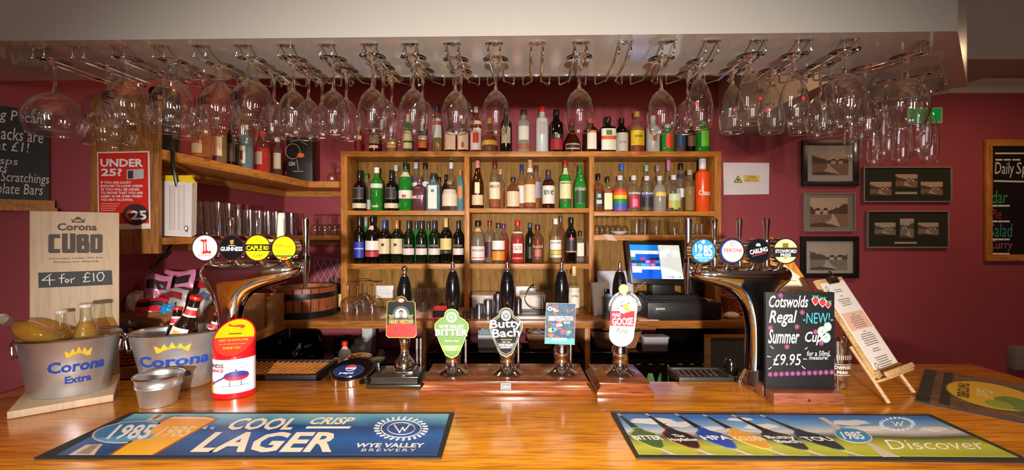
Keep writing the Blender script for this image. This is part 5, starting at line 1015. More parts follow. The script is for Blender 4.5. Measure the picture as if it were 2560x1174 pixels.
for i, (lab, du_, dv_, dz, tx, ty) in enumerate([
  ('clear bottle of pale beer leaning far left out of the left bucket', .015, -.045, .146, math.radians(-4), math.radians(-68)),
  ('clear bottle of pale beer, shortest upright one in the left bucket', -.048, .030, .030, 0, math.radians(-3)),
  ('clear bottle of pale beer, middle upright one in the left bucket', .012, .040, .052, math.radians(3), math.radians(2)),
  ('clear bottle of pale beer, tallest upright one in the left bucket', .052, -.004, .058, math.radians(4), math.radians(3))]):
    L = c1+Vector((du_, dv_, dz)); b = bottle(lab, 0, 0, 0, 'beer', 'lb', 'c9c2b8', [], [], loc=(L, .0295, .205), tilt=(tx, ty, 0), name='beer_bottle', fill=.72, group='pale beers in the left bucket')
    b['category'] = 'bottle'
for lab, du_, dv_, dz, tx, ty in [('dark bottle with red neck label leaning left at the back of the second bucket', -.052, .028, .022, math.radians(-5), math.radians(3)),
  ('big dark bottle with a white fruit-cup label leaning right in the second bucket', -.012, -.024, .046, math.radians(-4), math.radians(17)),
  ('dark bottle with red neck label leaning right at the right of the second bucket', .042, .022, .014, math.radians(-4), math.radians(17))]:
    big = 'big' in lab; L = c2+Vector((du_, dv_, dz)); H = .252 if big else .222
    b = bottle(lab, 0, 0, 0, 'beer', 'cb', 'c8241c', [(.74, .86, 'e8dcd4', 1.5), (.76, .83, 'c8323a', 1.5)]+([(.20, .60, 'ece2d4', .8), (.25, .34, 'a83a2a', .35), (.50, .56, 'd8a040', .3)] if big else []), [('CIDER CUP', .40, .46, '3a2a22', .65)] if big else [], loc=(L, .036 if big else .030, H), tilt=(tx, ty, 0), name='cider_bottle', group='dark bottles in the second bucket')
# charity collecting box
cc = (-.846, 1.366, 1.1003); t = thing('charity_box', 'red, white and yellow charity collecting tin with a helicopter picture', 'collection box', cc)
ra, rb = .0575, .046; ROT = math.radians(14)
def cbp(k, z): x = ra*math.cos(k); y = rb*math.sin(k); return Vector((cc[0]+x*math.cos(ROT)-y*math.sin(ROT), cc[1]+x*math.sin(ROT)+y*math.cos(ROT), cc[2]+z))
ks = [2*PI*i/40 for i in range(40)]; zt = lambda k: .172+.050*(math.sin(k)+.0)
REDP = M('d4121a', .25, coat=.4)
obj('tin_base', loft([[cbp(k, z) for k in ks] for z in (.0005, .016)]), REDP, t)
lbl = M('e6e8ee', .35)
obj('wrap_label', loft([[cbp(k, .0162) for k in ks], [cbp(k, .116) for k in ks]]), lbl, t)
obj('lid', loft([[cbp(k, .1162) for k in ks], [cbp(k, zt(k)-.006) for k in ks], [cbp(k, zt(k)) for k in ks]]), REDP, t)
fk = Fr(cbp(-PI/2, zt(-PI/2)), cbp(0, 0)-cbp(PI, 0), cbp(PI/2, zt(PI/2))-cbp(-PI/2, zt(-PI/2))); hv = (cbp(PI/2, zt(PI/2))-cbp(-PI/2, zt(-PI/2))).length
PG(fk, [(ra*.93*math.cos(k), hv/2+hv/2*.93*math.sin(k)) for k in ks], M('e8382c', .25, coat=.3), t, .0004, .0010, px=False)
PG(fk, [(ra*.93*math.cos(k), hv/2+hv/2*.93*math.sin(k)) for k in [PI*i/20 for i in range(21)]], M('f2b50e', .25, coat=.3), t, .0010, .0014, px=False)
tk = lambda s_, a, b, c_, d, m_, bo: obj('lettering', tgeo(s_, lambda u, v: fk.p(a+(c_-a)*u, b+(d-b)*v, .0020), bo), m_, t, sm=False)
tk('HELP US SAVE LIVES', -.040, hv*.40, .040, hv*.46, M('f2a50e', .4), .05); tk('the air ambulance charity', -.036, hv*.31, .036, hv*.35, M('f0b0a0', .4), 0); tk('THANK YOU', -.024, hv*.20, .024, hv*.27, M('f2a50e', .4), .05)
PG(fk, [(-.018, hv*.58), (.018, hv*.58), (.018, hv*.60), (-.018, hv*.60)], M('3a1008', .5), t, .0014, .0020, 'coin_slot', px=False)
PG(fk, [(-.026, hv*.80), (-.010, hv*.77), (.006, hv*.76), (.014, hv*.72), (.024, hv*.76), (.016, hv*.82), (.002, hv*.82), (-.012, hv*.80), (-.025, hv*.86)], M('d8401c', .4), t, .0014, .0020, px=False)
sf = lambda h0, h1, k0, k1, off=.0010: (lambda u, v: cbp(k0+(k1-k0)*u, h0+(h1-h0)*v)+(cbp(k0+(k1-k0)*u, 0)-Vector((cc[0], cc[1], cc[2])))*.02)
fc = front(cc[1]-rb-.004)
obj('lettering', tgeo('LANDS', sf(.092, .104, -PI*.86-ROT, -PI*.50-ROT), .05), M('5a2a3a', .4), t, sm=False); obj('lettering', tgeo('BULANCE', sf(.079, .089, -PI*.88-ROT, -PI*.50-ROT), .04), RED, t, sm=False)
def wrap(pts, m_, name='print', k0=-PI*.86-ROT, k1=-PI*.12-ROT, off=.02):
    g = [cbp(k0+(k1-k0)*u, .018+.096*v)+(cbp(k0+(k1-k0)*u, 0)-Vector(cc))*off for u, v in pts]; obj(name, ([tuple(p) for p in g], [tuple(range(len(g)))]), m_, t, sm=False)
def wq(lo, up, u0, u1, m_, n=12, off=.02):
    """printed band wrapped round the tin between two height curves"""
    k0, k1 = -PI*.86-ROT, -PI*.12-ROT; g = []
    for i in range(n+1):
        u = u0+(u1-u0)*i/n; k = k0+(k1-k0)*u; o = (cbp(k, 0)-Vector(cc))*off
        g += [tuple(cbp(k, .018+.096*lo(u))+o), tuple(cbp(k, .018+.096*up(u))+o)]
    obj('print', (g, [(2*i, 2*i+2, 2*i+3, 2*i+1) for i in range(n)]), m_, t, sm=False)
el = lambda u, a, b: math.sqrt(max(0, 1-((u-a)/b)**2))
wq(lambda u: 0, lambda u: max(.02, .72*(1-u/.22)), 0, .21, YE2)
wq(lambda u: .50-.13*el(u, .74, .26), lambda u: .52+.14*el(u, .74, .26), .48, .999, M('4a2a6a', .35)); wq(lambda u: .47-.10*el(u, .74, .25), lambda u: .50-.02*el(u, .74, .25), .50, .985, M('b01c34', .35), off=.026)
wq(lambda u: .56, lambda u: .57+.055*el(u, .80, .16), .65, .95, M('2a3a8a', .3), off=.026)
wq(lambda u: .26+.66*(u-.20), lambda u: .30+.72*(u-.20), .18, .52, M('4a2a6a', .35)); wq(lambda u: .24, lambda u: .24+.16*(1-abs(u-.19)/.05), .14, .24, M('b82a3a', .35), off=.026)
wq(lambda u: .60+.20*(u-.05), lambda u: .615+.20*(u-.05), .05, .999, M('5a7aa0', .35)); wq(lambda u: .64, lambda u: .72, .71, .74, M('2c2a34', .4))
wq(lambda u: .20+.10*max(0, u-.8), lambda u: .215+.10*max(0, u-.8), .45, .999, M('2c2a34', .4)); wq(lambda u: .21, lambda u: .38, .60, .615, M('2c2a34', .4), 2); wq(lambda u: .21, lambda u: .38, .82, .835, M('2c2a34', .4), 2)
tag(obj('security_chain', merge(*[tube([Vector((-.905+.012*math.sin(i*.9)-.010*(i > 3), 1.38+.010*i, 1.104+.003*(i % 2)))+Vector((.006*math.cos(a), .0035*math.sin(a), .002*math.sin(a)*(i % 2))) for a in [2*PI*j/8 for j in range(9)]], .0013, 5) for i in range(9)]), STEEL), 'thin steel chain lying behind the charity collecting tin', 'chain')

# soft drinks dispenser head
cc2 = (-.532, 1.492, 1.1003); t = thing('soda_dispenser', 'low chrome soft drinks dispenser head with a blue oval cola badge', 'drinks dispenser', cc2)
px_, py_ = .072, .070
def sd(k, z, g=1.0): return Vector((cc2[0]+px_*g*math.cos(k), cc2[1]+py_*g*math.sin(k), cc2[2]+z))
zt2 = lambda k: .037+.017*math.sin(k)
obj('chrome_skirt', loft([[sd(k, .0004) for k in ks], [sd(k, zt2(k)*.95, .98) for k in ks], [sd(k, zt2(k), .95) for k in ks]]), CHROME, t)
fp = Fr(sd(-PI/2, zt2(-PI/2), .95), (1, 0, 0), sd(PI/2, zt2(PI/2), .95)-sd(-PI/2, zt2(-PI/2), .95)); hp = .136
EP = lambda r, m_, c0, c1, nme='print', dx=0, dy=0, q=1: PG(fp, [(dx+px_*.95*r*math.cos(k), hp/2+dy+hp/2*r*q*math.sin(k)) for k in ks], m_, t, c0, c1, nme, px=False)
EP(.96, GBLACK, .0002, .004, 'black_cover'); EP(.72, STEEL, .004, .0055, 'badge_rim', -.006, -.016, .8); EP(.68, M('142c64', .2, coat=.5), .0055, .0065, 'badge_face', -.006, -.016, .8)
EP(.25, INK, .0065, .0070, dx=-.002, dy=-.004); PG(fp, [(-.002+px_*.22*math.cos(k), hp/2-.004+hp/2*.22*math.sin(k)) for k in [PI*(.08+i/20) for i in range(19)]], RED, t, .0070, .0076, px=False); PG(fp, [(-.002+px_*.22*math.cos(k), hp/2-.004+hp/2*.22*math.sin(k)) for k in [PI*(1.12+.8*i/20) for i in range(19)]], BL2, t, .0070, .0076, px=False)
obj('lettering', tgeo('pepsi', lambda u, v: fp.p(-.028+.044*u, hp/2-.044+.016*v, .0078), .02), INK, t, sm=False)
obj('rear_housing', box(cc2[0]+.030, cc2[0]+.082, 1.520, 1.60, 1.101, 1.150), GBLACK, t, bev=.006)

# drip trays on the back edge of the bar
def drip(lab, x0, x1, y0, y1, z, fr_m, mesh_m, seed):
    t = thing('drip_tray', lab, 'drip tray', ((x0+x1)/2, (y0+y1)/2, z-.035))
    for q in ((x0, x1, y0, y0+.012), (x0, x1, y1-.012, y1), (x0, x0+.012, y0+.012, y1-.012), (x1-.012, x1, y0+.012, y1-.012)): obj('tray_rim', box(*q, z-.030, z), fr_m, t, bev=.0015)
    obj('tray_floor', box(x0+.012, x1-.012, y0+.012, y1-.012, z-.030, z-.024), BLACK, t)
    g = []; nx = int((x1-x0-.03)/.020)
    for i in range(nx): g.append(tube([(x0+.018+i*.020, y0+.014, z-.006), (x0+.026+i*.020, y1-.014, z-.006)], .0034, 5))
    for j in range(int((y1-y0-.03)/.014)): g.append(tube([(x0+.014, y0+.018+j*.014, z-.0045), (x1-.014, y0+.018+j*.014, z-.0045)], .0014, 5))
    obj('drip_grid', merge(*g), mesh_m, t)
    for x in (x0+.03, x1-.05): obj('bracket', box(x, x+.02, 1.4985, y1-.02, z-.055, z-.0305), fr_m, t)
    return t
COP = M('c8803c', .35, .45, noise=.5, scale=18)
drip('black drip tray with a copper-coloured grid behind the left beer font', X_(540, 1.52), -.66, 1.506, 1.70, 1.112, BLACK, COP, 1)
drip('black drip tray with a woven metal grid behind the right beer font', X_(1668, 1.60), X_(1830, 1.50), 1.484, 1.60, 1.112, M('3a342c', .4, .5), STEEL, 2)
tag(obj('tap_cover', lathe((X_(1838, 1.52), 1.55, 1.103), [(0, 0), (.022, 0), (.023, .004), (.023, .035), (.018, .050), (.008, .056), (0, .057)], 24), GBLACK), 'small domed black cap standing beside the right drip tray', 'cap')

# ------------------------------------------------------------------ right end: chalk sign, pint, menu easels
t = thing('cocktail_chalkboard', 'small chalkboard advertising a summer cup at £9.95 in a wooden foot', 'chalkboard', (.85, 1.33, 1.10))
obj('wooden_foot', merge(box(.7475, .9465, 1.278, 1.3235, 1.1003, 1.134), box(.7475, .9465, 1.3365, 1.380, 1.1003, 1.134), box(.7475, .9465, 1.3235, 1.3365, 1.1003, 1.108)), wood('reddish_foot', (.27, .085, .04), (.19, .055, .025), (2, 30, 30), .35), t, bev=.0015)
obj('screw_head', prism(front(1.278), ell(*front(1.278).ab(2022, 1000), .0045, .0045, 16), 0, .0025), STEEL, t)
obj('slate', box(.7505, .9535, 1.3245, 1.3355, 1.1082, 1.4155), M('151618', .5, noise=.45, scale=16), t, bev=.0006)
fr = front(1.3245); CW = M('ece6da', .8); PK = M('c85aa0', .8); CY = M('3fa6b8', .8)
def word(s_, x0, y0, x1, y1, m_=CW, sh=.28, bo=.012): T(fr, s_, x0, y0, x1, y1, m_, t, .0012, bo, sh)
word('Cotswolds', 1922, 738, 2020, 768); word('Regal', 1922, 775, 1992, 816); word('Summer', 1920, 822, 1998, 858); word('Cup', 2012, 828, 2054, 862)
word('-NEW!-', 2007, 781, 2082, 808, CY, .05, .0); word('£9.95', 1932, 884, 2002, 912, CW, .15, .0); word('for a 50mL', 2017, 876, 2076, 889, CW, .15, 0); word('measure!', 2022, 888, 2070, 898, CW, .15, 0)
STS(fr, [[(1926, 864), (1933, 871)], [(1918, 890), (1926, 891)], [(1921, 922), (1928, 917)], [(2004, 914), (2012, 921)], [(2012, 872), (2018, 868)], [(2008, 896), (2016, 897)]], .0018, CW, t, .0011)
def flower(x, y, r=6.5): return [[(x-r*math.cos(a), y-r*math.sin(a)), (x+r*math.cos(a), y+r*math.sin(a))] for a in (0, PI/4, PI/2, 3*PI/4)]
fl = []
for x, y in ((1951, 738), (2005, 780), (1925, 819), (1992, 816), (2038, 829), (2053, 857), (1967, 866)): fl += flower(x, y)
for i in range(12): fl += flower(1925+i*14, 935-i*.5, 6)
STS(fr, fl, .0014, PK, t, .0012)
for x, y, a, b_ in ((2038, 752, 10, 12), (2056, 756, 11, 12), (2070, 762, 8, 9)):
    PG(fr, [(x-a, y-b_*.4), (x-a*.5, y-b_*.8), (x+a*.5, y-b_*.8), (x+a, y-b_*.4), (x+a*.6, y+b_*.4), (x, y+b_), (x-a*.6, y+b_*.4)], CW, t, .0002, .0010); PG(fr, [(x-a*.82, y-b_*.35), (x-a*.4, y-b_*.65), (x+a*.4, y-b_*.65), (x+a*.82, y-b_*.35), (x+a*.5, y+b_*.35), (x, y+b_*.8), (x-a*.5, y+b_*.35)], M('c0242e', .8), t, .0010, .0014)
    STS(fr, [[(x+d, y-b_*1.15), (x, y-b_*.6)] for d in (-8, -4, 0, 4, 8)], .0018, M('4aa67a', .8), t, .0020)
for x, y in ((2066, 820), (2055, 828), (2064, 843)):
    if x == 2066: continue
    EL(fr, x, y, 12, 13, M('8cc0a0', .8), t, .0003, .0010); EL(fr, x, y, 9.5, 10.5, M('b8d8b8', .8), t, .0010, .0014); EL(fr, x, y, 3, 4, M('7ab08a', .8), t, .0014, .0018)
EL(fr, 2068, 816, 10, 11, M('8cc0a0', .8), t, .0014, .0019); EL(fr, 2068, 816, 8, 9, M('b8d8b8', .8), t, .0019, .0022)
# pint glass
def tumbler(lab, c, r0, r1, h, name='pint_glass', group=None, seg=24):
    t = thing(name, lab, 'glass', c, group)
    obj('glass_wall', olathe(c, [(r0*.9, .0005), (r0, .002), (r0, .010), (r1, h), (r1-.0012, h+.0006), (r1-.002, h)], seg), GLASS, t, ang=60)
    obj('glass_base', lathe(c, [(0, .0008), (r0*.88, .0008), (r0*.92, .009), (r0*.6, .0065), (0, .006)], seg), GLASS, t, ang=60)
    return t
c = (X_(2090, 1.425), 1.425, 1.1003); t = tumbler('printed pint glass half hidden behind the summer cup chalkboard', c, .031, .043, .155)
def pm(h0, h1, a0, a1): return lambda u, v: (lambda A, h: (c[0]+(.0335+.010*h/.155)*math.cos(A), c[1]+(.0335+.010*h/.155)*math.sin(A), c[2]+h))(a0+(a1-a0)*u, h0+(h1-h0)*v)
obj('lettering', tgeo('STOWFORD', pm(.067, .078, -PI*.85, -PI*.28), .05), CRM, t, sm=False); obj('lettering', tgeo('PRESS', pm(.053, .062, -PI*.68, -PI*.40), .05), CRM, t, sm=False)
obj('printed_line', merge(olathe(c, [(.0378, .048), (.0379, .0495)], 16, arc=.8), olathe(c, [(.0395, .082), (.0396, .0835)], 16, arc=.8), *[olathe(c, [(.0408+.0001*i, .098), (.0418+.0001*i, .112)], 2, arc=.02, phase=-PI/2+(i-4)*.14) for i in range(9)]), CRM, t)
def easel(name, lab, BL_, BR_, TL_, feet, rear, paper, lines=True, clipm=None):
    t = thing(name, lab, 'menu holder', tuple(feet[0])); BL_, BR_, TL_ = Vector(BL_), Vector(BR_), Vector(TL_)
    fr = Fr(BL_, BR_-BL_, TL_-BL_); W = (BR_-BL_).length; H = (TL_-BL_).length
    obj('back_board', fbox(fr, .006, W-.006, .0, H, -.010, 0), PINE, t, bev=.001)
    nS = 7
    for i in range(nS): obj('ledge_slat', fbox(fr, .006+i*(W-.012)/nS+.001, .006+(i+1)*(W-.012)/nS-.001, -.004, .018, .0005, .006), PINE, t)
    obj('ledge', fbox(fr, 0, W, -.012, -.0045, -.012, .026), PINE, t, bev=.001); obj('ledge_lip', fbox(fr, 0, W, -.004, .010, .0262, .032), PINE, t, bev=.001)
    if feet:
        for f_, a in zip(feet, (.012, W-.012)):
            top = fr.p(a, .10, -.020); obj('leg', tube([top, Vector(f_)+Vector((0, 0, .005))], .0058, 6), PINE, t)
        obj('rear_leg', tube([fr.p(W*.45, H*.62, -.016), Vector(rear)+Vector((0, 0, .005))], .0062, 6), PINE, t)
    pp = obj('menu_sheet', fbox(fr, W*.10, W*.93, .020, H*.955, .0005, .0015), M('ddd2c8', .6), t)
    return t, fr, W, H, pp
t, fr, W, H, pp = easel('menu_easel', 'wooden easel clipboard with a tall printed menu beside the chalkboard', (1.06, 1.304, 1.168), (1.21, 1.385, 1.173), (.978, 1.446, 1.438), [(1.075, 1.278, 1.1005), (1.223, 1.363, 1.1005)], (1.086, 1.482, 1.1005), True)
pr = M('7a6e68', .6); PQ = lambda a0, a1, b0, b1, m_, c0=.0016, c1=.0020, nme='print': PG(fr, [(a0*W, b0*H), (a1*W, b0*H), (a1*W, b1*H), (a0*W, b1*H)], m_, pp, c0, c1, nme, px=False)
PQ(.14, .88, .44, .62, M('d9a890', .6))
R = random.Random(3)
for b0, n, w_ in ((.86, 2, .30), (.79, 1, .12), (.755, 4, .46), (.59, 1, .14), (.565, 6, .46), (.41, 1, .10), (.385, 6, .50), (.235, 2, .30), (.155, 5, .50)):
    for i in range(n):
        ww = w_*R.uniform(.7, 1.0); b = b0-i*.021; PQ(.52-ww/2, .52+ww/2, b, b+.0075, pr, .0022, .0025)
for a, b in ((.20, .885), (.22, .09)):
    obj('lettering', tgeo('Q', lambda u, v: fr.p((a-.05+.10*u)*W, (b-.032+.064*v)*H, .0024), -.01, .2), INKD, pp, sm=False)
cl = obj('bulldog_clip', merge(fbox(fr, W*.36, W*.66, H*.93, H*1.005, .002, .012), fbox(fr, W*.36, W*.66, H*.93, H*1.005, -.020, -.0105)), M('3a241c', .3, .6), t, bev=.002)
obj('clip_loop', tube(smooth([fr.p(W*.44, H*.99, .012), fr.p(W*.45, H*1.04, .012), fr.p(W*.51, H*1.06, .012), fr.p(W*.57, H*1.04, .012), fr.p(W*.58, H*.99, .012)], 4), .0022, 8), M('3a241c', .25, .7), cl)
# second board leaning behind the right font
t, fr, W, H, pp = easel('menu_board', 'orange wooden menu board with a pale sheet leaning behind the right beer font', (1.005, 1.70, 1.1095), (1.185, 1.775, 1.1095), (.835, 1.93, 1.51), None or [], None, True) if False else (None,)*5
YK = 1.95
t = thing('menu_board', 'orange wooden board with a pale menu leaning behind the right beer font', 'menu holder', (1.2, 1.64, 1.10))
fr = Fr((.83, 1.62, 1.1002), (1, 0.0, 0), (.0, .05, 1))
PG(fr, [(1835, 610), (1930, 592), (1975, 640), (2040, 735), (2085, 800), (2085, 905), (1876, 905), (1876, 730)], wood('orange_board', (.62, .26, .04), (.48, .18, .02), (8, 8, 1.5), .4), t, -.012, 0, 'board')
PG(fr, [(1905, 664), (1958, 660), (2014, 702), (2072, 782), (1905, 782)], M('ecd3b4', .6), t, .0002, .0010, 'menu_sheet')
for i in range(5): PG(fr, [(1955+i*9, 700+i*12), (1990+i*8, 700+i*12), (1990+i*8, 702+i*12), (1955+i*9, 702+i*12)], M('a8927c', .6), t, .0010, .0014)
obj('rear_strut', tube([(1.0, 1.655, 1.36), (1.02, 1.675, 1.102)], .008, 6), PINE, t)
#==BACK==
# ------------------------------------------------------------------ things on the lower right shelf and the left corner shelves
def wineup(lab, c, s=1.0, group=None, inv=True):
    """small stemmed glass standing on its rim (inv) or foot"""
    t = thing('wine_glass', lab, 'glass', c, group); H = .150*s; f = (lambda z: z) if inv else (lambda z: H-z)
    g = lambda L: [(r*s, f(z*s)) for r, z in L]
    obj('bowl', olathe(c, g([(.027, .0005), (.033, .030), (.034, .045), (.028, .066), (.012, .080), (.003, .083)]), 20), GLASS, t, ang=60)
    obj('stem', olathe(c, g([(.0035, .083), (.003, .110), (.004, .140)]), 10), GLASS, t)
    obj('foot', olathe(c, g([(.004, .140), (.016, .147), (.030, .1495), (.0305, .150), (0, .150)]), 20), GLASS, t)
    return t
ZR = 1.5752
for i, px in enumerate((1493, 1519, 1546)): wineup('upturned wine glass on the lower right shelf, %s from the divider' % ORD[i], (X_(px, 2.99), 2.99, ZR), .78, 'upturned wine glasses on the lower right shelf')
for i, px in enumerate((1505, 1533, 1562)): wineup('upturned wine glass in the back row of the lower right shelf, %s from the divider' % ORD[i], (X_(px, 3.075), 3.075, ZR), .78, 'upturned wine glasses on the lower right shelf')
t = thing('saucer', 'small white saucer at the front of the lower right shelf', 'saucer', (X_(1548, 2.93), 2.93, ZR))
obj('dish', lathe((X_(1548, 2.93), 2.93, ZR), [(0, .0004), (.022, .0004), (.030, .004), (.050, .014), (.058, .020), (.056, .0215), (.046, .0165), (0, .014)], 28), M('e8e6e4', .2, coat=.4), t)
for i, (px, r, h) in enumerate(((1592, .032, .100), (1613, .030, .098), (1642, .036, .094), (1687, .034, .082))):
    tumbler('clear whisky tumbler on the lower right shelf, %s after the saucer' % ORD[i], (X_(px, 2.97), 2.97, ZR), r*.85, r, h, 'tumbler', 'tumblers on the lower right shelf')
for i, px in enumerate((1733, 1743, 1754)): tumbler('little shot glass at the right end of the lower right shelf, %s of three' % ORD[i], (X_(px, 2.97), 2.97, ZR), .0105, .013, .070, 'shot_glass', 'shot glasses on the lower right shelf', 14)
tag(obj('drip_mesh_mat', merge(*[box(.535+.018*i, .5375+.018*i, 2.912, 3.12, ZR+.0002, ZR+.0016) for i in range(42)]), M('b8a8a0', .5)), 'pale shelf matting under the glasses in the lower right bay', 'mat')
for o in [q for q in COL.objects if q.name.startswith(('tumbler', 'shot_glass', 'saucer', 'wine_glass')) and q.type == 'EMPTY' and abs(q.location.z-ZR) < .003]: o.location.z += .0017
tag(obj('paper_slip', prism(front(2.893), [front(2.893).ab(*p) for p in ((1507, 585), (1530, 586), (1543, 602), (1519, 600))], 0, .001), M('c9a898', .7), sm=False), 'small pink paper slip stuck over the edge of the lower right shelf', 'paper')
# lower left shelf: rows of empty beer glasses along the side wall, stemmed glasses along the back
k = 0
pg = None
def many(proto, spots, lab0, group):
    for j, c in enumerate(spots):
        lab = lab0(j) if callable(lab0) else lab0
        if j == 0: proto.location = c; proto['label'] = lab; proto['group'] = group
        else: dup(proto, c, lab, 0, group)
def proto_glass(name, r0, r1, h, seg=20):
    return tumbler('x', (0, 0, 0), r0, r1, h, name, None, seg)
sp = [(-1.425+.075*i-.002*j, 2.10+.085*j, ZL+.0004) for j in range(4) for i in (-1, 0)]
many(proto_glass('pint_glass', .033, .041, .165), sp, lambda j: 'tall empty pint glass on the lower left shelf, %s from the front, %s' % (ORD[j//2], ('wall side', 'edge side')[j % 2]), 'pint glasses on the lower left shelf')
sp = [(-1.420+.068*i+.006*j, 2.435+.078*j, ZL+.0004) for j in range(6) for i in (-1, 0)]
many(proto_glass('half_pint_glass', .029, .034, .140), sp, lambda j: 'shorter empty glass on the lower left shelf, %s behind the pints, %s' % (ORD[j//2], ('wall side', 'edge side')[j % 2]), 'short glasses on the lower left shelf')
t = wineup('x', (0, 0, 0), .92)
many(t, [(-1.30+.066*i, 2.955+.075*j, ZL+.0004) for j in range(2) for i in range(3)], lambda j: 'small stemmed glass on the lower left shelf, %s row, %s from the left' % (('front', 'back')[j//3], ORD[j % 3]), 'stemmed glasses on the lower left shelf')
# upper left shelf
t = thing('ice_canister', 'tall dark steel canister at the near end of the upper left shelf', 'canister', (-1.442, 1.86, ZU))
obj('canister_body', lathe((-1.442, 1.86, ZU), [(0, .0004), (.054, .0004), (.055, .004), (.055, .020), (.0535, .024), (.0535, .25), (.050, .262), (0, .264)], 32), M('35302d', .25, .6), t, ang=40)
G = 'bottles on the upper left corner shelf'
for lab, px, Y, R, H, k_, g, cap, ls in [
 ('clear brandy bottle of amber, nearest on the upper left shelf', 505, 2.00, .040, .215, 'round', 'am', BK, [(.1, .3, 'c8a070', .6)]),
 ('bottle with a cream label next to the brandy on the upper left shelf', 545, 2.14, .038, .225, 'spirit', 'go', '6a4a2a', [(.15, .55, 'e2cfae', 1.0), (.02, .13, '6a3a5a', .8)]),
 ('dark bottle third along the upper left shelf', 580, 2.24, .034, .225, 'spirit', 'dk', BK, [(.1, .5, '3a2218', 1.0)]),
 ('pale green bottle with a round label on the upper left shelf', 612, 2.34, .038, .235, 'round', 'bl', 'b8a060', [(.12, .5, 'cfc8b8', .6), (.2, .4, '7a3a44', .3)]),
 ('dark red bottle with a red stopper on the upper left shelf', 655, 2.50, .040, .235, 'round', 'rd', 'd8281c', [(.2, .5, 'a88a80', .5)]),
 ('slim clear bottle with a pale label near the corner of the upper left shelf', 694, 2.66, .024, .235, 'slim', 'cl', SV, [(.2, .6, 'b8a898', 1.2)])]:
    x = X_(px, Y); bottle(lab, 0, 0, 0, k_, g, cap, ls, [], loc=(Vector((x, Y, ZU+.0004)), R, H), group=G)
t = thing('gin_display_box', 'black display box with a drawn gin goblet in the corner of the upper left shelf', 'box', (-1.43, 3.02, ZU))
fg = Fr((X_(712, 2.86), 2.86, ZU+.0005), (1, .08, 0), (0, 0, 1))
x0, x1 = fg.ab(716, 0)[0], fg.ab(781, 0)[0]; h_ = fg.ab(750, 340)[1]
obj('box_body', fbox(fg, x0, x1, 0, h_, -.08, 0), M('191718', .4), t, bev=.002)
ln = lambda L: STS(fg, L, .0022, M('cfc8c0', .6), t, .0008)
ln([[(732+18*math.cos(a), 378+19*math.sin(a)) for a in [2*PI*i/18 for i in range(19)]], [(742, 398), (746, 425)], [(733, 428), (758, 428)], [(725, 354), (748, 350), (768, 362)]])
EL(fg, 752, 388, 9, 6, M('d8702a', .5), t, .0004, .001)
T(fg, 'GIN', 722, 404, 738, 414, M('cfc8c0', .6), t, .001, 0, .2)
t = thing('cut_glass_decanter', 'small dark cut-glass decanter beside the shelf unit on the upper left shelf', 'decanter', (-1.19, 2.97, ZU))
obj('decanter_body', lathe((-1.19, 2.97, ZU), [(0, .0004), (.030, .0005), (.034, .012), (.034, .040), (.022, .060), (.009, .075), (.009, .095), (.014, .100), (0, .101)], 12), GL['da'][0], t, ang=20)
obj('stopper', lathe((-1.19, 2.97, ZU), [(0, .1012), (.007, .104), (.014, .118), (.012, .132), (0, .138)], 10), GLASS, t, ang=20)
wineup('small stemmed glass in front of the decanter on the upper left shelf', (-1.135, 2.93, ZU+.0004), .72, inv=False)

# ------------------------------------------------------------------ back worktop, left: crates of snacks, ice cask, wire rack
ZW = 1.0754
def crate(lab, x0, x1, y0, y1, h, z=ZW):
    t = thing('wooden_crate', lab, 'crate', ((x0+x1)/2, (y0+y1)/2, z)); w_ = .010
    for q in ((x0, x1, y0, y0+w_), (x0, x1, y1-w_, y1)): obj('side_board', box(*q, z, z+h), CRATE, t, bev=.001)
    for q in ((x0, x0+w_, y0+w_, y1-w_), (x1-w_, x1, y0+w_, y1-w_)): obj('end_board', box(*q, z, z+h), CRATE, t, bev=.001)
    obj('bottom_board', box(x0+w_, x1-w_, y0+w_, y1-w_, z, z+.010), CRATE, t); return t
crate('long low wooden crate heaped with crisp packets on the left worktop', -1.590, -1.325, 1.815, 2.40, .192)
crate('smaller wooden crate behind the snack crate on the left worktop', -1.590, -1.322, 2.43, 2.60, .165)
def packet(lab, c, w_, h_, rx, ry, rz, col, band=None, seed=0, wob=.012, thick=.020):
    R = random.Random(seed); nx, ny = 9, 11; v = []; f = []
    ph = [R.uniform(0, 6) for _ in range(6)]
    for s in (1, -1):
        for j in range(ny+1):
            for i in range(nx+1):
                u, q = i/nx, j/ny; b = (math.sin(PI*u)**.55)*(math.sin(PI*q)**.5) if 0 < u < 1 and 0 < q < 1 else 0
                zz = s*thick*b+wob*math.sin(4*u+ph[0]+3*q)*math.sin(3*q+ph[1])+wob*.5*math.sin(13*u+ph[2]+9*q)*b
                v.append(((u-.5)*w_, (q-.5)*h_+wob*.4*math.sin(7*u+ph[3]), zz))
    N = (nx+1)*(ny+1)
    for s in (0, 1):
        for j in range(ny):
            for i in range(nx):
                a = s*N+j*(nx+1)+i; f.append((a, a+1, a+nx+2, a+nx+1) if s == 0 else (a, a+nx+1, a+nx+2, a+1))
    Mx = Matrix.Translation(Vector(c)) @ Matrix.Rotation(rz, 4, 'Z') @ Matrix.Rotation(rx, 4, 'X') @ Matrix.Rotation(ry, 4, 'Y')
    W = [tuple(Mx @ Vector(p)) for p in v]
    t = thing('snack_packet', lab, 'packet', c, 'snack packets in the wooden crate')
    o = obj('foil_bag', (W, f), M(col, .28, .35 if col in ('b9bcc4', 'c4c0bc') else 0, coat=.3), t, ang=60)
    if band:
        g = [tuple(Mx @ (Vector(v[j*(nx+1)+i])+Vector((0, 0, .0012)))) for j in range(6, 10) for i in range(1, nx)]; m_ = nx-1
        obj('printed_band', (g, [(j*m_+i, j*m_+i+1, (j+1)*m_+i+1, (j+1)*m_+i) for j in range(3) for i in range(m_-1)]), M(band, .4), t)
    return t
r_ = math.radians
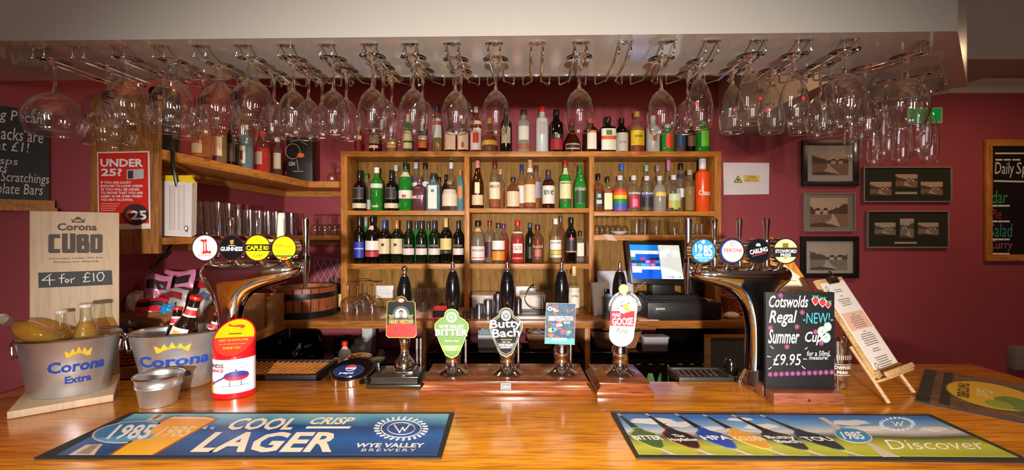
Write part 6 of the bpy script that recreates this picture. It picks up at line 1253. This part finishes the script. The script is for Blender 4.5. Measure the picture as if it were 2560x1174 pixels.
for i, (lab, px, py, Y, w_, h_, rx, ry, rz, col, band) in enumerate([
 ('shiny pink packet standing at the left of the snack crate', 392, 726, 1.915, .095, .135, 78, 14, 4, 'd080a4', '3a2228'),
 ('shiny pink packet standing highest in the middle of the snack crate', 448, 712, 2.02, .13, .13, 82, -10, 8, 'd080a4', '2c1c20'),
 ('silver and red packet lying across the top right of the snack crate', 512, 724, 2.12, .15, .12, 62, -14, 12, 'b9bcc4', 'c0242c'),
 ('crumpled silver packet low in the middle of the snack crate', 428, 750, 1.89, .13, .10, 66, 8, -6, 'c4c0bc', '8a2c34'),
 ('crumpled silver packet at the right of the snack crate', 508, 752, 1.95, .12, .11, 58, -18, -14, 'c9ccd4', '5a6a8c'),
 ('crumpled silver packet at the back of the snack crate', 545, 742, 2.20, .11, .10, 58, 14, 20, 'b9bcc4', '3a3c44'),
 ('black and red packet at the front left of the snack crate', 378, 768, 1.85, .115, .075, 74, 3, 2, 'd0222c', '16181c'),
 ('small blue packet at the front of the snack crate', 420, 772, 1.838, .05, .045, 80, -8, 3, '2a90d0', None),
 ('crumpled clear and cream bag at the left end of the snack crate', 336, 752, 1.86, .07, .09, 70, -10, 6, 'b8a890', 'd8d8d8')]):
    packet(lab, atY(px, py, Y), w_, h_, r_(rx), r_(ry), r_(rz), col, band, i+5)
tag_bk = (-1.520, 1.762)
for i, (lab, dx, dy, col) in enumerate([('small red wrapped bar in the basket before the snack crate', -.035, -.004, 'd8381c'), ('small orange wrapped bar in the basket before the snack crate', .0, .010, 'e8641c'), ('small purple wrapped bar in the basket before the snack crate', -.012, -.018, '3a3468'), ('dark wrapped bar in the basket before the snack crate', .036, .0, '2a2028')]):
    packet(lab, (tag_bk[0]+dx, tag_bk[1]+dy, ZW+.135+.006*i), .055, .034, r_(60), r_(30*i-45), r_(20*i-20), col, None, i+30, .003, .008)
k0 = (-1.31, 2.83, ZW)
t = thing('ice_cask', 'half-barrel wooden ice cask with black hoops on the back worktop', 'cask', k0)
NS = 26; prof = [(.186, 0), (.192, .05), (.194, .10), (.192, .178)]
stv = None
for i in range(NS):
    a0 = 2*PI*i/NS+.012; a1 = 2*PI*(i+1)/NS-.012; v = []; f = []
    for (r, z) in prof:
        for a, rr in ((a0, r), (a1, r), (a1, r-.014), (a0, r-.014)): v.append((k0[0]+rr*math.cos(a), k0[1]+rr*math.sin(a), k0[2]+z))
    for j in range(3):
        for q in range(4): f.append((j*4+q, j*4+(q+1) % 4, j*4+4+(q+1) % 4, j*4+4+q))
    f += [(3, 2, 1, 0), (12, 13, 14, 15)]
    obj('stave', (v, f), STAVE, t, sm=False)
for z0, z1, r in ((.002, .040, .1935), (.118, .150, .1965)):
    obj('iron_hoop', loft([[Vector((k0[0]+rr*math.cos(a), k0[1]+rr*math.sin(a), k0[2]+z)) for a in [2*PI*i/48 for i in range(48)]] for rr, z in ((r, z0), (r+.001, (z0+z1)/2), (r, z1), (r-.003, z1), (r-.003, z0), (r, z0))], False, False), M('1c1a1a', .4, .5), t, ang=50)
obj('cask_bottom', lathe(k0, [(0, .03), (.172, .03), (.172, .04), (0, .04)], 32), STAVE, t)
obj('inner_tray', olathe(k0, [(.176, .176), (.168, .172), (.150, .120), (.0, .110)], 40), wood('cask_inner', (.42, .17, .07), (.30, .11, .04), (6, 6, 6), .4), t)
t = thing('utensil_pot', 'dark pot of black straws and stirrers behind the ice cask', 'pot', (-1.19, 3.07, ZW))
obj('pot', lathe((-1.215, 3.088, ZW), [(0, .0004), (.045, .0005), (.05, .12), (.046, .12), (.042, .01), (0, .01)], 24), M('20242a', .4), t)
R = random.Random(2)
for i in range(12):
    a = R.uniform(0, 6.28); r = .03; obj('straw', tube([(-1.215+.02*math.cos(a), 3.088+.02*math.sin(a), ZW+.012), (-1.215+.05*math.cos(a), 3.088+.030*math.sin(a), ZW+.19+R.uniform(-.03, .03))], .0032, 6), M(['151517', '1f3a2c', '202a44'][i % 3], .4), t)
t = thing('wire_grid_rack', 'white diamond-mesh wire rack against the wall behind the ice cask', 'rack', (-1.2, 3.12, ZW))
fw_ = front(3.125); A = fw_.ab(786, 730); B = fw_.ab(852, 642); g = []
STSW = lambda L: merge(*[tube([fw_.p(*p) for p in q], .0016, 5) for q in L])
n = 9; W2 = (B[0]-A[0]); H2 = (B[1]-A[1]); st = W2/4
def cl_(a0, b0, a1, b1):
    pts = []
    for q in range(41):
        a = a0+(a1-a0)*q/40; b = b0+(b1-b0)*q/40
        if A[0] <= a <= B[0] and A[1] <= b <= B[1]-.12*(a-A[0]): pts.append((a, b))
    return [pts[0], pts[-1]] if len(pts) > 2 else None
L = []
for i in range(-6, 11):
    for s in (1, -1):
        a0 = A[0]+i*st if s == 1 else A[0]+i*st; q = cl_(a0, A[1], a0+s*H2*.55, B[1]); L += [q] if q else []
obj('mesh_wires', STSW(L), M('b8b4bc', .4), t); obj('edge_wire', STSW([[(A[0], A[1]), (A[0], B[1]), (B[0], B[1]-.12*W2)]]), M('b8b4bc', .4), t)
t = bottle('small bottle with a cream label standing behind the ice cask', 0, 0, 0, 'spirit', 'dk', '2a2a2c', [(.1, .5, 'd8c890', 1.2)], [], loc=(Vector((-1.141, 3.0, ZW+.0004)), .028, .215))
# glasses under the left bay
G = 'upturned wine glasses under the left bay'
for i, (x, y) in enumerate([(X_(868, 2.80), 2.80), (X_(892, 2.76), 2.76), (X_(908, 2.84), 2.84), (X_(930, 2.77), 2.77), (X_(897, 2.92), 2.98)]):
    wineup('upturned wine glass on the back worktop left of the left hand pump, %s of five' % ORD[i], (x, y, ZW), 1.35, G)
sp = [(-.745+.082*i, 2.93+.080*j, ZW+.0018) for j in range(2) for i in range(5)]
many(proto_glass('pint_glass', .031, .037, .140), [p for p in sp if p[0] < -.35], lambda j: 'empty beer glass on the lattice mat, %s row, %s from the left' % (('front', 'back')[j//5], ORD[j % 5]), 'beer glasses under the left bay')
g = []
for i in range(36): g.append(box(-.80+.0135*i, -.798+.0135*i, 2.70, 3.10, ZW, ZW+.0014))
for i in range(30): g.append(box(-.80, -.315, 2.70+.0135*i, 2.702+.0135*i, ZW, ZW+.0014))
tag(obj('drip_mesh_mat', merge(*g), M('d0a898', .6), sm=False), 'pale pink lattice drip mat on the worktop under the left bay', 'mat')
def socket(lab, px0, py0, px1, py1, Y=3.127):
    t = thing('double_socket', lab, 'socket', tuple(atY((px0+px1)/2, py1, Y))); fr = front(Y); A = fr.ab(px0, py1); B = fr.ab(px1, py0)
    obj('face_plate', fbox(fr, A[0], B[0], A[1], B[1], 0, .009), M('e6e4e2', .25), t, bev=.002); w2 = (B[0]-A[0])
    for u in (.28, .72):
        for dx, dy, a, b in ((0, .012, .003, .007), (-.011, -.010, .006, .003), (.011, -.010, .006, .003)):
            obj('pin_slot', fbox(fr, A[0]+w2*u+dx-a/2, A[0]+w2*u+dx+a/2, (A[1]+B[1])/2+dy-b/2, (A[1]+B[1])/2+dy+b/2, .009, .0094), M('2a2826', .6), t)
    for u in (.12, .88): obj('rocker_switch', fbox(fr, A[0]+w2*u-.006, A[0]+w2*u+.006, B[1]-.026, B[1]-.010, .009, .012), M('f2f0ee', .25), t)
    return t
socket('white double socket on the back panel of the left bay', 940, 713, 984, 744); socket('white double socket on the back panel of the middle bay', 1290, 715, 1338, 745)
# card machine, measures, boxes and the white wine in the middle bay
t = thing('card_wallet', 'red-edged card wallet with a black front on the worktop under the left bay', 'wallet', (X_(1105, 2.72), 2.72, ZW))
for i in range(4): obj('red_sleeve', fbox(Fr((X_(1100, 2.70), 2.68+.012*i, ZW+.0004), (1, .1, 0), (0, .45, .9)), -.05+.004*i, .05+.004*i, .004*i, .055+.006*i, -.004, .002), M('b8202c', .35), t, bev=.001)
PG(Fr((X_(1100, 2.70), 2.678, ZW+.0004), (1, .1, 0), (0, .45, .9)), [(-.040, .008), (.040, .008), (.040, .050), (-.040, .050)], M('18181a', .25), t, .0022, .0030, 'black_panel', px=False)
for i, (px, top, r) in enumerate(((1163, 779, 7), (1180, 769, 7.5), (1198, 762, 9.5), (1220, 751, 11), (1245, 736, 12), (1284, 752, 6), (1296, 748, 8.5), (1356, 737, 8))):
    Y = 2.70 if px < 1350 else 2.86; R = r/F*Y; H = Z_(top, Y)-ZW; c = (X_(px, Y), Y, ZW)
    t = thing('spirit_measure', 'steel spirit measure on the back worktop, %s of eight from the left' % ORD[i], 'measure', c, 'steel measures on the back worktop')
    obj('cup', lathe(c, [(0, .0004), (R, .0004), (R, H*.25), (R*1.03, H*.26), (R*1.03, H*.29), (R, H*.30), (R, H), (R*.92, H), (R*.92, H*.35), (0, H*.35)], 24), PEWTER, t, ang=40)
def tub(lab, x0, x1, y0, y1, h, c1, c2, z=ZW, name='plastic_box', wall=None):
    t = thing(name, lab, 'box', ((x0+x1)/2, (y0+y1)/2, z)); k = .006
    obj('tub', loft([[Vector((x, y, z+.0004+zz)) for x, y in rrect(x0+i, x1-i, y0+i, y1-i, .012, 3)] for i, zz in ((k, 0), (0, h*.88), (k*.4, h*.88), (k*1.6, .004))]), c1, t, ang=40)
    obj('lid', loft([[Vector((x, y, z+.0006+zz)) for x, y in rrect(x0-i, x1+i, y0-i, y1+i, .014, 3)] for i, zz in ((.003, h*.885), (.003, h*.96), (0, h))]), c2, t, ang=40); return t
CLP = tglass((.86, .80, .76), .45, 1.45, 1.2, .15)
tub('cloudy plastic storage box behind the tall measures', X_(1182, 2.95), X_(1238, 2.95), 2.86, 3.05, .115, CLP, CLP)
tub('white-fronted plastic box beside the plug adaptor', X_(1300, 2.92), X_(1362, 2.92), 2.84, 3.02, .120, M('d8cdc8', .4), CLP)
t = thing('till_drawer_tray', 'low grey and white tray in front of the white box', 'tray', (X_(1332, 2.68), 2.72, ZW))
obj('tray_body', box(X_(1290, 2.66), X_(1372, 2.66), 2.665, 2.83, ZW+.0004, ZW+.016), M('cfcac8', .3), t, bev=.003); obj('grille', box(X_(1296, 2.66), X_(1366, 2.66), 2.70, 2.82, ZW+.0165, ZW+.034), M('3a3634', .4), t, bev=.003)
t = thing('plug_adaptor', 'grey plug adaptor with a looping black cable in the middle bay', 'adaptor', tuple(atY(1330, 745, 3.09)))
obj('adaptor_body', box(X_(1321, 3.08), X_(1339, 3.08), 3.055, 3.117, Z_(737, 3.08), Z_(718, 3.08)), M('8a909a', .35), t, bev=.004)
obj('cable', tube(smooth([atY(1332, 719, 3.05), atY(1334, 711, 3.02), atY(1322, 722, 2.95), atY(1312, 745, 2.80), atY(1322, 765, 2.69), atY(1345, 773, 2.66), atY(1372, 774, 2.68)], 6), .0028, 6), BLACK, t)
tag(obj('black_charger', merge(box(X_(1360, 3.0), X_(1378, 3.0), 3.0, 3.05, Z_(724, 3.0), Z_(716, 3.0)), tube(smooth([atY(1362, 722, 3.0), atY(1364, 745, 2.95), atY(1362, 776, 2.80)], 5), .004, 6)), BLACK), 'small black charger and lead hanging beside the adaptor in the middle bay', 'charger')
bottle('white wine bottle with a cream cap and label, standing right of the square-badge pump', 1435, 664, 28, 'hock', 'go', 'e0b888', [(.16, .56, 'dcd2c6', 1.3)], [('villa', .38, .43, '6a6058', .6)], Y=2.80, base=ZW, name='white_wine_bottle')
# the till
t = thing('spiral_notebook', 'spiral notebook leaning beside the divider left of the till', 'notebook', (.56, 2.76, ZW))
fn_ = Fr((X_(1484, 2.78), 2.76, ZW+.0005), (.80, .5, 0), (-.14, .06, 1))
obj('cover', fbox(fn_, 0, .15, 0, .205, -.006, 0), M('c4c2d2', .6), t); obj('page_block', fbox(fn_, .004, .146, .003, .202, .0002, .004), M('dcdae4', .7), t)
for i in range(16): a = .008+i*.0125; obj('spiral_ring', tube([fn_.p(.002+.006*math.cos(q), a, -.001+.007*math.sin(q)) for q in [2*PI*j/8 for j in range(9)]], .0011, 5), STEEL, t)
tag(obj('paper_sheet', fbox(Fr((X_(1493, 2.98), 3.0, ZW+.0005), (1, .05, 0), (.02, .30, 1)), .02, .26, .004, .262, -.001, 0), M('c9c9d6', .6)), 'large white paper sheet leaning behind the till', 'paper')
t = thing('pen_pot', 'dark desk organiser with a phone and cards left of the till', 'organiser', (X_(1520, 2.74), 2.74, ZW))
obj('organiser_box', box(X_(1506, 2.72), X_(1534, 2.72), 2.665, 2.735, ZW+.0004, ZW+.13), M('241c1a', .4), t, bev=.003); obj('handset', box(X_(1508, 2.74), X_(1522, 2.74), 2.705, 2.725, ZW+.1305, ZW+.175), GBLACK, t, bev=.004); obj('blue_card', box(X_(1513, 2.69), X_(1531, 2.69), 2.682, 2.686, ZW+.1305, ZW+.150), M('7fb0cc', .5), t)
TX0, TX1, TY0, TY1 = .800, 1.232, 2.632, 2.98; ZT = 1.177
t = thing('cash_drawer', 'black metal cash drawer under the till screen', 'cash drawer', ((TX0+TX1)/2, 2.8, ZW))
obj('drawer_case', box(TX0, TX1, TY0+.004, TY1, ZW+.006, ZT), M('191716', .4), t, bev=.003); obj('drawer_front', box(TX0+.028, TX1-.018, TY0-.003, TY0+.0035, ZW+.012, ZT-.016), M('1e1b1a', .38), t, bev=.0015)
for x in (TX0+.03, TX1-.05): obj('foot', box(x, x+.02, TY0+.03, TY0+.05, ZW+.0003, ZW+.0058), BLACK, t)
f_ = front(TY0-.003); PG(f_, [(1652, 781), (1744, 780), (1744, 784), (1652, 784)], M('040404', .5), t, .0002, .0008, 'media_slot'); PG(f_, ell(1765, 788, 5, 5, 18), CHROME, t, 0, .003, 'lock'); PG(f_, ell(1765, 788, 2, 2, 10), BLACK, t, .003, .0036); EL(f_, 1643, 772, 3, 2.5, M('d8d4d0', .4), t); T(f_, 'essence', 1647, 769, 1662, 774, M('d8d4d0', .4), t, .001)
t = thing('till_keyboard', 'black till keyboard lying on the cash drawer', 'keyboard', (1.0, 2.70, ZT))
obj('keyboard_base', loft([[Vector((x, 2.655, ZT+.0004)), Vector((x, 2.80, ZT+.0004)), Vector((x, 2.80, ZT+.024)), Vector((x, 2.655, ZT+.012))] for x in (.79, 1.16)]), M('151413', .4), t)
g = []
for j in range(5):
    for i in range(16): y = 2.662+j*.025; z = ZT+.0125+.0021*j*.95; g.append(box(.797+i*.0225, .816+i*.0225, y, y+.020, z+.001, z+.0055+.001*j*.3))
kk = mesh_of('key', box(-.0095, .0095, -.010, .010, 0, .005), M('201d1c', .45), .0015)
for j in range(5):
    for i in range(16):
        y = 2.672+j*.025; o = obj('key', kk, None, t); o.location = (.8065+i*.0225, y, ZT+.0128+(y-2.655)/.145*.012)
t = thing('till_screen', 'black touch-screen till monitor showing coloured keys', 'monitor', (.98, 2.85, ZT))
TL, TR, BR_, BL_ = (1566, 602), (1705, 605), (1722, 713), (1579, 708)
fm2 = Fr(atY(1579, 708, 2.80), (1, -.0, 0), (-.02, .20, 1)); q = lambda pts: [fm2.ab(*p) for p in pts]
obj('bezel', prism(fm2, q([TL, TR, BR_, BL_]), -.045, 0), M('151210', .3), t, bev=.003)
sc = [(1573, 611), (1697, 613), (1709, 697), (1583, 696)]
def su(u, v):   # along the screen, 0..1
    a, b = Vector(sc[3]).lerp(Vector(sc[2]), u), Vector(sc[0]).lerp(Vector(sc[1]), u); return tuple(a.lerp(b, v))
def SQ(u0, u1, v0, v1, m_, c0=.0012, c1=.0016): PG(fm2, [su(u0, v0), su(u1, v0), su(u1, v1), su(u0, v1)], m_, t, c0, c1, 'screen_tile')
SQ(0, 1, 0, 1, emis('0a50c8', .75), .0002, .0010); SQ(0, .57, .84, 1, emis('1a7ad8', .8)); SQ(.575, 1, 0, 1, emis('d4dcd8', .85))
LT = emis('dfe6e6', .85)
for j, (v0, v1, n0) in enumerate(((.73, .83, 6), (.645, .725, 1))):
    for i in range(n0): SQ(.005+i*.094, .095+i*.094, v0, v1, LT)
cols = [['2f8a3a', '0a50c8', 'd8304a', '1a50b8', '26303c', '1c2430'], ['1c2a4c', '24304a', '2a3038', 'e07ac0', 'c83040', '4a9ad8'], ['e07ac0', '2f8a3a', '4a9ad8', '4a9ad8', 'e07ac0', '0a50c8']]
for j, row in enumerate(cols):
    for i, c in enumerate(row): SQ(.008+i*.094, .092+i*.094, .555-j*.09, .630-j*.09, emis(c, .75))
for v0, v1, n0 in ((.275, .365, 6), (.18, .27, 2)):
    for i in range(n0): SQ(.005+i*.094, .095+i*.094, v0, v1, LT)
for u0, u1, c in ((.59, .68, 'd83a38'), (.70, .83, '1c3f8a'), (.85, .96, '1f7a3a')): SQ(u0, u1, .03, .09, emis(c, .7))
PG(fm2, ell(*su(.78, .70), 7, 5, 18), emis('9ab0c0', .7), t, .0012, .0016); 
for i in range(5): SQ(.64, .94, .56-i*.07, .563-i*.07, emis('9aa4a0', .6))
obj('stand', merge(box(.90, 1.04, 2.86, 2.95, ZT+.02, ZT+.10), box(.84, 1.10, 2.815, 2.97, ZT+.0005, ZT+.022)), M('151312', .4), t, bev=.006)
obj('power_lead', tube(smooth([(.845, 2.90, ZT+.12), (.80, 2.85, ZT+.06), (.83, 2.80, ZT+.10), (.90, 2.86, ZT+.11)], 5), .0022, 6), M('b8b4b0', .4), t)
tag(obj('receipt_box', box(1.13, 1.225, 2.84, 2.96, ZT+.0005, ZT+.12), BLACK, bev=.005), 'small black receipt printer behind the till keyboard', 'printer')
tag(obj('brown_envelope', prism(flat(ZT+.002), [(1.10, 2.82), (1.19, 2.82), (1.215, 2.70), (1.165, 2.665)], 0, .006), M('b87a54', .6), sm=False), 'brown envelope lying on the right of the cash drawer', 'envelope')
for i, (x0, x1, y0) in enumerate(((.655, .725, 2.635), (.66, .735, 2.64))):
    pass
t = thing('paper_pads', 'stack of pale order pads on the worktop left of the cash drawer', 'papers', (.68, 2.70, ZW))
for i in range(4): obj('pad', box(.59+.006*i, .735-.003*i, 2.638+.004*i, 2.76, ZW+.0004+.007*i, ZW+.007+.007*i), M(('d8b8a8', 'e2dcd8', 'c8a090', 'd8d4d2')[i], .6), t)
tag(obj('pink_slips', prism(flat(ZW+.0004), [(.745, 2.625), (.86, 2.622), (.79, 2.70), (.745, 2.72)], 0, .0045), M('d8b098', .6), sm=False), 'pink paper slips poking out under the front of the cash drawer', 'papers')
t = thing('paperweight', 'cream pebble-shaped stone paperweight right of the cash drawer', 'paperweight', (X_(1829, 2.70), 2.70, ZW)); 
obj('pebble', lathe((X_(1829, 2.70), 2.70, ZW), [(0, .0004), (.030, .002), (.043, .014), (.040, .026), (.022, .037), (0, .040)], 28, sx=1.1, sy=.8), M('d8c8a4', .25, coat=.3), t, ang=60)
def wicker(name, lab, cx, cy, z, a0, b0, a1, b1, h, mat, rows=9, n=44):
    t = thing(name, lab, 'basket', (cx, cy, z)); g = []
    for j in range(rows):
        hz = (j+.5)/rows; a = a0+(a1-a0)*hz; b = b0+(b1-b0)*hz; ph = (j % 2)*PI
        g.append(tube([(cx+(a+.0035*math.sin(n/2*k_+ph))*math.copysign(abs(math.cos(k_))**.55, math.cos(k_)), cy+(b+.0035*math.sin(n/2*k_+ph))*math.copysign(abs(math.sin(k_))**.55, math.sin(k_)), z+.004+hz*h) for k_ in [2*PI*i/(n*2) for i in range(n*2+1)]], h/rows*.50, 5))
    obj('woven_side', merge(*g), mat, t); obj('rim', tube([(cx+a1*1.02*math.copysign(abs(math.cos(k_))**.55, math.cos(k_)), cy+b1*1.02*math.copysign(abs(math.sin(k_))**.55, math.sin(k_)), z+h+.006) for k_ in [2*PI*i/48 for i in range(49)]], .007, 6), mat, t)
    obj('inner_wall', loft([[Vector((cx+a*math.copysign(abs(math.cos(k_))**.55, math.cos(k_)), cy+b*math.copysign(abs(math.sin(k_))**.55, math.sin(k_)), z+zz)) for k_ in [2*PI*i/32 for i in range(32)]] for a, b, zz in ((a0*.96, b0*.96, .004), (a1*.96, b1*.96, h))], True, False), M('3a2414', .8), t)
    return t
WK = M('8a5a34', .6, noise=.4, scale=90); WK2 = M('8c3a1c', .5, noise=.3, scale=90)
wicker('wicker_basket', 'reddish woven basket on the worktop at the right end', X_(1840, 2.86), 2.86, ZW+.0006, .055, .055, .072, .072, .10, WK2, 7, 30)
ZF = .8855
wicker('wicker_basket', 'small wicker basket of chocolate bars before the snack crate, far left', tag_bk[0], tag_bk[1], ZW+.0006, .052, .034, .066, .044, .115, WK2, 9, 30)
wicker('wicker_basket', 'wicker basket of packets on the cooler, right of the centre pump', X_(1350, 2.76), 2.76, ZF, .062, .060, .080, .075, .085, WK, 8, 36)
wicker('wicker_basket', 'large wicker basket on the right cooler behind the goose pump', X_(1537, 2.78), 2.78, ZF, .115, .070, .150, .085, .095, WK, 9, 56)
for i in range(3): packet('clear wrapped packet in the wicker basket on the middle cooler, %s of three' % ORD[i], (X_(1350, 2.76)+.03*(i-1), 2.76, ZF+.088), .07, .07, r_(20), r_(-20+20*i), r_(30*i), ['b9bcc4', '5a6aa0', 'c4c0bc'][i], None, 60+i, .004, .010)
# napkin dispenser box, caddy, plastic tub, plates, framed slate, cables
t = thing('napkin_box', 'white carton of wrapped straws on the middle cooler', 'box', (X_(1226, 2.78), 2.78, ZF))
xa, xb = X_(1196, 2.78), X_(1256, 2.78); obj('carton', merge(box(xa, xb, 2.75, 2.752, ZF+.0004, ZF+.075), box(xa, xb, 2.86, 2.862, ZF+.0004, ZF+.085), box(xa, xa+.002, 2.752, 2.86, ZF+.0004, ZF+.08), box(xb-.002, xb, 2.752, 2.86, ZF+.0004, ZF+.08), box(xa, xb, 2.75, 2.862, ZF, ZF+.0004)), M('d2d6dc', .5), t, sm=False)
for i in range(18): obj('sachet', fbox(Fr((xa+.006+i*.0078, 2.80, ZF+.004), (.3, 1, 0), (.15*math.sin(i*2.1), .08*math.cos(i), 1)), -.02, .03, 0, .095+.012*math.sin(i*1.7), 0, .0016), M('c8d4dc' if i % 3 else '9cbcc8', .4), t, sm=False)
tag(obj('blue_folded_cloth', prism(Fr((X_(1290, 2.74), 2.74, ZF+.0004), (1, 0, 0), (0, 0, 1)), [(-.05, 0), (.04, 0), (.015, .045), (-.03, .05)], -.05, 0), M('7fa8c0', .6)), 'pale blue folded cloth on the middle cooler', 'cloth')
t = tub('clear plastic tub with dark contents on the right cooler', X_(1604, 2.70), X_(1668, 2.70), 2.66, 2.74, .085, tglass((.82, .78, .80), .30, 1.45, 1.4, .1), CLP, ZF, 'plastic_tub')
obj('contents', box(X_(1610, 2.70), X_(1662, 2.70), 2.672, 2.728, ZF+.006, ZF+.050), M('5a2c24', .6, noise=.6, scale=90), t)
PLT = M('161c1e', .3, coat=.3)
for i in range(6):
    c = (X_(1725, 2.87), 2.87, ZF+.001+i*.0125); t = thing('platter', 'large dark round platter in the stack on the right cooler, %s from the bottom' % ORD[i], 'platter', c, 'stacked platters on the right cooler')
    obj('dish', lathe(c, [(0, .0004), (.11, .0004), (.150, .004), (.198-.002*i, .0108), (.199-.002*i, .0118), (.150, .0062), (0, .0035)], 48), PLT, t, ang=50)
t = thing('framed_slate', 'small slate in an orange wooden frame leaning on the right cooler', 'board', (1.2, 2.63, .6))
fs2 = front(2.625)
for q4 in ([(1762, 836), (1868, 836), (1868, 844), (1762, 844)], [(1762, 844), (1776, 844), (1776, 932), (1762, 932)], [(1860, 844), (1868, 844), (1868, 932), (1860, 932)], [(1762, 932), (1868, 932), (1868, 944), (1762, 944)]): PG(fs2, q4, PINE if q4[0][1] != 836 else SHELFX, t, -.012, .004, 'frame_bar')
PG(fs2, [(1776, 844), (1860, 844), (1860, 932), (1776, 932)], M('565a5a', .6), t, -.010, -.002, 'slate')
# things under the left worktop, seen over the bar
t = thing('low_shelf', 'dark low shelf under the left worktop', 'shelf', (-.9, 2.8, .80)); ZQ = .790
obj('shelf_board', box(-1.54, -.55, 2.74, 3.12, ZQ-.03, ZQ), DARKB, t)
for x in (-1.53, -.60): obj('shelf_leg', box(x, x+.03, 2.76, 2.79, 0, ZQ-.0305), DARKB, t)
def lump(name, lab, cat, c, a, b, h, mat, seed, peaks=()):
    R = random.Random(seed); ph = [R.uniform(0, 6) for _ in range(8)]; v = []; f = []; n, m_ = 28, 14
    for j in range(m_+1):
        q = j/m_
        for i in range(n):
            k_ = 2*PI*i/n; r = math.sin(PI*min(1, q*.5+.5))**.6 if q > 0 else 1.0
            r = (1-q**2.2)**.5 if q < 1 else 0
            w2 = 1+.10*math.sin(3*k_+ph[0]+4*q)+.07*math.sin(7*k_+ph[1]-6*q)+.04*math.sin(13*k_+ph[2]+9*q)
            z = h*q; 
            for (ka, kh) in peaks: z += kh*math.exp(-((((k_-ka+PI) % (2*PI))-PI)/.5)**2)*q*(1-q)*3.2
            v.append((c[0]+a*r*w2*math.cos(k_), c[1]+b*r*w2*math.sin(k_), c[2]+.0006+max(0, z)))
    for j in range(m_):
        for i in range(n): f.append((j*n+i, j*n+(i+1) % n, (j+1)*n+(i+1) % n, (j+1)*n+i))
    f.append(tuple(range(n-1, -1, -1))); o = obj(name, (v, f), mat, None, ang=28); return tag(o, lab, cat)
BAG = M('08090a', .18, coat=.5)
lump('bin_bag', 'black plastic bin bag slumped under the left worktop', 'bin bag', (X_(738, 2.88)+.045, 2.90, ZQ), .110, .10, .150, BAG, 1, ((.4, .07), (2.8, .05)))
lump('bin_bag', 'smaller black plastic bag at the left under the worktop', 'bin bag', (-1.525, 2.86, ZQ), .048, .08, .115, BAG, 4, ((1.2, .05),))
t = thing('printed_bag', 'black rounded bag with teal print under the left worktop', 'bag', (X_(861, 2.88), 2.88, ZQ))
obj('bag_body', lathe((X_(858, 2.88), 2.88, ZQ), [(0, .0005), (.055, .0005), (.062, .03), (.060, .09), (.045, .118), (.02, .128), (0, .13)], 24, sy=.6), M('16191c', .4), t); obj('printed_band', olathe((X_(858, 2.88), 2.88, ZQ), [(.063, .034), (.063, .046)], 14, sy=.6, arc=.8), M('2f9ab0', .4), t)
t = thing('till_roll_cartons', 'stepped stack of small white cartons under the left worktop', 'cartons', (X_(905, 2.86), 2.86, ZQ))
for i, (a, b, z0, z1) in enumerate(((876, 931, 0, .050), (880, 931, .0505, .090), (888, 931, .0905, .128), (905, 931, .1285, .215))): obj('carton', box(X_(a, 2.84), X_(b, 2.84), 2.80+.012*i, 2.92, ZQ+.0004+z0, ZQ+z1), M('b8b6b4', .5), t, bev=.001)
def shopglass(lab, px, Y, r, h, cap, name='plastic_bottle', mat=None, z=None):
    z = ZQ if z is None else z; c = (X_(px, Y), Y, z); t = thing(name, lab, 'bottle', c)
    obj('body', olathe(c, [(0, .0005), (r, .0006), (r, h*.6), (r*.8, h*.72), (r*.35, h*.84), (r*.35, h*.9)], 20), mat or CLP, t); obj('cap', lathe(c, [(r*.42, h*.86), (r*.42, h), (0, h)], 16), M(cap, .35), t)
shopglass('clear squeeze bottle with a red cap behind the drinks dispenser', 862, 2.10, .030, .150, 'c8241c', z=.930)
shopglass('small grey bottle with a black cap under the left worktop', 953, 2.75, .026, .105, '18181a', mat=M('7a8488', .3))
t = thing('glass_jar', 'glass jar with a chrome lid behind the drinks dispenser', 'jar', (X_(900, 2.02), 2.02, .93)); c = (X_(900, 2.02), 2.02, .930)
obj('jar_body', olathe(c, [(0, .0005), (.052, .001), (.054, .06), (.050, .085)], 24), tglass((.75, .55, .35), .35, 1.5, 1.6), t); obj('lid', lathe(c, [(.053, .0855), (.053, .105), (.045, .110), (0, .111)], 24), CHROME, t, ang=40)
t = thing('sink_unit', 'steel sink unit behind the bar under the drinks dispenser', 'sink', (-.6, 1.9, 0))
obj('sink_top', box(-.90, -.50, 1.80, 2.22, .905, .930), STEEL, t, bev=.003); obj('sink_body', box(-.88, -.52, 1.82, 2.20, 0, .9045), M('4a4846', .4, .6), t)
tag(obj('clear_carton', prism(front(1.98), [(X_(812, 1.98), .9305), (X_(858, 1.98), .9305), (X_(835, 1.98), 1.02), (X_(826, 1.98), 1.025)], -.06, 0), tglass((.72, .70, .70), .4, 1.4, 1.5, .1)), 'clear pointed plastic scoop behind the drinks dispenser', 'scoop')
# hanging cables on the left
tag(obj('black_cable', tube(smooth([(-1.362, 1.80, ZU+.002), (-1.355, 1.79, ZU-.05), (-1.345, 1.79, ZU-.10), (-1.34, 1.80, ZU-.16)], 6), .008, 8), BLACK), 'thick black cable hanging over the upper left shelf edge', 'cable')
tag(obj('black_cable', tube(smooth([atY(438, 592, 2.05), atY(420, 625, 2.03), atY(395, 655, 2.0), atY(360, 700, 1.97), atY(342, 735, 1.95), atY(300, 768, 1.93)], 6), .005, 8), BLACK), 'black cable sweeping down the side wall above the snack crate', 'cable')
